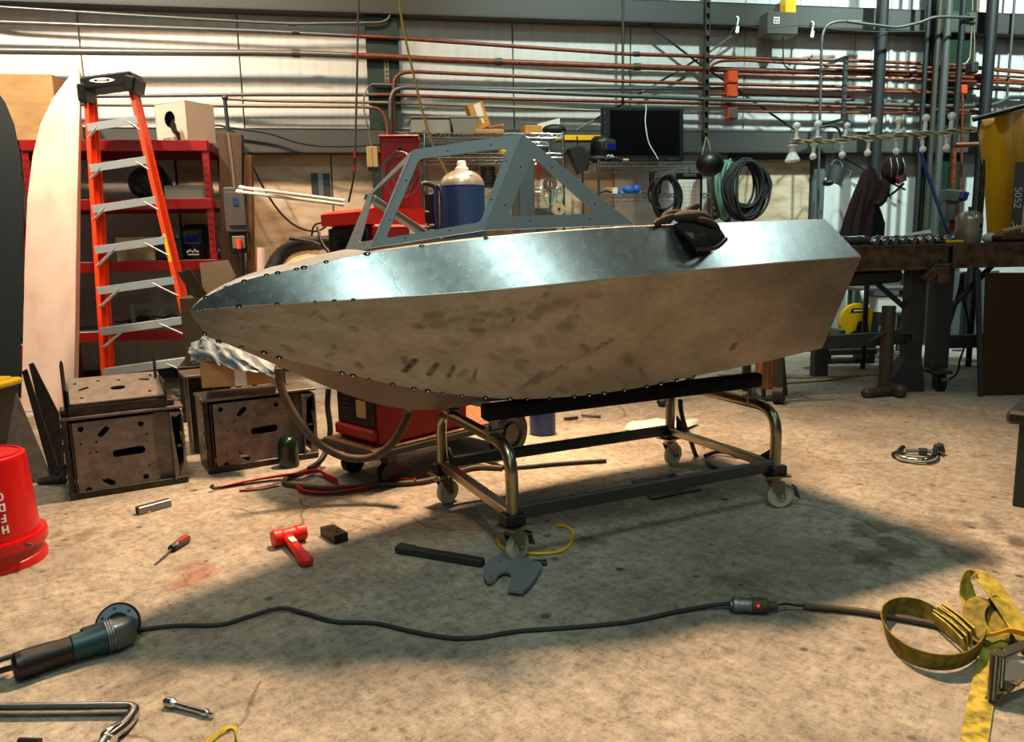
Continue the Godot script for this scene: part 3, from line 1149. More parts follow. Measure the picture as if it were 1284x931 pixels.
func build_boat() -> void:
	var boat := thing("boat_hull", "small unpainted aluminium boat hull with an open windshield frame, on a wheeled cradle", "boat", bp(-0.3, 0, 0.45))
	var far_b := -BB().z
	for sg in [1.0, -1.0]:
		var out: Vector3 = BB().z * sg
		var mb := MB.new()
		mb.slab(hull_panel("s", 0.598, "k", 0.699, sg, 4), out + Vector3.UP * 0.5, 0.003)
		var strake := part(boat, "upper_strake", mb, M.brushed_strake, "bright brushed upper side panel")
		mb = MB.new()
		mb.slab(hull_panel("k", 0.699, "c", 0.653, sg, 8), out, 0.003)
		var side := part(boat, "side_panel", mb, M.smudged_aluminium, "smudged lower side panel")
		mb = MB.new()
		mb.slab(hull_panel("c", 0.653, "l", 0.63, sg, 4), out * 0.3 + Vector3.DOWN, 0.003)
		part(boat, "bottom_panel", mb, M.shaded_hull_bottom)
		if sg > 0:
			# tack welds along the seams
			var rng := RandomNumberGenerator.new()
			rng.seed = 5
			mb = MB.new()
			var mw := MB.new()
			for row in [["c", [-1.395, -1.36, -1.3, -1.24, -1.2, -1.03, -1.0, -0.955, -0.89, -0.83, -0.79, -0.745, -0.69, -0.62, -0.545, -0.49, -0.42, -0.34, -0.29, -0.24, -0.17, -0.09, -0.04, 0.02, 0.09]], ["k", [-1.40, -1.36, -1.30, -1.2, -1.1, -1.05, -1.0]], ["s", [-1.385, -1.33, -1.28, -1.22, -1.19, -1.14, -1.12, -1.06, -0.95, -0.8, -0.62]]]:
				for t in row[1]:
					var p := side_pt(row[0], t, sg)
					var d := (side_pt(row[0], t + 0.02, sg) - side_pt(row[0], t - 0.02, sg)).normalized()
					var r := rng.randf_range(0.004, 0.0065)
					mb.ball(p, Vector3(r * 1.7, r, r), Basis(d, d.cross(out).normalized(), out), 8, 5)
					mw.ball(p + out * r * 0.8 + Vector3.DOWN * r * 0.4, Vector3(r * 0.75, r * 0.55, r * 0.5), Basis(d, d.cross(out).normalized(), out), 8, 5)
			part(strake, "weld_tack", mb, M.weld_bead).set_meta("kind", "stuff")
			part(strake, "weld_spot", mw, M.weld_bright).set_meta("kind", "stuff")
			mb = MB.new()
			var pts := []
			for i in 33:
				pts.append(side_pt("k", lerpf(BOW + 0.02, 0.69, i / 32.0), sg) + out * 0.001)
			mb.tube(pts, 0.0022, 6)
			part(side, "knuckle_bend", mb, M.aluminium)
	# transom, foredeck, side decks, cockpit
	var mb := MB.new()
	var pr := []
	for sg in [1.0, -1.0]:
		var col := [side_pt("s", 0.598, sg), side_pt("k", 0.699, sg), side_pt("c", 0.653, sg), side_pt("l", 0.63, sg)]
		pr.append(col)
	var mid := []
	for k in 4:
		mid.append((pr[0][k] + pr[1][k]) * 0.5)
	mb.slab([pr[0], mid, pr[1]], BB().x, 0.004)
	part(boat, "transom", mb, M.aluminium)
	mb = MB.new()
	var g := []
	for i in 25:
		var t := lerpf(BOW + 0.01, -0.94, i / 24.0)
		var row := []
		for j in 9:
			var f := 1.0 - j / 4.0
			row.append(bp(t, sb(t) * f, lut(SH, t) + 0.014 * (1.0 - f * f) * minf(1.0, (t - BOW) * 4.0) + 0.001))
		g.append(row)
	mb.slab(g, Vector3.UP, 0.003)
	part(boat, "foredeck", mb, M.aluminium)
	for sg in [1.0, -1.0]:
		mb = MB.new()
		g = []
		var g2 := []
		for i in 25:
			var t := lerpf(-0.95, 0.59, i / 24.0)
			var q := bp(t, sg * sb(t), lut(SH, t))
			var r := bp(t, sg * (sb(t) - 0.085), lut(SH, t) + 0.003)
			g.append([q, r])
			g2.append([r, bp(t, sg * (sb(t) - 0.087), lut(SH, t) - 0.12)])
		mb.slab(g, Vector3.UP, 0.003)
		mb.slab(g2, BB().z * -sg, 0.003)
		part(boat, "side_deck", mb, M.aluminium)
	mb = MB.new()
	g = []
	for i in 9:
		var t := lerpf(-0.85, 0.62, i / 8.0)
		g.append([bp(t, cb(t) * 0.98, 0.74), bp(t, 0, 0.74), bp(t, -cb(t) * 0.98, 0.74)])
	mb.slab(g, Vector3.UP, 0.004)
	part(boat, "cockpit_floor", mb, M.dark_interior)
	# windshield: side triangle, angled front pane, centre pane, brace
	var R := bp(-0.16, 0.425, 1.0635)
	var P := bp(-0.482, 0.31, 1.337)
	var D := bp(-0.622, 0.325, 1.054)
	var TF := bp(-0.785, 0.2, 1.295)
	var BF := bp(-0.93, 0.213, 1.011)
	var TC := bp(-0.869, -0.02, 1.182)
	var BC := bp(-0.97, 0.0, 0.986)
	frame_pane(boat, [D, R, P], [bp(-0.547, 0.335, 1.094), bp(-0.278, 0.392, 1.098), bp(-0.459, 0.326, 1.271)], 0.006, 0.022)
	frame_pane(boat, [D, P, TF, BF], [bp(-0.629, 0.316, 1.078), bp(-0.529, 0.302, 1.295), bp(-0.775, 0.211, 1.267), bp(-0.891, 0.222, 1.037)], 0.006, 0.014)
	frame_pane(boat, [BF, TF, TC, BC], [bp(-0.924, 0.2, 1.034), bp(-0.809, 0.177, 1.254), bp(-0.862, 0.012, 1.178), bp(-0.938, 0.088, 1.029)], 0.006, 0.008)
	mb = MB.new()
	mb.beam(bp(-0.872, -0.012, 1.172), bp(-0.615, -0.16, 1.04), 0.05, 0.02, BB().z)
	part(boat, "brace", mb, M.aluminium)
	mb = MB.new()
	mb.box(bp(-0.318, 0, 1.02), V(0.058, 0.6, 0.006), BB() * Basis(Vector3.UP, -0.35), 0.002)
	part(boat, "seat_upright", mb, M.windshield_plate, "grey upright plate in the cockpit")
	mb = MB.new()
	mb.box(bp(-0.355, -0.01, 1.0), V(0.026, 0.56, 0.02), BB() * Basis(Vector3.UP, -0.35), 0.002)
	part(boat, "upright_batten", mb, M.tan_conduit)

func caster(parent: Node3D, foot: Vector3, top: float, yaw: float, brake: bool) -> void:
	# swivel caster: plate, fork, nylon wheel, brake lever
	var b := Basis(Vector3.UP, yaw)
	var hub := foot + V(0, 0.05, 0) + b * V(0.022, 0, 0)
	var mb := MB.new()
	mb.box(foot + V(0, top, 0), V(0.095, 0.006, 0.08), b)
	mb.cyl(foot + V(0, top - 0.022, 0), foot + V(0, top, 0), 0.027, 16)
	for s in [-1.0, 1.0]:
		mb.prism([Vector2(-0.028, top - 0.024), Vector2(0.03, top - 0.024), Vector2(0.036, 0.042), Vector2(0.01, 0.042)], Transform3D(b, foot + b * V(0, 0, 0.021 * s)), -0.002, 0.002)
	mb.box(foot + V(0, top - 0.025, 0), V(0.058, 0.004, 0.044), b)
	var fork := part(parent, "caster_fork", mb, M.zinc_steel)
	mb = MB.new()
	mb.lathe([Vector2(0.006, -0.017), Vector2(0.02, -0.017), Vector2(0.028, -0.011), Vector2(0.045, -0.013), Vector2(0.05, -0.009), Vector2(0.05, 0.009), Vector2(0.045, 0.013), Vector2(0.028, 0.011), Vector2(0.02, 0.017), Vector2(0.006, 0.017)], Transform3D(b * Basis(Vector3.RIGHT, PI / 2), hub), 28)
	part(parent, "caster_wheel", mb, M.nylon_wheel)
	mb = MB.new()
	mb.cyl(hub + b * V(0, 0, -0.028), hub + b * V(0, 0, 0.028), 0.006, 8)
	part(fork, "axle_bolt", mb, M.chrome)
	if brake:
		mb = MB.new()
		mb.box(foot + b * V(0.05, top - 0.045, 0), V(0.05, 0.005, 0.04), b * Basis(Vector3.BACK, -0.35))
		mb.box(foot + b * V(0.086, top - 0.07, 0), V(0.005, 0.055, 0.036), b * Basis(Vector3.BACK, 0.35))
		part(parent, "brake_lever", mb, M.galvanised)

func build_cradle() -> void:
	var c := thing("boat_cradle", "zinc-plated steel cradle on four swivel casters carrying the boat hull", "cradle", bp(0, 0, 0))
	var L := 0.55
	var B := 0.325
	var mb := MB.new()
	for s in [-1.0, 1.0]:
		# bent hoop: up one side, across, down the other
		var pts := rounded([bp(s * L, B, 0.15), bp(s * L, B, 0.385), bp(s * L, -B, 0.385), bp(s * L, -B, 0.15)], 0.14, 8)
		mb = MB.new()
		mb.tube(pts, 0.021, 14)
		part(c, "hoop", mb, M.zinc_steel)
		mb = MB.new()
		mb.beam(bp(s * L, B, 0.165), bp(s * L, -B, 0.165), 0.03, 0.04, Vector3.UP)
		part(c, "end_rail", mb, M.zinc_steel)
		for q in [-1.0, 1.0]:
			mb = MB.new()
			mb.box(bp(s * L, q * B, 0.15), V(0.07, 0.035, 0.06), BB())
			part(c, "corner_socket", mb, M.black_plastic)
			mb = MB.new()
			mb.prism([Vector2(0, 0), Vector2(0.1, 0), Vector2(0, 0.07)], Transform3D(BB() * Basis(Vector3.UP, PI / 2 if q > 0 else -PI / 2), bp(s * L + 0.022, q * (B - 0.02), 0.165)), -0.003, 0.003)
			part(c, "gusset", mb, M.black_iron)
			# bunk post on the hoop
			var k: float = 0.19 * q
			mb = MB.new()
			mb.box(bp(s * L, k, 0.41), V(0.05, 0.012, 0.05), BB())
			mb.box(bp(s * L, k, 0.432), V(0.022, 0.04, 0.03), BB())
			for r in [-1.0, 1.0]:
				mb.cyl(bp(s * L + r * 0.018, k, 0.37), bp(s * L + r * 0.018, k, 0.426), 0.005, 8)
				mb.cyl(bp(s * L + r * 0.018, k, 0.413), bp(s * L + r * 0.018, k, 0.422), 0.009, 6)
			part(c, "bunk_post", mb, M.galvanised)
	for q in [-1.0, 1.0]:
		mb = MB.new()
		mb.beam(bp(-L, q * B, 0.168), bp(L, q * B, 0.168), 0.022, 0.046, BB().z, 0.005)
		part(c, "long_rail", mb, M.dark_galvanised)
		mb = MB.new()
		mb.beam(bp(-L - 0.04, q * 0.2, 0.476), bp(L + 0.025, q * 0.2, 0.476), 0.05, 0.054, BB().z, 0.008)
		part(c, "carpeted_bunk", mb, M.black_carpet)
	caster(c, bp(-L, B, 0), 0.13, BOAT_YAW + 0.5, true)
	caster(c, bp(L, B, 0), 0.13, BOAT_YAW - 0.35, true)
	caster(c, bp(-L, -B, 0), 0.13, BOAT_YAW + 0.35, false)
	caster(c, bp(L, -B, 0), 0.13, BOAT_YAW + 0.2, false)


func pipe(label: String, pts: Array, r: float, m: Material, cat := "pipe", called := "conduit_pipe", bend := 0.06) -> MeshInstance3D:
	var mb := MB.new()
	mb.tube(rounded(pts, bend), r, 10)
	return solo(called, label, cat, mb, m)

func vpole(called: String, label: String, cat: String, at: Vector3, h0: float, h1: float, r: float, m: Material, seg := 14) -> MeshInstance3D:
	var mb := MB.new()
	mb.cyl(W(at.x, h0, at.z), W(at.x, h1, at.z), r, seg)
	return solo(called, label, cat, mb, m)

func couplings(parent: Node3D, pts: Array, r: float, m: Material) -> void:
	for p in pts:
		var mb := MB.new()
		var d := WB().x
		mb.cyl(p - d * 0.028, p + d * 0.028, r, 10)
		part(parent, "coupling", mb, m)

func build_wall_things() -> void:
	var o: Node3D
	var mb: MB
	# conduits, from the top of the wall downwards
	o = pipe("thin grey conduit highest on the left wall, bending up the green column", [V(-3.869,2.858,-5.931),V(-3.715,2.841,-5.959),V(-2.855,2.813,-6.118),V(-1.944,2.789,-6.287),V(-1.648,2.786,-6.342),V(-0.988,2.815,-6.465),V(-0.924,2.844,-6.476),V(-0.9,2.947,-6.481),V(-0.884,3.17,-6.484)], 0.011, M.grey_conduit)
	couplings(o, [V(-1.672,2.785,-6.338)], 0.015, M.grey_conduit)
	o = pipe("thin conduit second from the top, turning from grey to rust red at the green column", [V(-1.23,2.711,-6.43),V(-0.888,2.704,-6.493),V(0.115,2.662,-6.679),V(1.019,2.626,-6.847),V(1.774,2.621,-6.987),V(2.273,2.615,-7.079),V(3.352,2.615,-7.279),V(4.22,2.598,-7.44),V(5.09,2.543,-7.601)], 0.0155, M.rust_conduit)
	mb = MB.new()
	mb.tube([V(-3.889,2.739,-5.937),V(-3.733,2.738,-5.966),V(-2.84,2.733,-6.132),V(-1.952,2.727,-6.296),V(-1.23,2.711,-6.43)], 0.0156, 10)
	part(o, "grey_length", mb, M.grey_conduit)
	couplings(o, [V(-1.649,2.726,-6.352),V(-0.876,2.703,-6.496),V(1.132,2.626,-6.868),V(2.394,2.613,-7.101)], 0.021, M.black_iron)
	o = pipe("thickest rust red conduit running the whole length of the back wall", [V(-1.234,2.557,-6.409),V(-0.955,2.554,-6.46),V(-0.543,2.539,-6.537),V(0.112,2.531,-6.658),V(1.037,2.518,-6.83),V(1.719,2.512,-6.956),V(2.269,2.506,-7.058),V(3.348,2.506,-7.258),V(4.215,2.494,-7.419),V(5.084,2.44,-7.58)], 0.024, M.rust_conduit)
	mb = MB.new()
	mb.tube([V(-3.902,2.53,-5.914),V(-3.745,2.531,-5.943),V(-2.652,2.545,-6.146),V(-1.958,2.559,-6.275),V(-1.479,2.561,-6.363),V(-1.234,2.557,-6.409)], 0.0242, 10)
	part(o, "grey_length", mb, M.grey_conduit)
	couplings(o, [V(-1.654,2.561,-6.331),V(-0.054,2.533,-6.627),V(1.136,2.517,-6.848),V(3.711,2.499,-7.325)], 0.031, M.pole_steel)
	pipe("rust red conduit rising from the red cabinet and bending right below the thickest pipe", [V(-0.93,1.746,-6.45),V(-0.91,2.312,-6.453),V(-0.898,2.386,-6.456),V(-0.839,2.43,-6.467),V(-0.737,2.439,-6.486),V(0.109,2.417,-6.642),V(1.014,2.394,-6.81),V(1.769,2.386,-6.95),V(3.022,2.382,-7.182),V(4.167,2.347,-7.394)], 0.0145, M.rust_conduit)
	pipe("grey conduit ending at the middle one of the orange junction boxes", [V(-1.087,2.34,-6.451),V(-0.487,2.331,-6.562),V(0.108,2.323,-6.673),V(1.778,2.353,-6.982),V(1.986,2.359,-7.021)], 0.0135, M.grey_conduit)
	pipe("thick grey conduit bending right out of the red cabinet and running to the far right", [V(-0.958,1.71,-6.404),V(-0.934,2.211,-6.408),V(-0.903,2.285,-6.414),V(-0.826,2.308,-6.428),V(-0.483,2.301,-6.492),V(0.106,2.288,-6.601),V(1.761,2.248,-6.908),V(2.379,2.243,-7.022),V(3.878,2.215,-7.3),V(4.545,2.223,-7.424),V(4.662,2.253,-7.446),V(4.743,2.304,-7.461),V(5.053,2.309,-7.518)], 0.018, M.grey_conduit)
	o = pipe("rust conduit just below the thick grey one, grey where it passes behind the ladder top", [V(-1.068,2.262,-6.465),V(-0.96,2.263,-6.485),V(0.106,2.242,-6.683),V(1.783,2.227,-6.993),V(3.05,2.213,-7.228),V(4.256,2.191,-7.452),V(5.132,2.162,-7.614)], 0.0145, M.rust_conduit)
	mb = MB.new()
	mb.tube([V(-3.957,2.205,-5.93),V(-3.253,2.22,-6.06),V(-1.928,2.252,-6.306),V(-1.068,2.262,-6.465)], 0.0147, 10)
	part(o, "grey_length", mb, M.grey_conduit)
	pipe("tan conduit from the rod joint above the red shelving to the lowest junction box", [V(-2.214,2.215,-6.247),V(-1.93,2.204,-6.3),V(-0.962,2.2,-6.479),V(0.104,2.174,-6.677),V(0.85,2.155,-6.815),V(1.992,2.143,-7.027)], 0.0125, M.tan_conduit)
	o = pipe("lowest tan conduit on the left, bending down into the red cabinet", [V(-3.197,2.139,-5.943),V(-1.897,2.142,-6.184),V(-1.144,2.145,-6.324),V(-1.077,2.142,-6.336)], 0.0145, M.tan_conduit)
	mb = MB.new()
	mb.tube(smooth([V(-1.077,2.142,-6.336),V(-1.028,2.127,-6.345),V(-0.986,2.088,-6.353),V(-0.964,2.023,-6.357),V(-0.96,1.924,-6.358),V(-0.967,1.705,-6.357)]), 0.0147, 10)
	part(o, "orange_bend", mb, M.rust_conduit)
	pipe("rust conduit starting in a black bend at the slotted strut, above the thickest pipe", [V(1.756,2.49,-6.907),V(1.799,2.537,-6.915),V(1.871,2.568,-6.928),V(2.069,2.579,-6.965),V(2.995,2.552,-7.137),V(3.854,2.552,-7.296),V(4.415,2.556,-7.4),V(5.032,2.518,-7.514)], 0.0125, M.rust_conduit)
	pipe("rust conduit leaving the topmost orange junction box to the right", [V(2.035,2.456,-6.959),V(3,2.446,-7.138),V(3.862,2.444,-7.297),V(5.041,2.428,-7.516)], 0.0125, M.rust_conduit)
	pipe("rust conduit leaving the middle orange junction box, ending at the green column", [V(2.035,2.34,-6.949),V(3.001,2.336,-7.128),V(4.177,2.331,-7.345)], 0.0115, M.rust_conduit)
	pipe("short rust conduit below the middle junction box with an open elbow at its right end", [V(1.769,2.299,-6.945),V(2.051,2.298,-6.997),V(3.025,2.291,-7.178),V(3.135,2.289,-7.198),V(3.152,2.276,-7.201),V(3.089,2.265,-7.19)], 0.0115, M.rust_conduit, "pipe", "conduit_pipe", 0.02)
	pipe("lowest rust conduit on the right, leaving the lowest junction box", [V(2.055,2.154,-6.998),V(3.031,2.156,-7.179),V(4.229,2.157,-7.401),V(4.508,2.156,-7.453)], 0.0105, M.rust_conduit)
	pipe("rust conduit fed by the sagging black cable, right of the grey control box", [V(2.976,2.52,-7.123),V(3.054,2.52,-7.137),V(3.851,2.511,-7.285),V(5.028,2.48,-7.503)], 0.011, M.rust_conduit)
	pipe("rust conduit at the far right between two thicker ones, right of the green column", [V(4.351,2.387,-7.434),V(5.083,2.369,-7.569)], 0.0105, M.rust_conduit)
	pipe("black cable sagging from the grey control box to the conduit bracket", [V(2.419,2.769,-6.948),V(2.427,2.545,-6.95),V(2.459,2.506,-6.956),V(2.534,2.487,-6.97),V(2.64,2.493,-6.989),V(2.829,2.51,-7.024),V(2.99,2.503,-7.054)], 0.006, M.black_rubber, "cable", "control_cable", 0.03)
	mb = MB.new()
	wbox(mb, (V(0.395,1.928,0.17)).x, (V(0.82,1.93,0.17)).x, (V(0.627,1.903,0.17)).y, (V(0.627,1.946,0.17)).y, 0.162, 0.175, 0.002)
	solo("yellow_bar", "short yellow bar on the lower girt just left of the monitor", "bar", mb, M.yellow_paint)
	pipe("black arched band hanging above the third bulb of the cable arm", smooth([V(2.703,1.933,-6.986),V(2.762,1.988,-6.997),V(2.853,2.016,-7.014),V(2.938,2.01,-7.029),V(2.987,1.969,-7.038),V(3.005,1.914,-7.042)]), 0.011, M.black_rubber, "band", "hanging_band", 0.0)
	# poles, struts and cross braces
	var p: Vector3 = V(0.995,2.667,0.16)
	vpole("thin_strut", "thin dark vertical strut left of the monitor", "strut", p, (V(0.996,2.165,0.16)).y, 5.58, 0.011, M.pole_steel)
	p = V(1.739,2.478,0.2)
	mb = MB.new()
	wbox(mb, p.x - 0.021, p.x - 0.014, 1.93, 5.58, 0.18, 0.222, 0.001)
	wbox(mb, p.x + 0.014, p.x + 0.021, 1.93, 5.58, 0.18, 0.222, 0.001)
	wbox(mb, p.x - 0.02, p.x + 0.02, 1.93, 5.58, 0.18, 0.186, 0.001)
	for k in 14:
		wbox(mb, p.x - 0.016, p.x + 0.016, 1.96 + k * 0.09, 2.0 + k * 0.09, 0.21, 0.22, 0.001)
	solo("slotted_strut", "tall slotted steel strut behind the hanging black ball", "strut", mb, M.pole_steel)
	pipe("cross brace rod slanting down to the right past the orange junction boxes", [V(0.87,3.127,-6.85),V(1.023,3.025,-6.878),V(1.747,2.541,-7.012),V(1.965,2.417,-7.052),V(2.296,2.21,-7.114),V(2.741,1.948,-7.196),V(3.401,1.632,-7.319),V(3.785,1.468,-7.39)], 0.0095, M.black_iron, "rod", "brace_rod")
	pipe("cross brace rod slanting down to the left behind the monitor", [V(2.62,3.198,-7.194),V(2.397,3.064,-7.153),V(1.787,2.66,-7.04),V(0.935,2.178,-6.882),V(0.474,1.928,-6.796)], 0.0095, M.grey_conduit, "rod", "brace_rod")
	p = V(3.346,2.418,0.3)
	vpole("drain_pipe", "thick dark vertical pipe behind the maroon jacket", "pipe", p, 0.0, 5.58, 0.052, M.dark_pipe, 20)
	p = V(4.46,2.646,0.3)
	vpole("drain_pipe", "thick dark vertical pipe right of the right green column", "pipe", p, 0.0, 5.58, 0.05, M.dark_pipe, 20)
	p = V(4.03,2.534,0.45)
	vpole("support_post", "slim dark post in front of the right green column", "post", p, 0.0, 5.58, 0.026, M.dark_pipe)
	p = V(3.774,2.689,0.34)
	vpole("support_post", "slim dark pipe left of the right green column", "post", p, 0.0, 5.58, 0.022, M.dark_pipe)
	p = V(3.867,2.687,0.36)
	vpole("riser_pipe", "brown grey riser pipe, left of the pair before the green column", "pipe", p, 0.0, 5.58, 0.024, M.pole_steel)
	p = V(3.973,2.694,0.34)
	vpole("riser_pipe", "light grey riser pipe, right of the pair before the green column", "pipe", p, 0.0, 5.58, 0.034, M.grey_conduit)
	p = V(4.778,2.889,0.2)
	vpole("riser_pipe", "thin grey riser pipe at the far right above the amber curtain", "pipe", p, 2.3, 5.58, 0.012, M.grey_conduit)
	pipe("grey conduit sloping up across the dark pipes to the square box on the green column", [V(2.914,2.84,-6.822),V(3.085,2.826,-6.853),V(3.387,2.803,-6.909),V(3.613,2.855,-6.951),V(3.725,2.901,-6.972),V(3.841,2.907,-6.993),V(4.13,2.91,-7.047)], 0.0125, M.grey_conduit)
	pipe("grey conduit with a shepherd's-crook bend right of the grey control box", [V(3.169,2.918,-7.121),V(3.03,2.917,-7.095),V(2.901,2.907,-7.071),V(2.827,2.868,-7.058),V(2.8,2.788,-7.053),V(2.797,2.688,-7.052),V(2.812,1.94,-7.055),V(2.827,1.201,-7.058)], 0.0125, M.grey_conduit)
	# conduits on the green column
	mb = MB.new()
	p = V(4.108,2.91,0.5)
	mb.box(W(p.x, p.y, 0.46), V(0.07, 0.09, 0.06), WB(), 0.01)
	o = thing("conduit_box", "small grey square conduit box high on the right green column", "junction box", W(p.x, p.y - 0.045, 0.46))
	part(o, "box_body", mb, M.grey_conduit)
	mb = MB.new()
	mb.tube([V(4.134,2.862,-7.088),V(4.138,2.668,-7.089),V(4.137,2.587,-7.089),V(4.109,2.539,-7.084),V(4.047,2.518,-7.072)], 0.008, 8)
	mb.tube([V(4.119,3.132,-7.086),V(4.129,2.974,-7.087)], 0.008, 8)
	mb.tube([V(4.17,3.134,-7.095),V(4.176,2.976,-7.096)], 0.008, 8)
	mb.tube([V(4.154,2.862,-7.092),V(4.175,2.703,-7.096),V(4.18,2.548,-7.097)], 0.007, 8)
	part(o, "conduit_stub", mb, M.tan_conduit)
	mb = MB.new()
	p = V(4.223,2.515,0.4)
	mb.box(W(p.x, p.y, 0.38), V(0.07, 0.1, 0.1), WB(), 0.012)
	solo("pull_box", "black pull box where the conduits cross the right green column", "junction box", mb, M.black_iron)
	# bracket that carries the conduits
	p = V(3.03,2.357,0.24)
	mb = MB.new()
	var y0 := (V(2.999,2.087,0.29)).y
	var y1 := (V(2.988,2.596,0.29)).y
	wbox(mb, p.x - 0.03, p.x + 0.01, y0, y1, 0.272, 0.295, 0.003)
	wbox(mb, p.x - 0.03, p.x + 0.01, y1 - 0.0, y1 + 0.02, 0.0, 0.295, 0.003)
	wbox(mb, p.x - 0.03, p.x + 0.01, y0 - 0.02, y0, 0.0, 0.295, 0.003)
	o = solo("conduit_bracket", "black perforated bracket clamping the conduits right of the crook-bent pipe", "bracket", mb, M.black_iron)
	for k in 8:
		mb = MB.new()
		var q := W(p.x - 0.01, lerpf(y0, y1, (k + 0.5) / 8.0), 0.297)
		mb.box(q, V(0.03, 0.02, 0.008), WB(), 0.002)
		part(o, "pipe_clamp", mb, M.black_iron)
	p = V(-1.004,2.465,0.3)
	mb = MB.new()
	wbox(mb, p.x - 0.02, p.x + 0.02, (V(-1.001,2.357,0.12)).y, (V(-0.992,2.543,0.12)).y, 0.106, 0.122, 0.002)
	o = solo("conduit_bracket", "tan slotted bracket on the left green column holding the conduits", "bracket", mb, M.tan_conduit)
	mb = MB.new()
	for k in 6:
		mb.cyl(W(p.x, (V(-1,2.376,0.12)).y + 0.035 * k, 0.121), W(p.x, (V(-1,2.376,0.12)).y + 0.035 * k, 0.125), 0.008, 8)
	part(o, "slot", mb, M.ink)
	# orange junction boxes
	for b in [[V(1.994,2.44,0.2), 0.049, 0.053, "topmost orange junction box right of the slotted strut"], [V(1.993,2.323,0.2), 0.051, 0.056, "middle orange junction box right of the slotted strut"], [V(2.005,2.134,0.2), 0.046, 0.049, "lowest orange junction box with a grey cover, right of the slotted strut"], [V(4.311,2.37,0.2), 0.035, 0.046, "orange junction box beside the right green column"]]:
		p = b[0]
		var bw: float = b[1]
		var bh: float = b[2]
		o = thing("junction_box", b[3], "junction box", W(p.x, p.y - bh, 0.2))
		mb = MB.new()
		wbox(mb, p.x - bw, p.x + bw, p.y - bh, p.y + bh, 0.1, 0.2, 0.008)
		part(o, "box_body", mb, M.orange_box)
		mb = MB.new()
		wbox(mb, p.x - bw * 0.9, p.x + bw * 0.9, p.y - bh * 0.9, p.y + bh * 0.9, 0.2, 0.208, 0.004)
		var cover := part(o, "cover", mb, M.grey_conduit if bw == 0.046 else M.orange_box)
		mb = MB.new()
		for s in [-1.0, 1.0]:
			mb.cyl(W(p.x + s * bw * 0.7, p.y + s * bh * 0.7, 0.207), W(p.x + s * bw * 0.7, p.y + s * bh * 0.7, 0.211), 0.005, 8)
		part(cover, "screw", mb, M.chrome)
	# grey control box on the upper girt
	o = thing("control_box", "brown grey control box with a white label high on the wall", "control box", V(2.413,2.777,-6.932))
	mb = MB.new()
	p = V(2.395,2.862,0.3)
	wbox(mb, p.x - 0.145, p.x + 0.145, p.y - 0.085, p.y + 0.1, 0.13, 0.3, 0.006)
	part(o, "box_body", mb, M.box_grey)
	mb = MB.new()
	wbox(mb, p.x - 0.09, p.x - 0.035, p.y + 0.0, p.y + 0.055, 0.3, 0.302, 0.0)
	part(o, "label_plate", mb, M.white_paper)
	mb = MB.new()
	for k in 2:
		wbox(mb, p.x - 0.08 + k * 0.022, p.x - 0.068 + k * 0.022, p.y + 0.008, p.y + 0.022, 0.302, 0.303, 0.0)
	wbox(mb, p.x - 0.084, p.x - 0.042, p.y + 0.033, p.y + 0.04, 0.302, 0.303, 0.0)
	part(o, "label_print", mb, M.ink)
	mb = MB.new()
	wbox(mb, p.x + 0.03, p.x + 0.13, p.y + 0.1, p.y + 0.23, 0.18, 0.28, 0.004)
	solo("yellow_carton", "small yellow carton standing on the grey control box", "box", mb, M.yellow_paint)
	for q in [[V(2.029,2.911,0.18), "left"], [V(2.745,2.892,0.18), "right"]]:
		p = q[0]
		mb = MB.new()
		mb.tube(rounded([W(p.x, p.y + 0.035, 0.17), W(p.x + 0.006, p.y + 0.02, 0.19), W(p.x - 0.004, p.y - 0.06, 0.185), W(p.x - 0.016, p.y - 0.1, 0.19), W(p.x - 0.002, p.y - 0.105, 0.2), W(p.x + 0.008, p.y - 0.05, 0.19)], 0.02), 0.008, 8)
		solo("plastic_hook", "white plastic tie hook on the upper girt, %s of the control box" % q[1], "hook", mb, M.white_plastic)
	pipe("thin dark red wire strung along the upper girt past the white hooks", [V(1.731,2.504,-6.735),V(1.835,2.634,-6.754),V(1.924,2.777,-6.77),V(1.966,2.823,-6.778),V(2.225,2.798,-6.826),V(2.589,2.841,-6.894),V(2.888,2.811,-6.949),V(3.268,2.802,-7.019),V(3.733,2.822,-7.106)], 0.003, M.brown_cable, "wire", "thin_wire", 0.05)
	# hanging cables on the left
	var pend := thing("pendant_cable", "black pendant cable hanging from the ceiling left of the green column", "cable", V(-1.108,1.38,-5.669))
	mb = MB.new()
	mb.tube(smooth([V(-0.996,2.961,-5.69),V(-1.029,2.644,-5.684),V(-1.06,2.214,-5.678),V(-1.086,1.885,-5.673),V(-1.101,1.718,-5.671)]), 0.008, 8)
	part(pend, "cable", mb, M.pole_steel)
	mb = MB.new()
	mb.tube(smooth([V(-1.103,1.696,-5.67),V(-1.113,1.595,-5.668),V(-1.129,1.493,-5.665),V(-1.165,1.358,-5.659)]), 0.008, 8)
	part(pend, "lower_cable", mb, M.black_rubber)
	for y in [0, 1, 2]:
		mb = MB.new()
		var q: Vector3 = ([V(-1.101,1.718,-5.671),V(-1.106,1.668,-5.67),V(-1.11,1.617,-5.669)])[y]
		mb.cyl(q, q + V(0, -0.045, 0), 0.011, 8)
		part(pend, "red_tape", mb, M.red_paint if y != 1 else M.black_rubber)
	mb = MB.new()
	mb.tube(smooth([V(-0.725,2.873,-5.6),V(-0.715,2.614,-5.6),V(-0.633,2.178,-5.55),V(-0.533,1.766,-5.5),V(-0.422,1.526,-5.4),V(-0.386,1.394,-5.3)]), 0.0085, 8)
	solo("olive_rope", "taut olive rope slanting down behind the windshield frame", "rope", mb, M.olive_rope)
	o = thing("pendant_control", "beige pendant control box hanging beside the red cabinet", "control box", V(-1.017,1.632,-5.89))
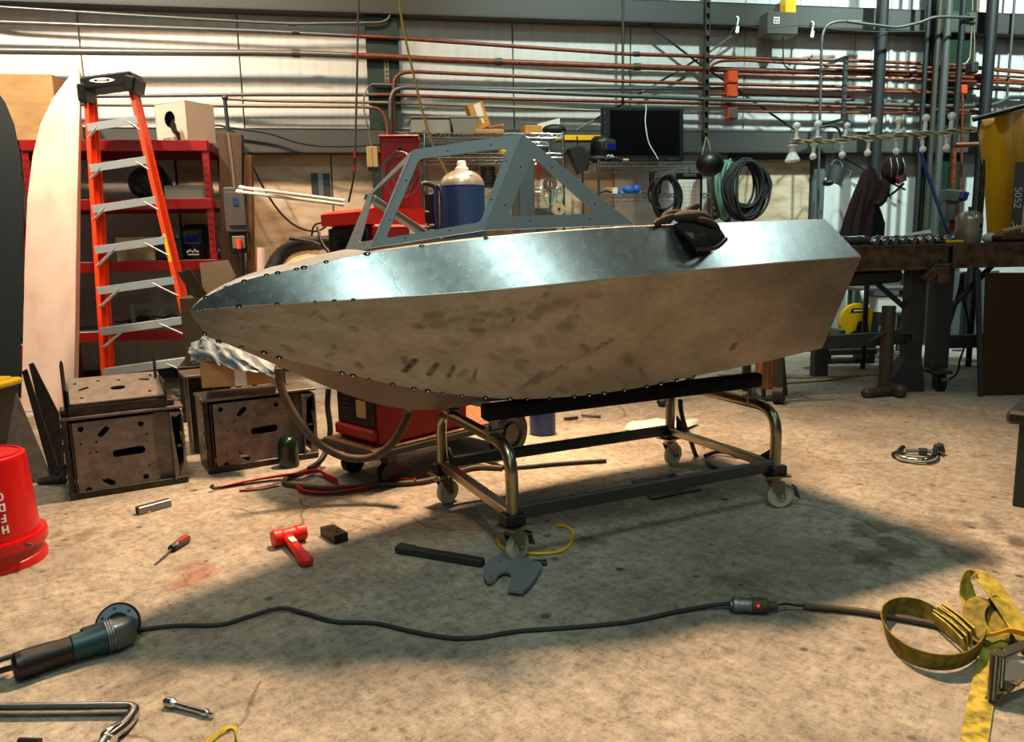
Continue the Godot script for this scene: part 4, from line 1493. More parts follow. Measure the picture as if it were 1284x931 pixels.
	mb = MB.new()
	p = V(-1.161,1.702,0.7)
	wbox(mb, p.x - 0.042, p.x + 0.042, p.y - 0.075, p.y + 0.08, 0.65, 0.7, 0.006)
	part(o, "box_body", mb, M.beige_paint)
	mb = MB.new()
	wbox(mb, p.x - 0.036, p.x + 0.036, p.y - 0.1, p.y - 0.075, 0.655, 0.695, 0.004)
	part(o, "bottom_cap", mb, M.black_plastic)
	mb = MB.new()
	wbox(mb, p.x - 0.002, p.x + 0.002, p.y - 0.07, p.y + 0.075, 0.7, 0.701, 0.0)
	part(o, "cover_seam", mb, M.box_grey)
	mb = MB.new()
	mb.tube(smooth([V(-1.019,1.78,-5.91),V(-1.045,1.948,-5.905),V(-1.062,2.062,-5.902),V(-1.052,2.148,-5.903),V(-1.02,2.211,-5.909),V(-0.996,2.228,-5.914)]), 0.006, 8)
	part(o, "control_cord", mb, M.tan_conduit)
	pipe("black cable drooping along the lower girt from the red shelving to the green column", smooth([V(-2.316,1.994,-6.137),V(-2.24,1.998,-6.151),V(-2.171,1.983,-6.164),V(-2.037,1.966,-6.189),V(-1.862,1.936,-6.221),V(-1.686,1.876,-6.254),V(-1.505,1.846,-6.287),V(-1.259,1.843,-6.333),V(-1.008,1.859,-6.379)]), 0.0085, M.black_rubber, "cable", "wall_cable", 0.0)
	pipe("black cable curving down the plywood to the loops beside the red welder", smooth([V(-2.161,1.978,-6.135),V(-2.092,1.889,-6.148),V(-2.017,1.707,-6.162),V(-1.941,1.523,-6.176),V(-1.834,1.335,-6.196),V(-1.72,1.22,-6.217),V(-1.6,1.174,-6.239),V(-1.525,1.185,-6.253),V(-1.436,1.235,-6.27),V(-1.433,1.171,-6.27),V(-1.494,1.095,-6.259),V(-1.576,1.072,-6.244),V(-1.598,1.11,-6.24),V(-1.58,1.205,-6.243),V(-1.535,1.236,-6.251),V(-1.473,1.235,-6.263),V(-1.437,1.209,-6.269)]), 0.0085, M.black_rubber, "cable", "wall_cable", 0.0)
	mb = MB.new()
	wbox(mb, (V(-1.664,1.57,0.03)).x, (V(-1.51,1.569,0.03)).x, (V(-1.608,1.44,0.03)).y, (V(-1.595,1.653,0.03)).y, 0.0, 0.012, 0.002)
	o = solo("duct_patch", "dark patch with a pale stripe fixed to the plywood wall", "patch", mb, M.dark_sheet)
	mb = MB.new()
	wbox(mb, (V(-1.606,1.57,0.03)).x, (V(-1.568,1.569,0.03)).x, (V(-1.608,1.44,0.03)).y, (V(-1.595,1.653,0.03)).y, 0.012, 0.014, 0.0)
	part(o, "pale_stripe", mb, M.galvanised)
	# brown post with electrical boxes
	mb = MB.new()
	mb.beam(V(-2.13,0.333,-5.78), V(-2.022,1.876,-5.78), 0.16, 0.09, WB().x)
	o = solo("wood_post", "wide brown wooden post carrying the grey switch box", "post", mb, M.dark_wood)
	mb = MB.new()
	mb.beam(V(-2.007,0.321,-5.85), V(-1.928,1.729,-5.85), 0.05, 0.09, WB().x)
	solo("wall_stud", "narrow light brown stud beside the grey switch box", "post", mb, M.stud_wood)
	o = thing("switch_box", "grey electrical switch box with a dark label on the wooden post", "switch box", V(-1.975,1.169,-5.62))
	mb = MB.new()
	mb.box(V(-1.976,1.32,-5.64), V(0.155, 0.32, 0.1), WB(), 0.008)
	part(o, "box_body", mb, M.box_grey)
	mb = MB.new()
	mb.box(V(-1.959,1.326,-5.585), V(0.125, 0.24, 0.012), WB(), 0.004)
	var lidp := part(o, "door", mb, M.box_grey)
	mb = MB.new()
	mb.box(V(-1.96,1.376,-5.576), V(0.035, 0.055, 0.004), WB(), 0.0)
	part(lidp, "label_plate", mb, M.blue_paint)
	mb = MB.new()
	mb.box(V(-1.884,1.393,-5.6), V(0.012, 0.07, 0.03), WB())
	part(o, "lever", mb, M.black_plastic)
	o = thing("power_outlet", "power outlet with an orange plug under the grey switch box", "outlet", V(-1.976,1.019,-5.62))
	mb = MB.new()
	mb.box(V(-1.981,1.083,-5.65), V(0.12, 0.15, 0.07), WB(), 0.006)
	part(o, "box_body", mb, M.black_plastic)
	mb = MB.new()
	mb.box(V(-1.968,1.088,-5.605), V(0.09, 0.09, 0.01), WB(), 0.004)
	part(o, "face_plate", mb, M.tan_conduit)
	o = thing("power_plug", "orange plug with a dark cord hanging from the outlet", "plug", V(-1.957,1.036,-5.57))
	mb = MB.new()
	mb.cyl(V(-1.968,1.1,-5.6), V(-1.953,1.036,-5.56), 0.022, 12, 0.014)
	part(o, "plug_body", mb, M.orange_webbing)
	mb = MB.new()
	mb.tube(smooth([V(-1.953,1.036,-5.56),V(-1.947,0.968,-5.56),V(-1.941,0.824,-5.56),V(-1.949,0.65,-5.56)]), 0.008, 8)
	part(o, "cord", mb, M.black_rubber)
	# rod with a T joint leaning by the shelving
	o = thing("steel_rod", "slim steel rod with a dark T joint standing before the wooden post", "rod", V(-1.969,1.451,-5.6))
	mb = MB.new()
	mb.tube([V(-1.98,1.866,-5.6),V(-1.968,1.673,-5.6),V(-1.962,1.462,-5.6)], 0.012, 8)
	part(o, "lower_rod", mb, M.tan_conduit)
	mb = MB.new()
	mb.tube([V(-1.985,2.089,-5.6),V(-1.983,2.002,-5.6),V(-1.98,1.866,-5.6)], 0.014, 8)
	mb.ball(V(-1.984,2.094,-5.6), V(0.022, 0.02, 0.02))
	part(o, "upper_rod", mb, M.black_iron)



func plate_frame(label: String, fl0: Vector3, fr0: Vector3, h: float, depth: float, mirror := false) -> Node3D:
	# welded steel box frame: slotted front plate, channel side, flat bars round it
	var w := fl0.distance_to(fr0)
	var x := (fr0 - fl0).normalized()
	var z := x.cross(Vector3.UP)
	var at := Transform3D(Basis(x, Vector3.UP, z), fl0)
	var o := thing("welded_box", label, "steel frame", (fl0 + fr0) * 0.5 - z * depth * 0.5)
	var mb := MB.new()
	var holes := []
	var pw := w * 0.66
	var x0 := w * 0.08
	var slot := func(cx: float, cy: float, ln: float, r: float, ang: float) -> Array:
		var a := []
		for k in 12:
			var t := TAU * k / 12.0
			var q := Vector2(cos(t), sin(t)) * r
			q.x += ln * 0.5 * (1.0 if cos(t) > -1e-6 else -1.0)
			a.append(Vector2(x0 + cx * pw, cy * h) + q.rotated(ang))
		return a
	holes.append(slot.call(0.66, 0.51, 0.09, 0.018, 0.03))
	holes.append(slot.call(0.37, 0.8, 0.03, 0.012, 0.75))
	holes.append(slot.call(0.37, 0.17, 0.03, 0.012, -0.6))
	for q in [[0.1, 0.86], [0.84, 0.84], [0.12, 0.1], [0.84, 0.16]]:
		holes.append(slot.call(q[0], q[1], 0.0, 0.012, 0.0))
	for q in [[0.08, 0.68], [0.27, 0.68], [0.18, 0.56], [0.26, 0.56], [0.9, 0.7], [0.13, 0.25], [0.3, 0.25], [0.9, 0.3]]:
		holes.append(slot.call(q[0], q[1], 0.0, 0.0045, 0.0))
	mb.prism([Vector2(x0, 0.035), Vector2(x0 + pw, 0.035), Vector2(x0 + pw, h - 0.02), Vector2(x0, h - 0.02)], at, -0.012, -0.004, holes)
	part(o, "front_plate", mb, M.raw_steel, "slotted front plate")
	# channel beside the plate with its flange
	mb = MB.new()
	mb.box(at * V(x0 + pw + 0.035, h * 0.5, -0.05), V(0.07, h - 0.04, 0.005), at.basis)
	mb.box(at * V(x0 + pw + 0.004, h * 0.5, -0.025), V(0.005, h - 0.04, 0.045), at.basis)
	mb.box(at * V(x0 + pw + 0.07, h * 0.5, -0.022), V(0.006, h - 0.04, 0.05), at.basis)
	part(o, "channel", mb, M.raw_steel)
	mb = MB.new()
	var hl := []
	for k in 5:
		for s in [0.3, 0.72]:
			if (k + int(s > 0.5)) % 2 == 0 or k == 2:
				var c := Vector2(lerpf(x0 + pw + 0.07, w, s), h * (0.12 + 0.19 * k))
				var a := []
				for j in 8:
					a.append(c + Vector2.from_angle(TAU * j / 8) * 0.0045)
				hl.append(a)
	mb.prism([Vector2(x0 + pw + 0.07, 0.02), Vector2(w, 0.02), Vector2(w, h - 0.02), Vector2(x0 + pw + 0.07, h - 0.02)], at, -0.006, 0.0, hl)
	part(o, "drilled_flange", mb, M.raw_steel)
	for bar in [[V(w * 0.5, 0.016, -0.015), V(w, 0.032, 0.035), "bottom_bar"], [V(0.012, h * 0.5, -0.03), V(0.022, h, 0.05), "side_bar"], [V(0.03, h * 0.5, -0.012), V(0.008, h - 0.04, 0.03), "side_bar"], [V(w * 0.5, h, -depth * 0.5), V(w * 1.02, 0.012, depth), "top_plate"], [V(0.006, h * 0.5, -depth * 0.5), V(0.01, h, depth * 0.9), "side_plate"], [V(w - 0.006, h * 0.5, -depth * 0.5), V(0.01, h - 0.04, depth * 0.9), "side_plate"], [V(w * 0.5, h * 0.5, -depth + 0.01), V(w, h - 0.03, 0.01), "back_plate"]]:
		mb = MB.new()
		mb.box(at * bar[0], bar[1], at.basis)
		part(o, bar[2], mb, M.mill_scale if bar[2] != "top_plate" else M.raw_steel)
	mb = MB.new()
	var rng := RandomNumberGenerator.new()
	rng.seed = 9
	for k in 16:
		mb.ball(at * V(0.0 if k % 2 else w, h * rng.randf(), -0.01 - 0.03 * rng.randf()), V(0.005, 0.012, 0.006), Basis(), 6, 4)
	part(o, "weld_bead", mb, M.weld_bright).set_meta("kind", "stuff")
	return o

func shelf_unit(label: String, s0: float, s1: float, levels: Array, top: float) -> void:
	var o := thing("shelving_unit", label, "shelf", W((s0 + s1) * 0.5, 0, 0.45))
	var mb: MB
	for s in [s0, s1]:
		for oo in [0.2, 0.75]:
			mb = MB.new()
			var sg := 1.0 if s == s0 else -1.0
			wbox(mb, s - 0.022 + sg * 0.02, s + 0.022 + sg * 0.02, 0, top, oo - 0.003, oo + 0.003, 0.001)
			wbox(mb, s - 0.003, s + 0.003, 0, top, oo - (0.045 if oo > 0.5 else 0.0), oo + (0.0 if oo > 0.5 else 0.045), 0.001)
			var post := part(o, "post", mb, M.red_paint)
			mb = MB.new()
			var k := 0.06
			while k < top - 0.03:
				for e in [-0.008, 0.008]:
					wbox(mb, s + sg * 0.02 - 0.006 + e, s + sg * 0.02 + 0.002 + e, k, k + 0.018, oo + 0.0025, oo + 0.004, 0.0)
				if oo > 0.5:
					wbox(mb, s - 0.0042 if sg < 0 else s + 0.003, s - 0.003 if sg < 0 else s + 0.0042, k, k + 0.018, oo - 0.03, oo - 0.018, 0.0)
				k += 0.05
			part(post, "keyhole", mb, M.ink).set_meta("kind", "stuff")
	for h in levels:
		for oo in [0.2, 0.75]:
			mb = MB.new()
			wbox(mb, s0, s1, h - 0.075, h, oo - 0.012, oo + 0.012, 0.004)
			part(o, "beam", mb, M.red_paint)
		for s in [s0, s1]:
			mb = MB.new()
			wbox(mb, s - 0.01, s + 0.01, h - 0.06, h - 0.01, 0.2, 0.75, 0.003)
			part(o, "end_beam", mb, M.red_paint)
		mb = MB.new()
		wbox(mb, s0 + 0.01, s1 - 0.01, h - 0.012, h, 0.21, 0.74, 0.002)
		part(o, "deck", mb, M.galvanised)

func welding_helmet(label: String, at: Vector3, yaw: float, sc: float, group := "") -> void:
	var o := thing("welding_helmet", label, "welding helmet", at)
	var b := Basis(Vector3.UP, yaw) * Basis().scaled(Vector3.ONE * sc)
	var t := Transform3D(b, at)
	var mb := MB.new()
	mb.xf = t
	# shell: faceted front, narrowing to the chin
	var g := []
	for i in 9:
		var v := i / 8.0
		var row := []
		var rw := lerpf(0.085, 0.115, sin(v * PI * 0.75)) * (1.0 if v < 0.8 else 1.0)
		for j in 13:
			var a := lerpf(-2.0, 2.0, j / 12.0)
			var y := 0.26 * v
			var dep := 0.13 * (1.0 - 0.25 * absf(v - 0.55)) * (0.55 if v > 0.97 else 1.0)
			row.append(V(sin(a) * rw * (0.75 if v > 0.97 else 1.0), y, cos(a) * dep))
		g.append(row)
	mb.slab(g, V(0, 0, 1), 0.004)
	var shell := part(o, "shell", mb, M.black_plastic)
	mb = MB.new()
	mb.xf = t
	mb.box(V(0, 0.165, 0.125), V(0.125, 0.105, 0.03), Basis(), 0.008)
	part(shell, "lens_bezel", mb, M.dark_sheet)
	mb = MB.new()
	mb.xf = t
	mb.box(V(0, 0.15, 0.142), V(0.095, 0.05, 0.006), Basis(), 0.002)
	part(shell, "lens", mb, M.blue_lens, "blue reflective lens")
	mb = MB.new()
	mb.xf = t
	for k in 5:
		mb.box(V(-0.04 + 0.018 * k, 0.058 + 0.008 * (k % 2), 0.134), V(0.012, 0.02 - 0.004 * (k % 3), 0.004), Basis(Vector3.BACK, 0.4 * (k - 2)), 0.0)
	mb.box(V(0, 0.036, 0.133), V(0.08, 0.008, 0.004), Basis(), 0.0)
	part(shell, "white_emblem", mb, M.white_ink)
	mb = MB.new()
	mb.xf = t
	var hb := []
	for k in 17:
		var a := TAU * k / 16
		hb.append(V(sin(a) * 0.095, 0.13, cos(a) * 0.085 - 0.04))
	mb.tube(hb, 0.008, 8)
	part(o, "headband", mb, M.black_rubber)

func carton(called: String, label: String, c: Vector3, s: Vector3, b: Basis, m: Material, tape: Material = null, group := "") -> Node3D:
	# c is the middle of the underside
	var o := thing(called, label, "box", c, group)
	var mb := MB.new()
	mb.box(c + b * V(0, s.y * 0.5, 0), s, b, 0.004)
	part(o, "box_body", mb, m)
	mb = MB.new()
	for sg in [-1.0, 1.0]:
		mb.box(c + b * V(0, s.y + 0.0015, sg * s.z * 0.25), V(s.x * 0.995, 0.003, s.z * 0.49), b, 0.001)
	part(o, "top_flap", mb, m)
	if tape:
		mb = MB.new()
		mb.box(c + b * V(0, s.y + 0.0035, 0), V(s.x, 0.001, 0.05), b, 0.0)
		mb.box(c + b * V(s.x * 0.5 + 0.0005, s.y * 0.75, 0), V(0.001, s.y * 0.5, 0.05), b, 0.0)
		mb.box(c + b * V(0, s.y * 0.5, s.z * 0.5 + 0.0006), V(0.05, s.y, 0.001), b, 0.0)
		part(o, "tape", mb, tape)
	return o

func build_left() -> void:
	var mb: MB
	var o: Node3D
	# red shelving
	var post: Vector3 = V(-2.321,1.4,0.75)
	var lv := [(V(-2.481,1.813,0.75)).y, (V(-2.462,1.407,0.75)).y, (V(-2.5,0.97,0.75)).y, (V(-2.763,0.472,0.75)).y]
	shelf_unit("red steel shelving unit with keyhole posts behind the orange ladder", post.x - 1.22, post.x, lv, lv[0])
	shelf_unit("red shelving unit under the big cardboard box, behind the leaning boards", post.x - 2.5, post.x - 1.27, [(V(-3.517,1.809,0.75)).y, 0.9, 0.4], (V(-3.517,1.809,0.75)).y)
	var c: Vector3 = V(-3.53,1.857,0.6)
	carton("cardboard_box", "large closed cardboard box on top of the shelving at the far left", W(c.x - 0.14, lv[0] + 0.001, 0.45), V(0.72, 0.44, 0.5), WB(), M.cardboard)
	# white box of wiping cloths
	c = V(-2.503,1.822,0.6)
	var cb := W(c.x, lv[0] + 0.001, 0.55)
	var bb := Basis(Vector3.UP, -0.5)
	o = thing("cloth_box", "white dispenser box with a round black hole on top of the red shelving", "box", cb)
	mb = MB.new()
	var hole := []
	for k in 20:
		hole.append(Vector2(-0.01, 0.16) + Vector2.from_angle(TAU * k / 20) * 0.058)
	mb.prism([Vector2(-0.165, 0), Vector2(0.165, 0), Vector2(0.165, 0.275), Vector2(-0.165, 0.275)], Transform3D(bb, cb + bb * V(0, 0, 0.12)), -0.004, 0.0, [hole])
	for q in [[V(0, 0.2725, -0.004), V(0.33, 0.005, 0.248)], [V(0, 0.0025, -0.004), V(0.33, 0.005, 0.248)], [V(0.1625, 0.1375, -0.004), V(0.005, 0.27, 0.248)], [V(0, 0.1375, -0.126), V(0.33, 0.27, 0.004)]]:
		mb.box(cb + bb * q[0], q[1], bb, 0.0)
	part(o, "box_body", mb, M.card_dim)
	mb = MB.new()
	mb.box(cb + bb * V(0, 0.14, 0.08), V(0.32, 0.26, 0.004), bb, 0.0)
	part(o, "painted_inside_shade", mb, M.ink)  # dark sheet standing in for the shade inside the box
	mb = MB.new()
	mb.box(cb + bb * V(-0.1625, 0.1375, -0.004), V(0.006, 0.272, 0.248), bb, 0.0)
	part(o, "grey_side", mb, M.dark_sheet)
	mb = MB.new()
	mb.prism([Vector2(0.0, 0.11), Vector2(0.05, 0.13), Vector2(0.06, 0.08), Vector2(0.085, 0.06), Vector2(0.09, 0.0), Vector2(0.075, 0.002), Vector2(0.07, 0.045), Vector2(0.03, 0.06)], Transform3D(bb, cb + bb * V(0, 0, 0.122)), -0.001, 0.012)
	part(o, "hanging_cloth", mb, M.black_rubber)
	text(o, "print", "WIPING CLOTHS", Transform3D(bb, cb + bb * V(-0.005, 0.026, 0.1205)), 0.017, M.ink, 0.001)
	# things on the shelves
	c = V(-2.776,1.43,0.55)
	o = thing("face_shield_hood", "glossy black welding hood lying on the upper shelf behind the ladder", "welding helmet", W(c.x, lv[1] + 0.001, 0.5))
	mb = MB.new()
	mb.ball(W(c.x - 0.02, lv[1] + 0.13, 0.5), V(0.15, 0.127, 0.12), WB(), 20, 12)
	part(o, "shell", mb, M.black_plastic)
	mb = MB.new()
	mb.ball(W(c.x + 0.03, lv[1] + 0.215, 0.5), V(0.06, 0.05, 0.07), WB(), 14, 8)
	part(o, "crown", mb, M.black_plastic)
	mb = MB.new()
	mb.tube(smooth([W(c.x + 0.05, lv[1] + 0.2, 0.52), W(c.x + 0.12, lv[1] + 0.17, 0.55), W(c.x + 0.15, lv[1] + 0.09, 0.56), W(c.x + 0.13, lv[1] + 0.02, 0.54)]), 0.009, 8)
	part(o, "headband", mb, M.black_rubber)
	c = V(-2.513,1.436,0.5)
	mb = MB.new()
	wbox(mb, c.x - 0.16, c.x + 0.13, lv[1] + 0.001, lv[1] + 0.105, 0.3, 0.62, 0.004)
	solo("clear_bin", "low clear bin on the upper shelf, right of the black hood", "bin", mb, M.clear_bin)
	c = V(-2.473,0.979,0.55)
	welding_helmet("black welding helmet with a blue lens and white emblem on the red shelf", W(c.x - 0.02, lv[2] + 0.002, 0.5), WALL_YAW - 0.1, 1.0)
	mb = MB.new()
	mb.ball(W(c.x + 0.14, lv[2] + 0.046, 0.6), V(0.055, 0.045, 0.05), WB(), 12, 8)
	solo("blue_roll", "dark blue roll beside the welding helmet on the red shelf", "roll", mb, M.blue_rubber)
	c = V(-2.631,0.983,0.6)
	o = thing("green_case", "dark green case with an orange label on the red shelf", "case", W(c.x, lv[2] + 0.001, 0.5))
	c.x -= 0.06
	mb = MB.new()
	wbox(mb, c.x - 0.1, c.x + 0.1, lv[2] + 0.001, lv[2] + 0.16, 0.38, 0.56, 0.012)
	part(o, "case_body", mb, M.green_paint)
	mb = MB.new()
	wbox(mb, c.x - 0.03, c.x + 0.06, lv[2] + 0.03, lv[2] + 0.065, 0.56, 0.563, 0.0)
	part(o, "orange_label", mb, M.orange_card)
	mb = MB.new()
	for k in 3:
		mb.cyl(W(c.x - 0.05 + 0.05 * k, lv[2] + 0.16, 0.48), W(c.x - 0.05 + 0.05 * k, lv[2] + 0.2, 0.48), 0.02, 10)
	part(o, "knob", mb, M.green_hose)
	c = V(-2.933,0.99,0.55)
	carton("parts_carton", "tan carton with open flaps on the red shelf behind the ladder", W(c.x + 0.02, lv[2] + 0.001, 0.5), V(0.26, 0.17, 0.22), WB(), M.tan_cloth)
	c = V(-2.854,0.469,0.5)
	o = thing("hanger_bundle", "dark tangle of bent steel bars on the lower red shelf", "metal scrap", W(c.x, lv[3] + 0.0, 0.5))
	var rng := RandomNumberGenerator.new()
	rng.seed = 4
	for k in 14:
		mb = MB.new()
		var s0 := c.x + rng.randf_range(-0.3, 0.1)
		mb.tube(smooth([W(s0, lv[3] + 0.01 + 0.01 * (k % 5), 0.35 + rng.randf() * 0.3), W(s0 + 0.1, lv[3] + 0.05 + 0.012 * (k % 4), 0.5), W(s0 + 0.22, lv[3] + 0.02 + 0.012 * (k % 6), 0.4 + rng.randf() * 0.3)]), 0.006, 6)
		part(o, "bent_bar", mb, M.black_iron)
	c = V(-2.939,0.492,0.7)
	mb = MB.new()
	mb.box(W(c.x + 0.17, lv[3] + 0.16, 0.6), V(0.45, 0.05, 0.004), WB())
	mb.box(W(c.x + 0.17, lv[3] + 0.137, 0.58), V(0.45, 0.004, 0.04), WB())
	mb.box(W(c.x - 0.04, lv[3] + 0.093, 0.58), V(0.03, 0.184, 0.03), WB())
	mb.box(W(c.x + 0.38, lv[3] + 0.093, 0.58), V(0.03, 0.184, 0.03), WB())
	solo("angle_bar", "galvanised angle bar standing over the bar tangle on the lower shelf", "bracket", mb, M.galvanised)
	# orange step ladder
	o = thing("step_ladder", "orange fibreglass step ladder with aluminium treads and a black top", "ladder", V(-2.48,0.033,-5))
	var LT := V(-2.803,2.112,-5.3)
	var LBm := V(-2.72,0.189,-4.98)
	var RT := V(-2.504,2.115,-5.3)
	var RBm := V(-2.096,0.217,-4.98)
	LBm = LT + (LBm - LT) * 1.085
	RBm = RT + (RBm - RT) * 1.085
	LBm.y = maxf(LBm.y, 0.01)
	var sx := (RT - LT).normalized()
	for q in [[LT, LBm, 1.0], [RT, RBm, -1.0]]:
		var d: Vector3 = (q[1] - q[0]).normalized()
		var nz := sx.cross(d).normalized()
		if nz.z < 0:
			nz = -nz
		mb = MB.new()
		mb.beam(q[0], q[1], 0.028, 0.006, sx)
		mb.beam(q[0] - nz * 0.07, q[1] - nz * 0.07, 0.028, 0.006, sx)
		var web: Vector3 = sx * 0.012 * -q[2]
		mb.beam(q[0] - nz * 0.035 + web, q[1] - nz * 0.035 + web, 0.005, 0.07, sx)
		part(o, "front_rail", mb, M.orange_fibreglass)
		mb = MB.new()
		var rt: Vector3 = q[0] - nz * 0.1 + sx * 0.004 * q[2]
		var rb: Vector3 = q[1] + V(0, 0, -0.12) + sx * 0.004 * q[2]
		rb.y = maxf(rb.y, 0.01)
		mb.beam(rt, rb, 0.03, 0.02, sx)
		part(o, "rear_rail", mb, M.orange_fibreglass)
	for i in 7:
		var a := LT.lerp(LBm, (0.1325 + 0.14 * i) / 1.085)
		var b := RT.lerp(RBm, (0.1125 + 0.1396 * i) / 1.085)
		mb = MB.new()
		var nz := V(0, 0, 1)
		mb.beam(a + nz * 0.004, b + nz * 0.004, 0.05, 0.006, Vector3.UP)
		mb.beam(a + V(0, 0.022, -0.04), b + V(0, 0.022, -0.04), 0.006, 0.085, Vector3.UP)
		part(o, "tread", mb, M.tread_aluminium)
		for q in [[a, b, LT, LBm], [b, a, RT, RBm]]:
			mb = MB.new()
			var dn: Vector3 = (q[3] - q[2]).normalized()
			var L := 0.07 if i < 3 else 0.11
			mb.beam(q[0] + (q[1] - q[0]) * (0.2 if i < 3 else 0.3), q[0] + dn * L, 0.018, 0.005, V(0, 0.5, 0.5))
			part(o, "tread_brace", mb, M.tread_aluminium)
	mb = MB.new()
	var cl := LT.lerp(RT, -0.06)
	var cr := LT.lerp(RT, 1.1) + V(0, 0.03, 0)
	mb.beam(cl + V(0, 0.03, -0.06), cr + V(0, 0.03, -0.06), 0.085, 0.19, Vector3.UP, 0.012)
	mb.box(cl + V(0.01, -0.03, -0.03), V(0.055, 0.12, 0.16), Basis(), 0.01)
	mb.box(cr + V(-0.012, -0.01, -0.03), V(0.075, 0.1, 0.17), Basis(Vector3.BACK, -0.25), 0.012)
	var cap := part(o, "top_cap", mb, M.black_plastic)
	mb = MB.new()
	var dm := []
	for k in 16:
		dm.append(Vector2(cos(TAU * k / 16) * 0.085, sin(TAU * k / 16) * 0.016 * (0.6 + 0.4 * absf(sin(TAU * k / 16)))))
	var mid := (cl + cr) * 0.5 + V(-0.02, 0.03, 0.036)
	mb.prism(dm, Transform3D(Basis(sx, Vector3.UP, sx.cross(Vector3.UP)), mid), 0.0, 0.002)
	part(cap, "white_badge", mb, M.white_ink)
	mb = MB.new()
	mb.prism([Vector2(-0.05, -0.006), Vector2(0.05, -0.006), Vector2(0.05, 0.006), Vector2(-0.05, 0.006)], Transform3D(Basis(sx, Vector3.UP, sx.cross(Vector3.UP)), mid), 0.0015, 0.003)
	part(cap, "badge_band", mb, M.black_plastic)
	text(cap, "badge_lettering", "WERNER", Transform3D(Basis(sx, Vector3.UP, sx.cross(Vector3.UP)), mid + V(0, 0, 0.0035)), 0.011, M.white_ink, 0.0008)
	mb = MB.new()
	var wl := LT.lerp(LBm, 0.4)
	wl = RT.lerp(RBm, 0.47)
	mb.beam(wl + V(0, 0, 0.0035), RT.lerp(RBm, 0.56) + V(0, 0, 0.0035), 0.02, 0.002, sx)
	part(o, "warning_label", mb, M.yellow_paint)
	# tall curved sheet leaning on the shelving
	var prof := [V(-3.251,0.163,-4.95),V(-3.229,0.508,-5),V(-3.198,0.976,-5.06),V(-3.166,1.391,-5.12),V(-3.133,1.677,-5.18),V(-3.08,1.885,-5.22),V(-3.005,2.047,-5.26),V(-2.924,2.163,-5.29),V(-2.845,2.257,-5.31)]
	var edge := [V(-2.914,0.112,-4.95),V(-2.887,0.5,-5),V(-2.862,0.969,-5.06),V(-2.84,1.384,-5.12),V(-2.834,1.671,-5.18),V(-2.827,1.88,-5.22),V(-2.825,2.044,-5.26),V(-2.827,2.13,-5.29),V(-2.836,2.246,-5.31)]
	var fold := [V(-2.924,0.088,-5.02),V(-2.898,0.492,-5.07),V(-2.872,0.968,-5.13),V(-2.855,1.388,-5.19),V(-2.853,1.679,-5.25),V(-2.849,1.891,-5.29),V(-2.85,2.057,-5.33),V(-2.849,2.186,-5.36),V(-2.843,2.253,-5.33)]
	var lean := V(0, 0, 0)
	var foot: Vector3 = prof[0]
	for q in [prof, edge, fold]:
		var b0: Vector3 = q[0]
		var d: Vector3 = (q[0] - q[1])
		q.push_front(b0 + d * ((b0.y - 0.004) / -d.y))
	var g := []
	for i in prof.size():
		g.append([prof[i], prof[i].lerp(edge[i], 0.5), edge[i]])
	mb = MB.new()
	mb.slab(g, V(0, 0, 1), 0.008)
	o = thing("curved_board", "tall pale peach board with a curved edge and pointed top, leaning by the ladder", "board", V(foot.x + 0.17, 0, foot.z))
	part(o, "face_sheet", mb, M.peach_board)
	g = []
	for i in edge.size():
		g.append([edge[i], fold[i]])
	mb = MB.new()
	mb.slab(g, V(1, 0, 0.7), 0.008)
	part(o, "folded_edge", mb, M.peach_board)
	# dark grey curved sheet at the far left
	prof = [V(-2.89,0.37,-4.4),V(-2.859,0.658,-4.43),V(-2.826,1.025,-4.47),V(-2.814,1.345,-4.51),V(-2.82,1.595,-4.54),V(-2.853,1.778,-4.57),V(-2.901,1.902,-4.59),V(-2.989,2.032,-4.61)]
	edge = [V(-3.375,0.382,-4.4),V(-3.356,0.669,-4.43),V(-3.333,1.037,-4.47),V(-3.317,1.356,-4.51),V(-3.303,1.606,-4.54),V(-3.253,1.787,-4.57),V(-3.205,1.909,-4.59),V(-3.109,2.034,-4.61)]
	for q in [prof, edge]:
		var b0: Vector3 = q[0]
		var d: Vector3 = (q[0] - q[1])
		q.push_front(b0 + d * ((b0.y - 0.004) / -d.y))
	g = []
	for i in prof.size():
		g.append([prof[i], prof[i].lerp(edge[i], 0.5), edge[i]])
	mb = MB.new()
	mb.slab(g, V(0, 0, 1), 0.006)
	o = solo("curved_sheet", "dark grey metal sheet with a curved edge at the far left", "board", mb, M.dark_sheet)
	# black tote with a yellow lid
	var tc: Vector3 = V(-2.719,0,-3.765)
	tc.y = 0
	o = thing("storage_tote", "black storage tote with a yellow lid at the far left", "tote", tc)
	mb = MB.new()
	g = []
	for r in [[0.0, 0.2, 0.14], [0.02, 0.205, 0.145], [0.36, 0.225, 0.165]]:
		var row := []
		for k in 17:
			var a := TAU * (k + 0.5) / 16.0
			var ex := signf(cos(a)) * pow(absf(cos(a)), 0.35)
			var ez := signf(sin(a)) * pow(absf(sin(a)), 0.35)
			row.append(tc + V(ex * r[1] - 0.09, r[0], ez * r[2]))
		g.append(row)
	mb.sheet(g, V(0, 0, 1))
	mb.box(tc + V(-0.09, 0.005, 0), V(0.38, 0.008, 0.26))
	for k in 3:
		mb.box(tc + V(-0.2 + 0.12 * k, 0.2, 0.157), V(0.03, 0.28, 0.012), Basis(Vector3.RIGHT, 0.06), 0.004)
	part(o, "tub", mb, M.black_plastic)
	mb = MB.new()
	mb.box(tc + V(-0.09, 0.375, 0), V(0.475, 0.035, 0.355), Basis(), 0.012)
	mb.box(tc + V(-0.09, 0.396, 0), V(0.4, 0.014, 0.28), Basis(), 0.006)
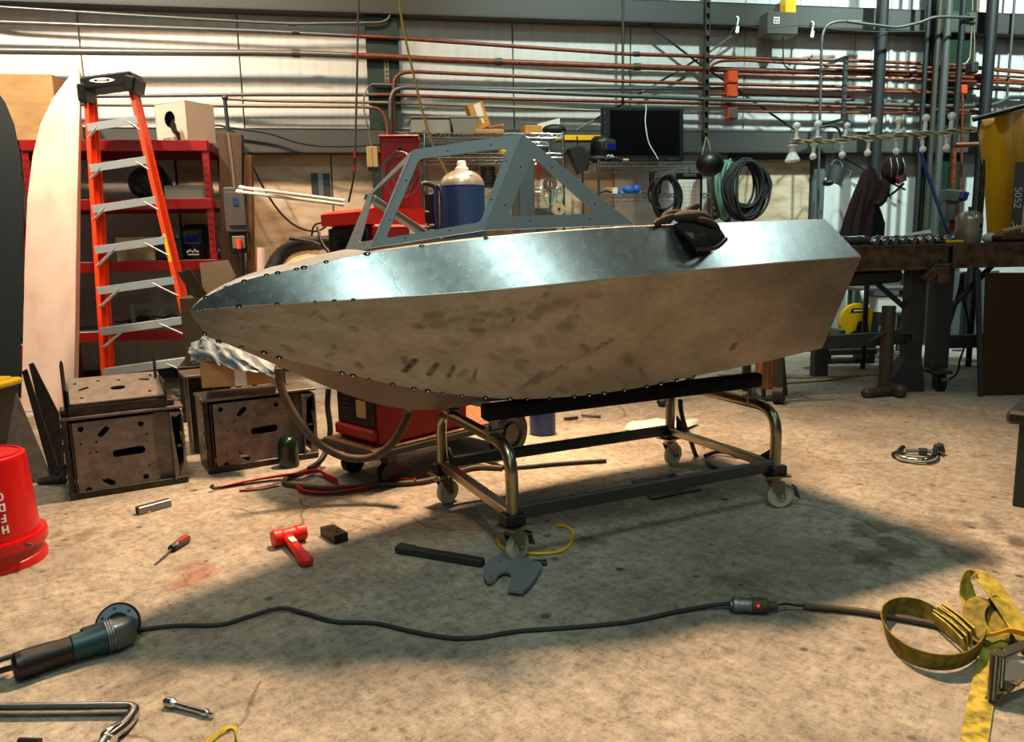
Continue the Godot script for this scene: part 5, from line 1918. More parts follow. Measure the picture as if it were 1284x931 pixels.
	part(o, "lid", mb, M.yellow_plastic)
	# upturned red bucket
	var bc: Vector3 = V(-1.754,0,-2.413)
	bc.y = 0
	o = thing("red_bucket", "red plastic bucket standing upside down in the left foreground", "bucket", bc)
	var bx := Transform3D(Basis(Vector3.BACK, 0.0), bc)
	mb = MB.new()
	mb.lathe([Vector2(0, 0.37), Vector2(0.122, 0.37), Vector2(0.129, 0.366), Vector2(0.131, 0.355), Vector2(0.146, 0.1), Vector2(0.164, 0.1), Vector2(0.166, 0.094), Vector2(0.166, 0.066), Vector2(0.163, 0.06), Vector2(0.15, 0.06), Vector2(0.152, 0.03), Vector2(0.157, 0.026), Vector2(0.159, 0.014), Vector2(0.16, 0.0), Vector2(0.15, 0.0), Vector2(0.14, 0.05), Vector2(0.125, 0.35), Vector2(0, 0.36)], bx, 48)
	part(o, "bucket_shell", mb, M.red_plastic)
	mb = MB.new()
	mb.lathe([Vector2(0.112, 0.37), Vector2(0.112, 0.374), Vector2(0.118, 0.374), Vector2(0.118, 0.37)], bx, 40)
	part(o, "foot_ring", mb, M.red_plastic)
	mb = MB.new()
	mb.cyl(bc + V(0.155, 0.08, 0.055), bc + V(0.178, 0.082, 0.06), 0.006, 8)
	part(o, "handle_ear", mb, M.galvanised)
	var rows := ["H", "F", "D", "C"]
	for i in 4:
		var y := 0.145 + i * 0.036
		var rr := lerpf(0.146, 0.131, (y - 0.1) / 0.255) + 0.001
		var a := 0.93
		var nrm := V(sin(a), 0.06, cos(a)).normalized()
		var xx := V(cos(a), 0, -sin(a))
		# printed upside down, because the bucket stands on its rim
		text(o, "stencil_letter", rows[i], Transform3D(Basis(-xx, -nrm.cross(xx), nrm), bc + V(sin(a) * rr, y, cos(a) * rr) + nrm * 0.0008), 0.025, M.white_ink, 0.0015)
	# welded steel frames
	var f0: Vector3 = V(-1.853,0,-3.037)
	var f1: Vector3 = V(-1.455,0,-3.269)
	plate_frame("welded steel box frame with slots, front left, carrying a second frame on top", f0, f1, 0.345, 0.3)
	var g0: Vector3 = V(-1.407,0,-3.374)
	var g1: Vector3 = V(-0.964,0,-3.634)
	plate_frame("welded steel box frame with slots, right of the other beside the green jar", g0, g1, 0.345, 0.24)
	# smaller frame lying on the first
	var dx := (f1 - f0).normalized()
	var dz := dx.cross(Vector3.UP)
	var ft := Transform3D(Basis(dx, Vector3.UP, dz), f0 + V(0, 0.352, 0))
	o = thing("welded_box", "low steel frame with a slotted coppery top lying on the left box frame", "steel frame", ft * V(0.21, 0, -0.14))
	var tilt := ft.basis * Basis(Vector3.RIGHT, 0.28)
	var ho := []
	var sl := func(cx: float, cy: float, lx: float, r: float, ang: float) -> Array:
		var a := []
		for k in 12:
			var t := TAU * k / 12.0
			var q := Vector2(cos(t), sin(t)) * r
			q.x += lx * 0.5 * (1.0 if cos(t) > -1e-6 else -1.0)
			a.append(Vector2(cx, cy) + q.rotated(ang))
		return a
	ho.append(sl.call(0.19, 0.12, 0.02, 0.02, 0.0))
	ho.append(sl.call(0.06, 0.14, 0.03, 0.009, 0.6))
	ho.append(sl.call(0.3, 0.18, 0.03, 0.009, -0.4))
	for q in [[0.05, 0.05], [0.03, 0.2], [0.31, 0.05], [0.2, 0.2], [0.12, 0.21], [0.33, 0.22]]:
		ho.append(sl.call(q[0], q[1], 0.0, 0.008, 0.0))
	mb = MB.new()
	var tp := Transform3D(Basis(tilt.x, -tilt.z, tilt.y), ft * V(0.035, 0.045, -0.02))
	mb.prism([Vector2(0, 0), Vector2(0.365, 0), Vector2(0.365, 0.26), Vector2(0, 0.26)], tp, 0.0, 0.008, ho)
	part(o, "slotted_plate", mb, M.raw_steel)
	for q in [[V(0.035, 0.062, -0.13), V(0.008, 0.1, 0.27)], [V(0.4, 0.062, -0.13), V(0.008, 0.1, 0.27)], [V(0.22, 0.02, -0.02), V(0.37, 0.038, 0.012)], [V(0.22, 0.05, -0.26), V(0.37, 0.1, 0.01)], [V(0.03, 0.014, -0.08), V(0.06, 0.026, 0.1)], [V(0.41, 0.014, -0.08), V(0.05, 0.026, 0.1)]]:
		mb = MB.new()
		mb.box(ft * q[0], q[1], ft.basis)
		part(o, "frame_bar", mb, M.mill_scale)
	for q in [[V(0.025, 0.07, -0.03), 0.17], [V(0.385, 0.07, -0.2), 0.15]]:
		mb = MB.new()
		mb.prism([Vector2(-0.015, -0.05), Vector2(0.015, -0.05), Vector2(0.012, q[1] - 0.02), Vector2(0, q[1] - 0.005), Vector2(-0.012, q[1] - 0.02)], Transform3D(ft.basis * Basis(Vector3.UP, 1.2), ft * q[0]), -0.003, 0.003)
		part(o, "lug", mb, M.mill_scale)
	# dark frame between the two
	var h0: Vector3 = V(-1.636,0,-3.646)
	mb = MB.new()
	var hb := Basis(dx, Vector3.UP, dz)
	mb.box(h0 + dx * 0.06 + V(0, 0.2, -0.2), V(0.2, 0.395, 0.2), hb, 0.006)
	o = thing("welded_box", "dark steel frame standing between the two slotted box frames", "steel frame", h0 + dx * 0.06 + V(0, 0, -0.2))
	part(o, "frame_body", mb, M.mill_scale)
	mb = MB.new()
	mb.box(h0 + dx * 0.1 + V(0, 0.402, -0.2), V(0.32, 0.014, 0.24), hb)
	part(o, "top_plate", mb, M.raw_steel)
	for k in 2:
		mb = MB.new()
		mb.box(h0 + dx * (0.0 + 0.13 * k) + V(0, 0.2, -0.095), V(0.012, 0.39, 0.02), hb)
		part(o, "edge_bar", mb, M.raw_steel)
	# plates leaning left of the frames
	var pl := [[[V(-2.361,0.377,-3.55),V(-2.077,-0.006,-3.3),V(-2.215,-0.018,-3.3),V(-2.345,0.151,-3.4)], "brown steel plate leaning low behind the red bucket", "raw_steel"], [[V(-2.355,0.469,-3.6),V(-2.331,0.48,-3.6),V(-2.06,0.054,-3.32),V(-2.093,0.018,-3.32)], "dark flat bar leaning between the tote and the left box frame", "mill_scale"], [[V(-2.413,0.482,-3.75),V(-2.392,0.49,-3.75),V(-2.111,0.197,-3.5),V(-2.069,-0.008,-3.4),V(-2.124,0.003,-3.42)], "dark pointed plate leaning against the left box frame", "mill_scale"]]
	for q in pl:
		var pp: Array = q[0]
		var xa: Vector3 = (pp[2] - pp[0]).normalized()
		var za: Vector3 = (pp[1] - pp[0]).cross(pp[2] - pp[0]).normalized()
		if za.z < 0:
			za = -za
		var ya := za.cross(xa)
		var t := Transform3D(Basis(xa, ya, za), pp[0])
		var poly := []
		for p in pp:
			var l: Vector3 = t.affine_inverse() * p
			poly.append(Vector2(l.x, l.y))
		mb = MB.new()
		mb.prism(poly, t, -0.008, 0.0)
		solo("steel_plate", q[1], "plate", mb, M[q[2]])
	mb = MB.new()
	mb.beam(V(-2.073,0.023,-3.3), V(-1.974,0.132,-3.25), 0.02, 0.012)
	mb.beam(V(-2.133,0.002,-3.3), V(-2.018,0.025,-3.28), 0.05, 0.03, V(1, 0, 0))
	mb.beam(V(-2.019,0.014,-3.28), V(-1.999,0.225,-3.3), 0.02, 0.02)
	solo("clamp_pile", "small heap of dark clamps between the leaning plates and the box frame", "metal scrap", mb, M.black_iron)
	# green jar
	var gj: Vector3 = V(-1.069,0,-3.489)
	o = thing("green_jar", "small dark green ribbed jar on the floor before the right box frame", "jar", gj)
	mb = MB.new()
	var pr := [Vector2(0, 0), Vector2(0.044, 0), Vector2(0.048, 0.006)]
	for k in 9:
		pr.append(Vector2(0.049 if k % 2 else 0.0465, 0.012 + k * 0.0115))
	pr.append_array([Vector2(0.047, 0.118), Vector2(0.04, 0.135), Vector2(0.025, 0.148), Vector2(0, 0.152)])
	mb.lathe(pr, Transform3D(Basis(), gj), 24, true)
	part(o, "jar_body", mb, M.green_glass)
	# carton with bubble wrap on the frames
	var cw: Vector3 = V(-1.287,0.42,-3.56)
	var wb := Basis(Vector3.UP, 0.3)
	o = carton("wrapped_box", "taped cardboard box draped with bubble wrap below the boat's bow", cw + V(0, -0.02, 0), V(0.34, 0.12, 0.22), wb, M.cardboard, M.white_plastic)
	mb = MB.new()
	g = []
	var rg := RandomNumberGenerator.new()
	rg.seed = 33
	var topl := [V(-1.473,0.592,-3.45),V(-1.418,0.64,-3.47),V(-1.299,0.614,-3.48),V(-1.193,0.567,-3.48),V(-1.086,0.512,-3.48)]
	var botl := [V(-1.441,0.517,-3.4),V(-1.371,0.534,-3.4),V(-1.28,0.495,-3.4),V(-1.188,0.478,-3.38),V(-1.078,0.443,-3.4)]
	for i in 17:
		var row := []
		for j in 9:
			var q: Vector3 = (topl[i / 4] as Vector3).lerp(topl[mini(i / 4 + 1, 4)], (i % 4) / 4.0).lerp((botl[i / 4] as Vector3).lerp(botl[mini(i / 4 + 1, 4)], (i % 4) / 4.0), j / 8.0)
			row.append(q + V(rg.randf_range(-0.006, 0.006), rg.randf_range(-0.009, 0.009), 0.02 * sin(j / 8.0 * PI) + rg.randf_range(-0.014, 0.014)))
		g.append(row)
	mb.slab(g, V(0, 0.3, 1), 0.003)
	o = solo("bubble_wrap", "crumpled bubble wrap hanging over the taped box below the bow", "wrapping", mb, M.bubble_wrap)
	# open carton behind the bow
	var oc := V(-1.821,0.754,-4.6)
	o = thing("open_carton", "open cardboard carton with raised flaps behind the boat's bow", "box", V(-1.867,0.226,-4.6))
	mb = MB.new()
	mb.box(oc + V(0, -0.2, -0.05), V(0.34, 0.4, 0.3), Basis(Vector3.UP, 0.3), 0.003)
	part(o, "box_body", mb, M.shade_card)
	for q in [[V(-1.957,0.903,-4.5),V(-1.86,0.921,-4.45),V(-1.782,0.759,-4.5),V(-1.86,0.732,-4.5)], [V(-1.922,0.954,-4.75),V(-1.761,0.969,-4.8),V(-1.684,0.867,-4.7),V(-1.852,0.74,-4.6)]]:
		mb = MB.new()
		mb.slab([[q[0], q[1]], [q[3], q[2]]], V(0, 0, 1), 0.004)
		part(o, "flap", mb, M.shade_card)
	mb = MB.new()
	var sy := oc.y - 0.4
	mb.box(V(oc.x, sy - 0.011, oc.z - 0.05), V(0.42, 0.02, 0.36), Basis(Vector3.UP, 0.3))
	for s in [-0.17, 0.17]:
		for zz in [-0.14, 0.14]:
			var fp: Vector3 = V(oc.x, sy - 0.02, oc.z - 0.05)
			mb.beam(V(fp.x + s, 0, fp.z + zz), V(fp.x + s, fp.y, fp.z + zz), 0.03, 0.03)
	solo("low_stand", "low stand hidden behind the frames carrying the open carton", "stand", mb, M.mill_scale)


func wire_rack(label: String, s0: float, s1: float, o0: float, o1: float, levels: Array) -> void:
	var o := thing("wire_rack", label, "shelf", W((s0 + s1) * 0.5, 0, (o0 + o1) * 0.5))
	var mb: MB
	for s in [s0, s1]:
		for q in [o0, o1]:
			mb = MB.new()
			mb.cyl(W(s, 0, q), W(s, levels[0] + 0.02, q), 0.0115, 10)
			for k in int(levels[0] / 0.06):
				mb.cyl(W(s, 0.05 + k * 0.06, q), W(s, 0.058 + k * 0.06, q), 0.0128, 10)
			part(o, "post", mb, M.chrome)
	for h in levels:
		mb = MB.new()
		for side in [[W(s0, h, o1), W(s1, h, o1)], [W(s0, h, o0), W(s1, h, o0)], [W(s0, h, o0), W(s0, h, o1)], [W(s1, h, o0), W(s1, h, o1)]]:
			var a: Vector3 = side[0]
			var b: Vector3 = side[1]
			var up := V(0, 0.032, 0)
			mb.tube([a, b], 0.0035, 6)
			mb.tube([a - up, b - up], 0.0035, 6)
			var n := maxi(4, int(a.distance_to(b) / 0.035))
			var zz := []
			for k in n + 1:
				zz.append(a.lerp(b, float(k) / n) - up * float(k % 2))
			mb.tube(zz, 0.0026, 5)
		var shelf := part(o, "shelf_edge", mb, M.chrome)
		mb = MB.new()
		var n := int((s1 - s0) / 0.04)
		for k in range(1, n):
			var s := lerpf(s0, s1, float(k) / n)
			mb.tube([W(s, h, o0), W(s, h, o1)], 0.0022, 4)
		part(shelf, "deck_wire", mb, M.chrome).set_meta("kind", "stuff")

func cable_coil(called: String, label: String, c: Vector3, rx: float, ry: float, loops: int, r: float, m: Material, seed_: int, b: Basis, spread: float) -> Node3D:
	var o := thing(called, label, "cable", c - V(0, ry, 0))
	var rng := RandomNumberGenerator.new()
	rng.seed = seed_
	for i in loops:
		var mb := MB.new()
		var pts := []
		var off := b.z * rng.randf_range(-spread, spread) + V(rng.randf_range(-0.03, 0.03), rng.randf_range(-0.02, 0.02), 0)
		var ax := rx * rng.randf_range(0.6, 1.03)
		var ay := ry * rng.randf_range(0.7, 1.03)
		var ph := rng.randf() * TAU
		for k in 28:
			var a := TAU * k / 28
			pts.append(c + off + b * V(cos(a) * ax, sin(a) * ay + (ry - ay) * 0.8, 0.012 * sin(a * 2.0 + ph)))
		mb.tube(pts, r, 8, true)
		part(o, "loop", mb, m)
	return o

func build_back() -> void:
	var mb: MB
	var o: Node3D
	var c: Vector3
	# welding cart with two machines and a gas cylinder
	var a := V(-0.796,0.18,-3.352)
	var k0 := V(-0.562,0.18,-3.122)
	var e0 := V(-0.206,0.18,-3.434)
	var fx := (k0 - a).normalized()
	var rx := V(-fx.z, 0, fx.x)
	if rx.dot(e0 - k0) < 0:
		rx = -rx
	rx = ((e0 - k0).normalized() * 0.7 + rx * 0.3)
	rx = (rx - fx * rx.dot(fx)).normalized()
	var bb := Basis(fx, Vector3.UP, fx.cross(Vector3.UP))
	var wd := a.distance_to(k0)
	var at := Transform3D(Basis(fx, Vector3.UP, fx.cross(Vector3.UP)), a - V(0, 0.18, 0))
	var zs := 1.0 if at.basis.z.dot(rx) > 0 else -1.0
	var ln := 0.5
	o = thing("welding_cart", "black welding cart under the boat, carrying two red machines and the blue cylinder", "cart", at * V(wd * 0.5, 0, zs * 0.4))
	mb = MB.new()
	mb.box(at * V(wd * 0.5, 0.155, zs * 0.39), V(wd + 0.08, 0.03, 0.92), at.basis)
	part(o, "platform", mb, M.black_iron)
	mb = MB.new()
	mb.box(at * V(wd * 0.5, 0.174, zs * 0.39), V(wd + 0.06, 0.008, 0.9), at.basis)
	part(o, "deck_board", mb, M.stud_wood)
	for q in [[0.03, 0.05], [wd - 0.02, 0.05]]:
		mb = MB.new()
		mb.cyl(at * V(q[0] - 0.02, 0.052, zs * q[1]), at * V(q[0] + 0.02, 0.052, zs * q[1]), 0.051, 24)
		part(o, "caster_wheel", mb, M.black_rubber)
		mb = MB.new()
		mb.box(at * V(q[0], 0.12, zs * q[1]), V(0.06, 0.04, 0.05), at.basis)
		part(o, "caster_fork", mb, M.black_iron)
	for s in [-0.06, wd + 0.06]:
		mb = MB.new()
		mb.lathe([Vector2(0.012, -0.022), Vector2(0.06, -0.022), Vector2(0.075, -0.03), Vector2(0.112, -0.028), Vector2(0.12, -0.012), Vector2(0.12, 0.012), Vector2(0.112, 0.028), Vector2(0.075, 0.03), Vector2(0.06, 0.022), Vector2(0.012, 0.022)], Transform3D(at.basis * Basis(Vector3.BACK, PI / 2), at * V(s, 0.121, zs * 0.7)), 28)
		var wh := part(o, "rear_wheel", mb, M.black_rubber)
		mb = MB.new()
		mb.cyl(at * V(s - 0.032, 0.121, zs * 0.7), at * V(s + 0.032, 0.121, zs * 0.7), 0.045, 16)
		part(wh, "hub", mb, M.pole_steel)
	# hand truck with the blue cylinder
	var ha := V(-0.46,1.218,-4.12)
	var hb2 := V(-0.383,1.219,-4.16)
	o = thing("hand_truck", "black tube hand truck frame beside the blue gas cylinder", "hand truck", V(ha.x, 0, ha.z))
	mb = MB.new()
	mb.tube(rounded([V(ha.x, 0.02, ha.z), V(ha.x, 1.36, ha.z), V(hb2.x, 1.34, hb2.z), V(hb2.x, 0.02, hb2.z)], 0.05), 0.013, 10)
	part(o, "tube_frame", mb, M.black_iron)
	for h in [0.3, 0.75, 1.12, 1.2]:
		mb = MB.new()
		mb.tube([V(ha.x, h, ha.z), V(hb2.x, h, hb2.z)], 0.01, 8)
		part(o, "cross_bar", mb, M.black_iron)
	mb = MB.new()
	mb.box(V((ha.x + hb2.x) * 0.5, 1.22, ha.z - 0.03), V(0.05, 0.16, 0.04), Basis(), 0.005)
	part(o, "black_box", mb, M.black_plastic)
	mb = MB.new()
	mb.tube(smooth([V(hb2.x + 0.012, 1.0, hb2.z + 0.03), V(hb2.x - 0.01, 1.2, hb2.z + 0.035), V(hb2.x + 0.005, 1.33, hb2.z + 0.03), V(hb2.x + 0.03, 1.29, hb2.z + 0.035), V(hb2.x + 0.025, 1.1, hb2.z + 0.03)]), 0.01, 8)
	solo("blue_hose", "dark blue hose looped over the hand truck beside the cylinder", "hose", mb, M.blue_rubber)
	# lower machine
	o = thing("welding_machine", "lower red welding machine on the cart, seen under the hull", "welding machine", at * V(wd * 0.5, 0.178, zs * ln * 0.5))
	mb = MB.new()
	mb.box(at * V(wd * 0.5, 0.48, zs * ln * 0.5), V(wd, 0.6, ln), at.basis, 0.012)
	part(o, "case", mb, M.red_paint)
	mb = MB.new()
	mb.box(at * V(wd * 0.5, 0.5, zs * -0.004), V(wd * 0.84, 0.48, 0.012), at.basis, 0.004)
	var fp := part(o, "front_panel", mb, M.black_plastic)
	mb = MB.new()
	mb.box(at * V(wd * 0.64, 0.33, zs * -0.011), V(0.07, 0.075, 0.003), at.basis, 0.0)
	part(fp, "rating_plate", mb, M.beige_paint)
	mb = MB.new()
	for i in 6:
		mb.box(at * V(wd * 0.28, 0.28 + i * 0.02, zs * -0.012), V(0.05, 0.006, 0.003), at.basis, 0.0)
	part(fp, "vent_slot", mb, M.dark_sheet)
	mb = MB.new()
	mb.box(at * V(wd * 0.5, 0.225, zs * -0.012), V(wd * 0.9, 0.05, 0.03), at.basis, 0.008)
	part(o, "bumper", mb, M.red_paint)
	# upper machine
	var ub := 0.78
	o = thing("wire_feeder", "upper red machine with a black front and rounded top beside the plywood wall", "welding machine", at * V(wd * 0.5, ub, zs * 0.16))
	mb = MB.new()
	mb.box(at * V(wd * 0.5, ub + 0.165, zs * 0.16), V(wd, 0.33, 0.28), at.basis, 0.01)
	part(o, "case", mb, M.red_paint)
	mb = MB.new()
	var prof := [Vector2(-0.02, 0.0), Vector2(-0.02, 0.05), Vector2(0.0, 0.058), Vector2(0.04, 0.066), Vector2(0.3, 0.066), Vector2(0.3, 0.0)]
	mb.prism(prof, Transform3D(Basis(at.basis.z * zs, Vector3.UP, -at.basis.x * zs), at * V(wd * 0.5, ub + 0.331, 0)), -wd * 0.5, wd * 0.46)
	part(o, "top_cowl", mb, M.red_hammer)
	mb = MB.new()
	mb.box(at * V(wd * 0.5, ub + 0.165, zs * 0.004), V(wd * 0.88, 0.31, 0.012), at.basis, 0.004)
	fp = part(o, "front_panel", mb, M.black_plastic)
	mb = MB.new()
	for i in 2:
		mb.cyl(at * V(wd * (0.3 + 0.4 * i), ub + 0.26, zs * -0.002), at * V(wd * (0.3 + 0.4 * i), ub + 0.26, zs * -0.022), 0.022, 12)
	part(fp, "dial", mb, M.black_rubber)
	mb = MB.new()
	var ring := []
	for k in 24:
		ring.append(at * V(wd + 0.001, ub + 0.07 + sin(TAU * k / 24) * 0.03, zs * (0.17 + cos(TAU * k / 24) * 0.11)))
	mb.tube(ring, 0.003, 5, true)
	part(o, "oval_emblem", mb, M.white_ink)
	mb = MB.new()
	mb.box(at * V(wd + 0.001, ub + 0.3, zs * 0.24), V(0.003, 0.05, 0.08), at.basis, 0.0)
	part(o, "white_sticker", mb, M.white_paper)
	# red wall cabinet on the machine
	var rc := V(-0.466,1.196,-3.4)
	rc.y = 1.178
	var rb := Basis(Vector3.UP, 0.1)
	o = thing("red_cabinet", "bright red sheet-metal cabinet standing on the upper red machine", "cabinet", rc)
	mb = MB.new()
	mb.box(rc + rb * V(0, 0.155, -0.05), V(0.168, 0.31, 0.1), rb, 0.006)
	part(o, "cabinet_body", mb, M.red_paint)
	mb = MB.new()
	mb.box(rc + rb * V(0, 0.312, -0.045), V(0.175, 0.01, 0.115), rb, 0.004)
	mb.box(rc + rb * V(0, 0.288, 0.002), V(0.168, 0.005, 0.006), rb, 0.002)
	part(o, "top_lip", mb, M.red_paint)
	mb = MB.new()
	mb.box(rc + rb * V(0.0, 0.255, 0.0005), V(0.017, 0.017, 0.004), rb, 0.004)
	part(o, "square_hole", mb, M.ink)
	o = cable_coil("wire_coil", "loose coil of thin white wire hanging in front of the red cabinet", rc + V(0.0, 0.155, 0.025), 0.09, 0.095, 5, 0.0018, M.galvanised, 12, Basis(), 0.012)
	# blue gas cylinder
	var gc := V(-0.252, 0.0, -4.3)
	o = thing("gas_cylinder", "blue gas cylinder with a silver shoulder and white valve cap, seen through the windshield frame", "gas cylinder", gc)
	var gx := Transform3D(Basis(), gc)
	mb = MB.new()
	mb.lathe([Vector2(0, 0), Vector2(0.116, 0), Vector2(0.123, 0.012), Vector2(0.123, 1.335), Vector2(0.124, 1.345)], gx, 32)
	part(o, "blue_body", mb, M.blue_paint)
	mb = MB.new()
	var dome := []
	for k in 9:
		var t := k / 8.0 * 1.22
		dome.append(Vector2(0.124 * cos(t), 1.345 + 0.09 * sin(t)))
	dome.append(Vector2(0.036, 1.432))
	mb.lathe(dome, gx, 32, true)
	var sh := part(o, "silver_shoulder", mb, M.dull_silver)
	mb = MB.new()
	mb.box(gc + V(0.04, 1.405, 0.086), V(0.04, 0.004, 0.022), Basis(Vector3.RIGHT, 0.9), 0.0)
	part(sh, "shoulder_label", mb, M.white_paper)
	mb = MB.new()
	mb.lathe([Vector2(0.038, 1.43), Vector2(0.038, 1.442), Vector2(0.026, 1.45), Vector2(0.024, 1.476), Vector2(0.018, 1.482), Vector2(0, 1.483)], gx, 16)
	part(o, "valve_cap", mb, M.white_plastic)
	# blue can behind the cradle
	var bc := V(0.16, 0, -4.02)
	o = thing("blue_can", "short dark blue can on the floor behind the carpeted bunk", "can", bc)
	mb = MB.new()
	mb.lathe([Vector2(0, 0), Vector2(0.066, 0), Vector2(0.07, 0.005), Vector2(0.07, 0.24), Vector2(0.066, 0.246), Vector2(0.06, 0.246), Vector2(0.058, 0.24), Vector2(0, 0.24)], Transform3D(Basis(), bc), 24)
	part(o, "can_body", mb, M.blue_paint)
	mb = MB.new()
	mb.lathe([Vector2(0.07, 0.2), Vector2(0.073, 0.203), Vector2(0.073, 0.208), Vector2(0.07, 0.211)], Transform3D(Basis(), bc), 24)
	part(o, "rim_bead", mb, M.blue_paint)
	# white tubes leaning on the machine
	for q in [[[V(-1.818,1.452,-5.3),V(-0.829,1.256,-3.95)], "upper of the two white tubes resting on the red machine", 0.0105], [[V(-1.819,1.419,-5.25),V(-0.862,1.247,-4.1)], "lower of the two white tubes resting on the red machine, with a white end fitting", 0.0105]]:
		o = thing("white_tube", q[1], "tube", q[0][0])
		mb = MB.new()
		mb.tube(q[0], q[2], 12)
		part(o, "tube", mb, M.white_plastic)
		mb = MB.new()
		var d: Vector3 = (q[0][1] - q[0][0]).normalized()
		mb.cyl(q[0][0] - d * 0.01, q[0][0] + d * 0.05, 0.0165 if q[1].begins_with("lower") else 0.013, 12)
		part(o, "end_fitting", mb, M.white_plastic)
	# corrugated hose and cloth behind the bow
	mb = MB.new()
	var hp := smooth([V((V(-1.251,0.862,-4)).x, 0.04, -4.0), V((V(-1.251,0.862,-4)).x, 0.5, -4.0)] + [V(-1.251,0.862,-4),V(-1.24,0.931,-4.02),V(-1.207,0.992,-4.05),V(-1.139,1.037,-4.06),V(-1.022,1.051,-4.05),V(-0.89,1.043,-4.02),V(-0.758,1.016,-3.98)])
	var rr := []
	for k in hp.size():
		rr.append(0.036 + 0.004 * (k % 2))
	mb.tube(hp, rr, 14)
	solo("corrugated_hose", "thick black corrugated hose arching up behind the foredeck", "hose", mb, M.black_rubber)
	mb = MB.new()
	mb.tube(smooth([V(-1.112,1.075,-3.9),V(-1.044,1.062,-3.9),V(-0.972,1.044,-3.9),V(-0.906,0.995,-3.9),V(-0.898,0.931,-3.9)]), 0.009, 8)
	mb.tube(smooth([V(-0.979,1.129,-3.95),V(-0.948,1.048,-3.9),V(-0.898,0.987,-3.88),V(-0.85,0.978,-3.88)]), 0.008, 8)
	solo("power_lead", "stiff black lead poking out beside the corrugated hose", "cable", mb, M.black_rubber)
	mb = MB.new()
	var g := []
	var lo := [V(-1.124,0.896,-3.75),V(-1.067,0.922,-3.75),V(-1.012,0.937,-3.75),V(-0.949,0.943,-3.75),V(-0.902,0.95,-3.75)]
	var hi := [V(-1.164,0.935,-3.95),V(-1.126,0.979,-4),V(-1.072,0.994,-4.02),V(-1.022,0.997,-4.02),V(-0.98,0.976,-3.98)]
	for i in 5:
		var row := []
		for j in 5:
			row.append(lo[i].lerp(hi[i], j / 4.0) + V(0, 0.02 * sin(j / 4.0 * PI), 0))
		g.append(row)
	mb.slab(g, V(0, 1, 0.4), 0.008)
	solo("tan_cloth", "folded tan cloth showing above the foredeck edge", "cloth", mb, M.tan_cloth)
	mb = MB.new()
	mb.cyl(V(-1.716,0.707,-5.3), V(-1.691,1.042,-5.3), 0.045, 16)
	solo("paper_roll", "pale upright roll beside the light brown stud", "roll", mb, M.peach_board)
	# wire racks
	wire_rack("chrome wire rack crowded with supplies, left of the monitor", -0.76, 0.33, 0.2, 0.66, [1.885, 1.735, 1.47, 0.95, 0.3])
	wire_rack("chrome wire rack with the monitor on its top shelf", 0.62, 1.6, 0.2, 0.66, [1.665, 1.415, 0.9, 0.3])
	# supplies on the left rack
	c = V(-0.681,1.877,0.5)
	var th := 1.889
	o = thing("clear_tub", "long clear plastic tub on top of the left wire rack", "bin", W(c.x - 0.02, th, 0.48))
	mb = MB.new()
	wbox(mb, c.x - 0.17, c.x + 0.13, th, th + 0.115, 0.34, 0.6, 0.01)
	part(o, "tub_body", mb, M.clear_bin)
	mb = MB.new()
	wbox(mb, c.x - 0.18, c.x + 0.14, th + 0.115, th + 0.125, 0.33, 0.61, 0.004)
	part(o, "rim", mb, M.clear_bin)
	c = V(-0.441,1.878,0.5)
	o = thing("clear_tub", "clear tub holding dark contents beside the tilted yellow box", "bin", W(c.x, th, 0.48))
	mb = MB.new()
	mb.xf = Transform3D(WB(), W(c.x, th, 0.48))
	g = []
	for r in [[0.0, 0.08, 0.1], [0.13, 0.115, 0.13]]:
		g.append([V(-r[1], r[0], r[2]), V(r[1], r[0], r[2]), V(r[1], r[0], -r[2]), V(-r[1], r[0], -r[2]), V(-r[1], r[0], r[2])])
	mb.sheet(g, V(0, 0, 1), true)
	mb.box(V(0, 0.004, 0), V(0.16, 0.008, 0.2))
	mb.box(V(0, 0.127, 0.127), V(0.235, 0.01, 0.012))
	mb.box(V(0, 0.127, -0.127), V(0.235, 0.01, 0.012))
	part(o, "tub_body", mb, M.clear_bin)
	mb = MB.new()
	wbox(mb, c.x - 0.07, c.x + 0.08, th + 0.012, th + 0.08, 0.45, 0.585, 0.02)
	part(o, "contents", mb, M.box_grey)
	o = cable_coil("wire_coil", "small flat coil of grey wire at the left end of the left rack's top", V(-0.768,1.895,-6.139), 0.09, 0.02, 5, 0.005, M.grey_conduit, 3, WB() * Basis(Vector3.RIGHT, 1.2), 0.012)
	mb = MB.new()
	wbox(mb, (V(-0.772,1.827,0.6)).x - 0.18, (V(-0.772,1.827,0.6)).x + 0.33, 1.74, 1.81, 0.3, 0.62, 0.006)
	solo("flat_carton", "dark flat carton on the second shelf of the left rack", "box", mb, M.dark_sheet)
	c = V(-0.3,1.909,0.5)
	carton("yellow_box", "yellow orange carton tilted on end on the left rack, with a white sticker", W(c.x + 0.01, th + 0.045, 0.5), V(0.125, 0.2, 0.16), WB() * Basis(Vector3.BACK, 0.33), M.orange_card)
	mb = MB.new()
	mb.xf = Transform3D(WB() * Basis(Vector3.BACK, 0.33), W(c.x + 0.01, th + 0.045, 0.5))
	mb.box(V(0.012, 0.14, 0.0815), V(0.055, 0.1, 0.002), Basis(), 0.0)
	mb.box(V(0.012, 0.055, 0.0815), V(0.018, 0.04, 0.002), Basis(), 0.0)
	part(get_node("yellow_box"), "white_sticker", mb, M.white_paper)
	c = V(-0.232,1.884,0.55)
	mb = MB.new()
	wbox(mb, c.x - 0.13, c.x + 0.1, th, th + 0.035, 0.44, 0.62, 0.008)
	solo("kraft_packet", "flat kraft packet under the tilted yellow box", "packet", mb, M.cardboard)
	mb = MB.new()
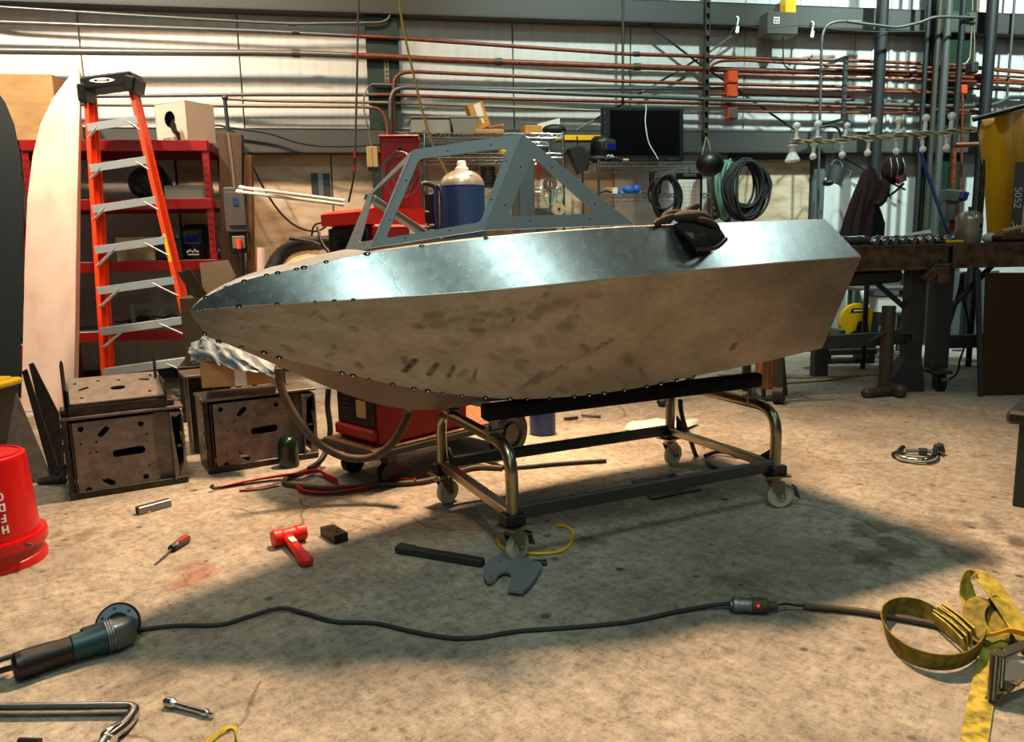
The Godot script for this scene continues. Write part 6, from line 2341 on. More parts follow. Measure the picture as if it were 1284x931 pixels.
	mb.tube(smooth([W(c.x - 0.02, th + 0.045, 0.6), W(c.x + 0.05, th + 0.06, 0.6), W(c.x + 0.1, th + 0.075, 0.58), W(c.x + 0.08, th + 0.05, 0.6)]), 0.009, 8)
	solo("tape_strip", "dull orange roll end lying on the kraft packet", "tape", mb, M.dull_orange)
	c = V(0.279,1.856,0.5)
	mb = MB.new()
	mb.xf = Transform3D(WB() * Basis(Vector3.BACK, 0.28), W(c.x, 1.89, 0.5))
	mb.prism([Vector2(-0.1, 0.05), Vector2(0.07, 0.03), Vector2(0.1, 0.115), Vector2(-0.09, 0.12)], Transform3D(Basis(), V(0, 0, 0)), -0.02, 0.02)
	mb.xf = Transform3D()
	solo("paper_bag", "crumpled white printed bag at the right end of the left rack", "bag", mb, M.white_paper)
	mb = MB.new()
	mb.ball(W(c.x + 0.0, 1.889 + 0.035, 0.58), V(0.1, 0.045, 0.07), WB(), 14, 8)
	solo("black_pouch", "black pouch below the white printed bag", "bag", mb, M.black_rubber)
	c = V(0.12,1.856,0.5)
	mb = MB.new()
	wbox(mb, c.x - 0.08, c.x + 0.06, 1.889, 1.96, 0.4, 0.58, 0.006)
	solo("orange_box", "small orange box behind the windshield peak on the left rack", "box", mb, M.orange_card)
	c = V(-0.26,1.508,0.5)
	o = thing("mesh_cup", "brown mesh pencil cup on the middle shelf of the left rack", "cup", W(c.x, 1.474, 0.55))
	mb = MB.new()
	mb.lathe([Vector2(0, 0), Vector2(0.055, 0), Vector2(0.06, 0.17), Vector2(0.056, 0.17), Vector2(0.05, 0.006), Vector2(0, 0.006)], Transform3D(WB(), W(c.x, 1.474, 0.55)), 20)
	part(o, "cup_body", mb, M.mill_scale)
	mb = MB.new()
	for k in 6:
		mb.lathe([Vector2(0.0575 + k * 0.0006, 0.015 + k * 0.027), Vector2(0.0605 + k * 0.0006, 0.018 + k * 0.027), Vector2(0.0575 + k * 0.0006, 0.021 + k * 0.027)], Transform3D(WB(), W(c.x, 1.474, 0.55)), 20)
	part(o, "wire_ring", mb, M.mill_scale)
	for q in [[V(-0.37,1.509,0.5), V(0.08, 0.13, 0.12), "box_grey", "grey box beside the brown mesh cup on the left rack"], [V(-0.163,1.507,0.5), V(0.07, 0.1, 0.12), "red_paint", "dull red box right of the brown mesh cup"]]:
		c = q[0]
		carton("small_box", q[3], W(c.x, 1.474, 0.5), q[1], WB(), M[q[2]])
	c = V(-0.007,1.738,0.6)
	mb = MB.new()
	wbox(mb, c.x - 0.16, c.x - 0.02, 1.739, 1.79, 0.5, 0.64, 0.01)
	solo("yellow_pouch", "yellow packet on the second shelf behind the windshield frame", "packet", mb, M.yellow_paint)
	c = V(0.118,1.522,0.6)
	o = thing("screwdriver_hung", "red handled screwdriver hanging in the left rack", "screwdriver", W(c.x, 1.53, 0.69))
	mb = MB.new()
	mb.cyl(W(c.x, 1.53, 0.69), W(c.x, 1.66, 0.69), 0.011, 10)
	part(o, "handle", mb, M.red_paint)
	mb = MB.new()
	mb.cyl(W(c.x, 1.66, 0.69), W(c.x, 1.735, 0.69), 0.004, 8)
	part(o, "shaft", mb, M.chrome)
	c = V(0.21,1.496,0.68)
	o = thing("tape_roll", "brown tape roll hanging on the right post of the left rack", "tape", W(c.x, c.y - 0.06, 0.7))
	mb = MB.new()
	mb.lathe([Vector2(0.028, -0.025), Vector2(0.052, -0.025), Vector2(0.052, 0.025), Vector2(0.028, 0.025), Vector2(0.028, -0.025)], Transform3D(WB() * Basis(Vector3.RIGHT, PI / 2), W(c.x, c.y, 0.7)), 24)
	part(o, "roll", mb, M.box_grey)
	mb = MB.new()
	mb.lathe([Vector2(0.026, -0.026), Vector2(0.029, -0.026), Vector2(0.029, 0.026), Vector2(0.026, 0.026)], Transform3D(WB() * Basis(Vector3.RIGHT, PI / 2), W(c.x, c.y, 0.7)), 20)
	part(o, "core", mb, M.cardboard)
	c = V(0.271,1.298,0.66)
	o = thing("wire_spool", "pale wooden wire spool facing the camera, low in the left rack", "spool", W(c.x, c.y - 0.045, 0.7))
	mb = MB.new()
	mb.lathe([Vector2(0.012, -0.03), Vector2(0.05, -0.03), Vector2(0.05, -0.022), Vector2(0.03, -0.02), Vector2(0.03, 0.02), Vector2(0.05, 0.022), Vector2(0.05, 0.03), Vector2(0.012, 0.03), Vector2(0.012, -0.03)], Transform3D(WB() * Basis(Vector3.RIGHT, PI / 2), W(c.x, c.y, 0.71)), 24)
	part(o, "spool", mb, M.tan_cloth)
	mb = MB.new()
	mb.tube([W(c.x, c.y, 0.6), W(c.x, c.y, 0.75)], 0.009, 8)
	part(o, "spindle", mb, M.black_iron)
	o = thing("hanging_lead", "loops of teal and grey lead hanging from the left rack behind the triangular window", "cable", V(0.333,1.303,-6.14))
	for q in [[V(0.285,1.452,-6.141),V(0.29,1.378,-6.142),V(0.321,1.328,-6.148),V(0.36,1.378,-6.155),V(0.368,1.464,-6.156)], [V(0.393,1.463,-6.151),V(0.385,1.377,-6.149),V(0.417,1.352,-6.155),V(0.437,1.401,-6.159),V(0.431,1.469,-6.158)], [V(0.36,1.462,-6.124),V(0.345,1.339,-6.122),V(0.37,1.326,-6.126),V(0.391,1.412,-6.13)]]:
		mb = MB.new()
		mb.tube(smooth(q), 0.006, 7)
		part(o, "loop", mb, M.green_hose)
	c = V(0.237,1.38,0.45)
	carton("teal_box", "grey green box low in the left rack behind the triangular window", W(c.x - 0.03, 0.954, 0.45), V(0.18, 0.36, 0.2), WB(), M.grey_paint)
	o = thing("tool_bag", "black tool bag hanging on a cord right of the left rack", "bag", V(0.573,1.592,-6.388))
	mb = MB.new()
	mb.prism([Vector2(-0.09, 0.1), Vector2(0.02, 0.12), Vector2(0.09, 0.05), Vector2(0.07, -0.06), Vector2(0.0, -0.1), Vector2(-0.04, -0.02)], Transform3D(WB(), V(0.58,1.687,-6.389)), -0.05, 0.05)
	part(o, "bag_body", mb, M.black_rubber)
	mb = MB.new()
	mb.tube([V(0.574,1.75,-6.388),V(0.575,1.832,-6.388),V(0.572,1.888,-6.387)], 0.006, 6)
	part(o, "cord", mb, M.black_rubber)
	# right rack: monitor, helmet, gloves
	var mt := 1.669
	c = V(1.078,1.679,0.45)
	o = thing("monitor", "large black flat monitor standing on the right wire rack", "monitor", W(c.x, mt, 0.42))
	mb = MB.new()
	var mbs := WB() * Basis(Vector3.RIGHT, -0.05)
	var m0 := W(c.x, mt + 0.243, 0.42)
	mb.box(m0, V(0.715, 0.44, 0.05), mbs, 0.008)
	part(o, "housing", mb, M.black_plastic)
	mb = MB.new()
	mb.box(m0 + mbs * V(0.015, 0.012, 0.026), V(0.61, 0.365, 0.004), mbs, 0.0)
	part(o, "display", mb, M.screen)
	mb = MB.new()
	mb.box(m0 + mbs * V(0, -0.222, 0.0), V(0.3, 0.022, 0.18), mbs, 0.005)
	part(o, "stand_foot", mb, M.black_plastic)
	mb = MB.new()
	for k in 3:
		mb.cyl(m0 + mbs * V(-0.335, 0.17 - 0.075 * k, 0.024), m0 + mbs * V(-0.335, 0.17 - 0.075 * k, 0.028), 0.006, 8)
	for k in 8:
		mb.box(m0 + mbs * V(0.22 + 0.012 * k, -0.2, 0.0255), V(0.008, 0.006, 0.001), mbs, 0.0)
	part(o, "button_marks", mb, M.grey_conduit)
	mb = MB.new()
	mb.tube(smooth([V(1.151,2.144,-6.495),V(1.151,2.087,-6.495),V(1.145,2.024,-6.494),V(1.156,1.929,-6.496),V(1.18,1.833,-6.5),V(1.236,1.744,-6.511),V(1.285,1.66,-6.52)]), 0.0045, 7)
	solo("white_cable", "white cable hanging down in front of the black monitor", "cable", mb, M.white_plastic)
	c = V(0.696,1.657,0.6)
	welding_helmet("black welding helmet with a blue lens beside the monitor", W(c.x, mt, 0.52), WALL_YAW + 0.35, 0.82)
	mb = MB.new()
	mb.ball(W(c.x - 0.05, mt + 0.03, 0.6), V(0.09, 0.03, 0.05), WB(), 12, 8)
	mb.tube(smooth([W(c.x - 0.02, mt + 0.02, 0.65), W(c.x + 0.06, mt + 0.03, 0.66), W(c.x + 0.12, mt + 0.012, 0.66)]), 0.011, 8)
	solo("respirator", "dark respirator lying under the helmet on the right rack", "mask", mb, M.black_rubber)
	mb = MB.new()
	mb.cyl(W(c.x + 0.13, mt + 0.014, 0.66), W(c.x + 0.175, mt + 0.012, 0.66), 0.012, 10)
	solo("brass_fitting", "small pale brass fitting at the front edge of the right rack", "fitting", mb, M.beige_paint)
	mb = MB.new()
	for q in [[-0.05, 0.0, 0.018], [0.0, 0.02, 0.035], [0.045, 0.004, 0.028], [0.07, 0.03, 0.04], [0.1, 0.0, 0.02]]:
		mb.ball(W((V(0.897,1.431,0.55)).x + q[0], 1.419 + q[2], 0.55 + q[1]), V(0.042, q[2] * 0.9, 0.03), Basis(Vector3.UP, q[0] * 19) * Basis(Vector3.BACK, q[0] * 6 - 0.2), 12, 8)
	solo("blue_gloves", "bright blue crumpled gloves on the second shelf of the right rack", "gloves", mb, M.blue_glove)
	c = V(0.75,1.424,0.58)
	o = carton("parts_box", "small white and orange box beside the blue gloves", W(c.x, 1.419, 0.56), V(0.1, 0.05, 0.1), WB(), M.white_paper)
	mb = MB.new()
	mb.box(W(c.x - 0.02, 1.462, 0.6115), V(0.055, 0.014, 0.002), WB(), 0.0)
	part(o, "orange_band", mb, M.orange_card)
	mb = MB.new()
	mb.tube(smooth([W(c.x - 0.1, 1.43, 0.58), W(c.x - 0.05, 1.445, 0.6), W(c.x - 0.02, 1.43, 0.66)]), 0.011, 8)
	solo("brown_pliers", "dark tool lying left of the small orange and white box", "tool", mb, M.brown_cable)
	mb = MB.new()
	mb.tube(smooth([W(c.x + 0.27, 1.43, 0.58), W(c.x + 0.33, 1.445, 0.6), W(c.x + 0.42, 1.43, 0.57)]), 0.009, 8)
	solo("red_lead", "short red lead lying right of the blue gloves", "cable", mb, M.red_paint)
	# clipboard and cables
	var cl := V(1.483,1.41,-6.353)
	o = thing("clipboard", "black clipboard with a white form hanging at the end of the right rack", "clipboard", cl - V(0, 0.17, 0))
	mb = MB.new()
	mb.box(cl, V(0.23, 0.33, 0.008), WB(), 0.003)
	part(o, "board", mb, M.black_plastic)
	mb = MB.new()
	mb.box(cl + WB() * V(-0.004, -0.02, 0.0055), V(0.192, 0.265, 0.002), WB(), 0.0)
	var form := part(o, "paper_form", mb, M.white_paper)
	mb = MB.new()
	for k in 7:
		mb.box(cl + WB() * V(0.0, 0.085 - k * 0.032, 0.0068), V(0.15, 0.0016, 0.0006), WB(), 0.0)
	for k in 3:
		mb.box(cl + WB() * V(-0.05 + 0.05 * k, -0.02, 0.0068), V(0.0014, 0.2, 0.0006), WB(), 0.0)
	part(form, "form_lines", mb, M.box_grey)
	mb = MB.new()
	mb.box(cl + WB() * V(0, 0.145, 0.01), V(0.11, 0.022, 0.014), WB(), 0.004)
	part(o, "clip", mb, M.galvanised)
	cable_coil("black_cables", "tangle of black cables hanging below the monitor behind the clipboard", V(1.267,1.363,-6.252), 0.12, 0.18, 9, 0.009, M.black_rubber, 21, WB(), 0.03)
	mb = MB.new()
	mb.tube(smooth([V(1.184,1.589,-6.369),V(1.177,1.539,-6.368),V(1.192,1.437,-6.37),V(1.241,1.295,-6.379)]), 0.022, 8)
	mb.ball(V(1.234,1.45,-6.388), V(0.03, 0.055, 0.03))
	solo("power_brick", "black power adapter and strap hanging from the right rack's top shelf", "adapter", mb, M.black_plastic)
	# hanging ball
	var kb_ := V(1.612,1.627,-6.214)
	o = thing("black_ball", "shiny black ball slung from the slotted strut on two pale straps", "ball", kb_ - V(0, 0.1, 0))
	mb = MB.new()
	mb.ball(kb_, V(0.112, 0.098, 0.1), WB(), 24, 14)
	part(o, "ball", mb, M.black_plastic)
	for q in [[V(1.544,1.688,-6.202),V(1.569,1.798,-6.206)], [V(1.62,1.713,-6.216),V(1.599,1.798,-6.212)]]:
		mb = MB.new()
		mb.tube([q[0], q[1], V(1.618,1.858,-6.378)], 0.006, 6)
		part(o, "strap", mb, M.tan_conduit)
	mb = MB.new()
	mb.tube([V(1.745,1.932,-6.88), V(1.613,1.855,-6.357)], 0.008, 8)
	part(o, "hook_bar", mb, M.black_iron)
	# hose coils beside the door
	cable_coil("hose_coil", "pale green hose coil hanging left of the black cable coil by the door", V(1.884,1.46,-6.712), 0.15, 0.235, 13, 0.011, M.green_hose, 31, WB() * Basis(Vector3.UP, 0.7), 0.05)
	cable_coil("cable_coil", "big black cable coil hanging in front of the plywood door", V(1.974,1.438,-6.444), 0.2, 0.235, 22, 0.0115, M.grey_rubber, 41, WB(), 0.07)
	cable_coil("hose_coil", "dark brown hose coil behind the pale green one", V(1.89,1.434,-6.937), 0.14, 0.22, 9, 0.012, M.brown_cable, 37, WB() * Basis(Vector3.UP, 0.6), 0.04)
	o = thing("coil_bracket", "steel bracket arms carrying the hose and cable coils", "bracket", V(2.025,1.693,-6.86))
	mb = MB.new()
	mb.tube([V(2.014,1.66,-7.139), V(1.834,1.6,-6.499)], 0.012, 8)
	part(o, "bracket_arm", mb, M.black_iron)
	mb = MB.new()
	mb.tube([V(2.216,1.659,-7.176), V(1.957,1.582,-6.339)], 0.012, 8)
	part(o, "bracket_arm", mb, M.black_iron)


func ribbon_thing(parent: Node3D, called: String, pts: Array, sides: Array, w: float, m: Material, per := 5, th := 0.0028) -> MeshInstance3D:
	# webbing along points; the width direction is interpolated from point to point
	var sp := smooth(pts, per)
	var ss := []
	for i in sp.size():
		var f := float(i) / per
		var k := mini(int(f), sides.size() - 1)
		var k1 := mini(k + 1, sides.size() - 1)
		ss.append((sides[k] as Vector3).lerp(sides[k1], f - int(f)).normalized())
	var mb := MB.new()
	mb.ribbon(sp, ss, w, th)
	return part(parent, called, mb, m)

func bulb(at: Vector3, up: bool, label: String, group: String, tilt: float, sc := 1.0) -> void:
	var o := thing("light_bulb", label, "light bulb", at, group)
	var x := Transform3D(Basis(Vector3.BACK, tilt + (0.0 if up else PI)) * Basis().scaled(Vector3.ONE * sc), at)
	var mb := MB.new()
	mb.lathe([Vector2(0.03, 0.004), Vector2(0.03, 0.01), Vector2(0.013, 0.015), Vector2(0.014, 0.055), Vector2(0.012, 0.058)], x, 14)
	part(o, "socket", mb, M.white_plastic)
	mb = MB.new()
	var pr := [Vector2(0.0115, 0.056), Vector2(0.0115, 0.066)]
	for k in 11:
		var a := lerpf(-1.05, PI / 2, k / 10.0)
		pr.append(Vector2(0.025 * cos(a), 0.094 + 0.025 * sin(a)))
	mb.lathe(pr, x, 16, true)
	part(o, "glass", mb, M.bulb_glass)

func build_right() -> void:
	var mb: MB
	var o: Node3D
	var c: Vector3
	# cable arm with bulbs
	var p0 := V(1.876,1.644,-5.2)
	var p1 := V(3.111,1.706,-5.2)
	o = thing("string_lights", "cream cable bundle with bulb sockets strung along a thin arm above the bench", "string lights", (p0 + p1) * 0.5)
	mb = MB.new()
	mb.tube([p0, p1], 0.006, 8)
	part(o, "arm_rod", mb, M.tan_conduit)
	for k in 3:
		var pts := []
		for i in 41:
			var f := i / 40.0
			var a := f * 34.0 + k * 2.1
			pts.append(p0.lerp(p1, f) + V(0, cos(a) * 0.011, sin(a) * 0.011) + V(0, 0.006 * sin(f * 21.0), 0))
		mb = MB.new()
		mb.tube(pts, 0.006, 7)
		part(o, "cable", mb, M.cream_cable)
	mb = MB.new()
	mb.tube([V(2.913,1.822,-5.2),V(3.016,1.703,-5.2)], 0.005, 6)
	part(o, "brace_rod", mb, M.galvanised)
	var words := ["first", "second", "third", "fourth", "fifth", "sixth", "last"]
	var ups := [V(1.921,1.656,-5.2),V(2.061,1.663,-5.2),V(2.241,1.669,-5.2),V(2.42,1.675,-5.2),V(2.594,1.682,-5.2),V(2.769,1.688,-5.2),V(2.943,1.697,-5.2)]
	for i in 7:
		bulb(ups[i] + V(0, 0.008, 0), true, "%s upright white bulb from the left along the cream cable arm" % words[i], "upright bulbs on the cable arm", [0.0, 0.0, -0.18, -0.08, 0.0, -0.05, 0.0][i], [1.0, 1.0, 0.82, 1.0, 0.95, 1.0, 1.0][i])
	var dns := [V(2.04,1.653,-5.2),V(2.225,1.659,-5.2),V(2.405,1.668,-5.2),V(2.579,1.674,-5.2),V(2.753,1.683,-5.2),V(2.917,1.69,-5.2)]
	for i in 6:
		bulb(dns[i] + V(0, -0.01, 0), false, "%s drooping white bulb from the left under the cream cable arm" % ["first", "second", "third", "fourth", "fifth", "last"][i], "drooping bulbs under the cable arm", [-0.05, 0.06, -0.08, 0.12, 0.14, 0.05][i], 0.9)
	var rf := V(1.895,1.636,-5.2)
	o = thing("reflector_bulb", "white reflector bulb pointing down at the left end of the cable arm", "light bulb", rf)
	mb = MB.new()
	mb.lathe([Vector2(0.014, 0.0), Vector2(0.016, -0.03), Vector2(0.02, -0.04), Vector2(0.045, -0.09), Vector2(0.05, -0.1), Vector2(0.046, -0.108), Vector2(0, -0.114)], Transform3D(Basis(Vector3.BACK, 0.05), rf), 20)
	part(o, "glass", mb, M.bulb_glass)
	mb = MB.new()
	mb.lathe([Vector2(0.036, 0.0), Vector2(0.036, -0.008), Vector2(0.018, -0.012), Vector2(0.018, -0.034), Vector2(0.0, -0.034)], Transform3D(Basis(), rf), 14)
	part(o, "socket", mb, M.white_plastic)
	# hung mask, red helmet, maroon jacket
	var mk := V(2.951,1.586,-7.032)
	o = thing("welding_mask", "dark grey welding mask hanging on a string right of the door", "mask", mk)
	var mx := Transform3D(WB() * Basis(Vector3.BACK, -0.3), mk)
	mb = MB.new()
	var g := []
	for i in 7:
		var v := i / 6.0
		var row := []
		for j in 9:
			var a := lerpf(-1.3, 1.3, j / 8.0)
			row.append(mx * V(sin(a) * lerpf(0.075, 0.095, v), lerpf(-0.09, 0.07, v), cos(a) * 0.09))
		g.append(row)
	mb.slab(g, V(0, 0, 1), 0.004)
	part(o, "shell", mb, M.dark_sheet)
	mb = MB.new()
	mb.tube(rounded([mx * V(-0.085, 0.05, 0.03), mx * V(-0.04, 0.13, 0.0), mx * V(0.02, 0.13, 0.0), mx * V(0.05, 0.06, 0.04)], 0.02), 0.009, 8)
	mb.tube(rounded([mx * V(0.06, 0.06, 0.0), mx * V(0.15, 0.09, 0.0), mx * V(0.14, 0.04, 0.02), mx * V(0.02, -0.08, 0.06)], 0.02), 0.007, 8)
	part(o, "headband", mb, M.dark_sheet)
	mb = MB.new()
	mb.ball(mx * V(-0.06, -0.09, 0.04), V(0.05, 0.03, 0.05), WB(), 12, 8)
	part(o, "chin_piece", mb, M.black_rubber)
	mb = MB.new()
	mb.tube([V(2.921,1.879,-7.026),V(2.926,1.712,-7.027)], 0.003, 5)
	part(o, "string", mb, M.pole_steel)
	var rh := V(2.918,1.5,-5.9)
	o = thing("grinding_helmet", "red and black helmet hanging behind the maroon jacket", "helmet", rh - V(0, 0.13, 0))
	mb = MB.new()
	mb.ball(rh + V(0, 0.02, 0), V(0.082, 0.105, 0.09), Basis(Vector3.BACK, 0.1), 18, 12)
	part(o, "shell", mb, M.maroon_cloth)
	for k in 3:
		mb = MB.new()
		mb.tube(smooth([rh + V(-0.05 + 0.045 * k, 0.1, 0.06), rh + V(-0.055 + 0.05 * k, 0.03, 0.095), rh + V(-0.05 + 0.045 * k, -0.04, 0.085)]), 0.008, 6)
		part(o, "stripe", mb, M.galvanised)
	mb = MB.new()
	mb.box(rh + V(0.03, -0.05, 0.075), V(0.09, 0.055, 0.02), Basis(Vector3.BACK, 0.35) * Basis(Vector3.UP, 0.3), 0.006)
	part(o, "visor", mb, M.red_paint)
	mb = MB.new()
	mb.box(rh + V(0.032, -0.052, 0.088), V(0.06, 0.035, 0.006), Basis(Vector3.BACK, 0.35) * Basis(Vector3.UP, 0.3), 0.002)
	part(o, "visor_lens", mb, M.grey_paint)
	mb = MB.new()
	mb.tube(smooth([rh + V(-0.03, -0.07, 0.04), rh + V(-0.04, -0.13, 0.02), rh + V(-0.02, -0.17, 0.0), rh + V(0.04, -0.12, 0.02), rh + V(0.07, -0.08, 0.04)]), 0.009, 7)
	part(o, "strap", mb, M.black_rubber)
	o = thing("maroon_jacket", "maroon work jacket hanging over a post end behind the bench", "jacket", V(2.596,1.049,-5.6))
	var rows := [[1086, 1091, 213], [1081, 1097, 219], [1076, 1104, 230], [1070, 1107, 243], [1064, 1105, 258], [1058, 1100, 275], [1051, 1098, 300]]
	var lf := [V(2.681,1.529,-5.85),V(2.659,1.495,-5.85),V(2.632,1.431,-5.85),V(2.6,1.35,-5.85),V(2.568,1.262,-5.85),V(2.537,1.162,-5.85),V(2.506,1.038,-5.85)]
	var rt := [V(2.723,1.528,-5.85),V(2.767,1.493,-5.85),V(2.831,1.421,-5.85),V(2.853,1.344,-5.85),V(2.816,1.257,-5.85),V(2.797,1.156,-5.85),V(2.798,1.031,-5.85)]
	g = []
	for i in 7:
		var row := []
		for j in 15:
			var f := j / 14.0
			var q: Vector3 = lf[i].lerp(rt[i], f)
			row.append(q + V(0, 0, 0.09 * sin(f * PI) + 0.016 * sin(f * 17.0 + i * 0.3) * (i / 6.0)))
		g.append(row)
	mb = MB.new()
	mb.slab(g, V(0, 0, 1), 0.02)
	part(o, "jacket_body", mb, M.maroon_cloth)
	for q in [[V(2.618,1.465,-5.77),V(2.58,1.275,-5.77),V(2.549,1.053,-5.77)], [V(2.672,1.502,-5.75),V(2.636,1.301,-5.74),V(2.618,1.045,-5.75)]]:
		mb = MB.new()
		mb.tube(smooth(q), 0.005, 6)
		part(o, "seam", mb, M.black_rubber)
	mb = MB.new()
	mb.tube(smooth([V(2.782,1.441,-5.8),V(2.811,1.381,-5.78),V(2.792,1.3,-5.78),V(2.748,1.254,-5.77)]), [0.03, 0.031, 0.032, 0.033, 0.034, 0.034, 0.034, 0.034, 0.034, 0.034, 0.033, 0.033, 0.032, 0.032, 0.03, 0.03, 0.028, 0.026, 0.024], 10)
	part(o, "sleeve", mb, M.maroon_cloth)
	mb = MB.new()
	mb.slab([[V(2.756,1.304,-5.83), V(2.817,1.233,-5.85)], [V(2.752,1.157,-5.83), V(2.86,1.125,-5.85)], [V(2.758,1.044,-5.83), V(2.859,1.03,-5.85)]], V(0, 0, 1), 0.03)
	part(o, "lining", mb, M.black_rubber)
	mb = MB.new()
	mb.cyl(V((V(2.768,1.009,-5.9)).x, 0.0, -5.9), V((V(2.768,1.009,-5.9)).x, (V(2.729,1.528,-5.9)).y, -5.9), 0.02, 10)
	part(o, "stand_post", mb, M.dark_pipe)
	# welding bench
	var zf := -4.88
	var hT := 0.966
	var xl := 2.2
	o = thing("welding_bench", "heavy rusty steel welding bench on the right with thick edge and black legs", "bench", V(3.2, 0, -5.3))
	mb = MB.new()
	mb.box(V((xl + 4.6) * 0.5, hT - 0.01, -5.3), V(4.6 - xl, 0.02, 0.84), Basis(), 0.003)
	part(o, "top_plate", mb, M.rusty_bench)
	mb = MB.new()
	mb.box(V((xl + 2.79) * 0.5, hT - 0.085, zf + 0.01), V(2.79 - xl, 0.13, 0.012), Basis(), 0.003)
	mb.box(V((xl + 2.76) * 0.5, hT - 0.15, zf + 0.02), V(2.76 - xl, 0.02, 0.05), Basis(), 0.003)
	part(o, "edge_plate", mb, M.rusty_bench)
	mb = MB.new()
	mb.box(V((2.82 + 4.6) * 0.5, hT - 0.08, zf + 0.014), V(4.6 - 2.82, 0.15, 0.014), Basis(), 0.003)
	part(o, "edge_plate", mb, M.rusty_bench)
	mb = MB.new()
	mb.box(V((xl + 4.6) * 0.5, hT - 0.09, -5.68), V(4.6 - xl, 0.14, 0.014), Basis(), 0.003)
	part(o, "edge_plate", mb, M.rusty_bench)
	for q in [[2.655, 0.105, 0.14], [2.83, 0.115, 0.15]]:
		mb = MB.new()
		mb.beam(V(q[0], q[2], -4.99), V(q[0], hT - 0.02, -4.99), q[1], 0.1, V(1, 0, 0), 0.006)
		part(o, "leg", mb, M.black_iron)
	mb = MB.new()
	mb.prism([Vector2(-0.2, 0), Vector2(0.08, 0), Vector2(0.05, 0.22), Vector2(-0.06, 0.22)], Transform3D(Basis(), V(2.655, 0.0, -4.99)), -0.06, 0.06)
	part(o, "foot_block", mb, M.black_iron)
	for q in [[2.3, -5.6], [4.4, -4.99], [4.4, -5.6]]:
		mb = MB.new()
		mb.beam(V(q[0], 0, q[1]), V(q[0], hT - 0.02, q[1]), 0.1, 0.1, V(1, 0, 0), 0.006)
		part(o, "leg", mb, M.black_iron)
	for q in [[V(2.05, 0.33, -5.04), V(2.65, 0.36, -5.0)], [V(2.85, 0.32, -5.0), V(4.3, 0.34, -5.0)], [V(2.2, 0.9, -5.02), V(2.62, 0.55, -5.02)], [V(3.25, 0.9, -5.02), V(2.88, 0.5, -5.02)]]:
		mb = MB.new()
		var flat: bool = absf(q[0].y - q[1].y) < 0.1
		mb.beam(q[0], q[1], 0.085 if flat else 0.03, 0.06 if flat else 0.03, Vector3.UP, 0.004)
		part(o, "stretcher" if flat else "diagonal_brace", mb, M.black_iron)
	mb = MB.new()
	mb.box(V(2.38, 0.76, -5.1), V(0.36, 0.09, 0.3), Basis(Vector3.BACK, 0.06), 0.02)
	part(o, "under_drawer", mb, M.black_iron)
	for q in [[V(2.83, 0.0, -4.96), 0.05]]:
		mb = MB.new()
		mb.cyl(q[0] + V(-0.018, 0.056, 0.03), q[0] + V(0.018, 0.056, 0.03), 0.055, 24)
		part(o, "caster_wheel", mb, M.mill_scale)
		mb = MB.new()
		mb.box(q[0] + V(0, 0.128, 0), V(0.13, 0.02, 0.12))
		mb.box(q[0] + V(-0.03, 0.085, 0.02), V(0.008, 0.07, 0.05))
		mb.box(q[0] + V(0.03, 0.085, 0.02), V(0.008, 0.07, 0.05))
		part(o, "caster_fork", mb, M.black_iron)
	# clamps and blocks on the bench edge
	for q in [[V(2.659,0.778,-4.86), Basis(Vector3.BACK, -0.72), V(0.055, 0.095, 0.05), "brown steel block clamped at a slant to the bench edge"], [V(2.732,0.777,-4.855), Basis(Vector3.BACK, 0.03), V(0.072, 0.112, 0.05), "upright brown steel block clamped to the bench edge"]]:
		o = thing("clamp_block", q[3], "clamp", q[0])
		mb = MB.new()
		mb.box(q[0] + V(0, 0, 0.04), q[2], q[1], 0.004)
		part(o, "block", mb, M.rusty_bench)
		mb = MB.new()
		mb.box(q[0] + V(0, 0, 0.04) + q[1] * V(0, q[2].y * 0.5 + 0.006, 0), V(q[2].x + 0.012, 0.008, 0.06), q[1], 0.002)
		part(o, "top_lip", mb, M.galvanised)
		mb = MB.new()
		mb.beam(q[0] + V(0, 0.02, 0.03), V(q[0].x, hT - 0.09, zf + 0.045), 0.02, 0.02)
		part(o, "hook", mb, M.black_iron)
	# row of bright tool holders on the bench
	for i in 10:
		var f := i / 9.0
		var q := (V(2.354,0.991,-4.95)).lerp(V(3.047,1,-5.25), f)
		q.y = hT + 0.001
		var sx := lerpf(1.0, 0.92, f)
		o = thing("tool_holder", "%s bright steel tool holder from the left in the row lying on the bench" % ["first", "second", "third", "fourth", "fifth", "sixth", "seventh", "eighth", "ninth", "last"][i], "tool holder", q, "tool holders in a row on the bench")
		var x := Transform3D(Basis(Vector3.UP, 0.25) * Basis(Vector3.RIGHT, PI / 2), q + V(0, 0.03 * sx, 0.03))
		mb = MB.new()
		mb.lathe([Vector2(0, 0.012), Vector2(0.016, 0.012), Vector2(0.016, 0.0), Vector2(0.028, 0.0), Vector2(0.029, -0.004), Vector2(0.029, -0.022), Vector2(0.022, -0.026)], x, 16)
		part(o, "chrome_nose", mb, M.chrome)
		mb = MB.new()
		mb.lathe([Vector2(0.022, -0.026), Vector2(0.022, -0.034), Vector2(0.028, -0.036), Vector2(0.024, -0.1), Vector2(0, -0.1)], x, 16)
		part(o, "dark_shank", mb, M.black_iron)
	mb = MB.new()
	var bt := V(2.543,1.018,-5.35)
	bt.y = hT + 0.03
	mb.tube([V(2.32, hT + 0.031, -5.3), V(2.78, hT + 0.031, -5.42)], 0.03, 14)
	o = solo("dark_tube", "long dark tube lying behind the row of bright tool holders", "tube", mb, M.dark_sheet)
	mb = MB.new()
	for k in 3:
		mb.tube([V(2.42 + 0.15 * k, hT + 0.031, -5.325 - 0.039 * k), V(2.44 + 0.15 * k, hT + 0.031, -5.331 - 0.039 * k)], 0.034, 14)
	part(o, "band", mb, M.black_iron)
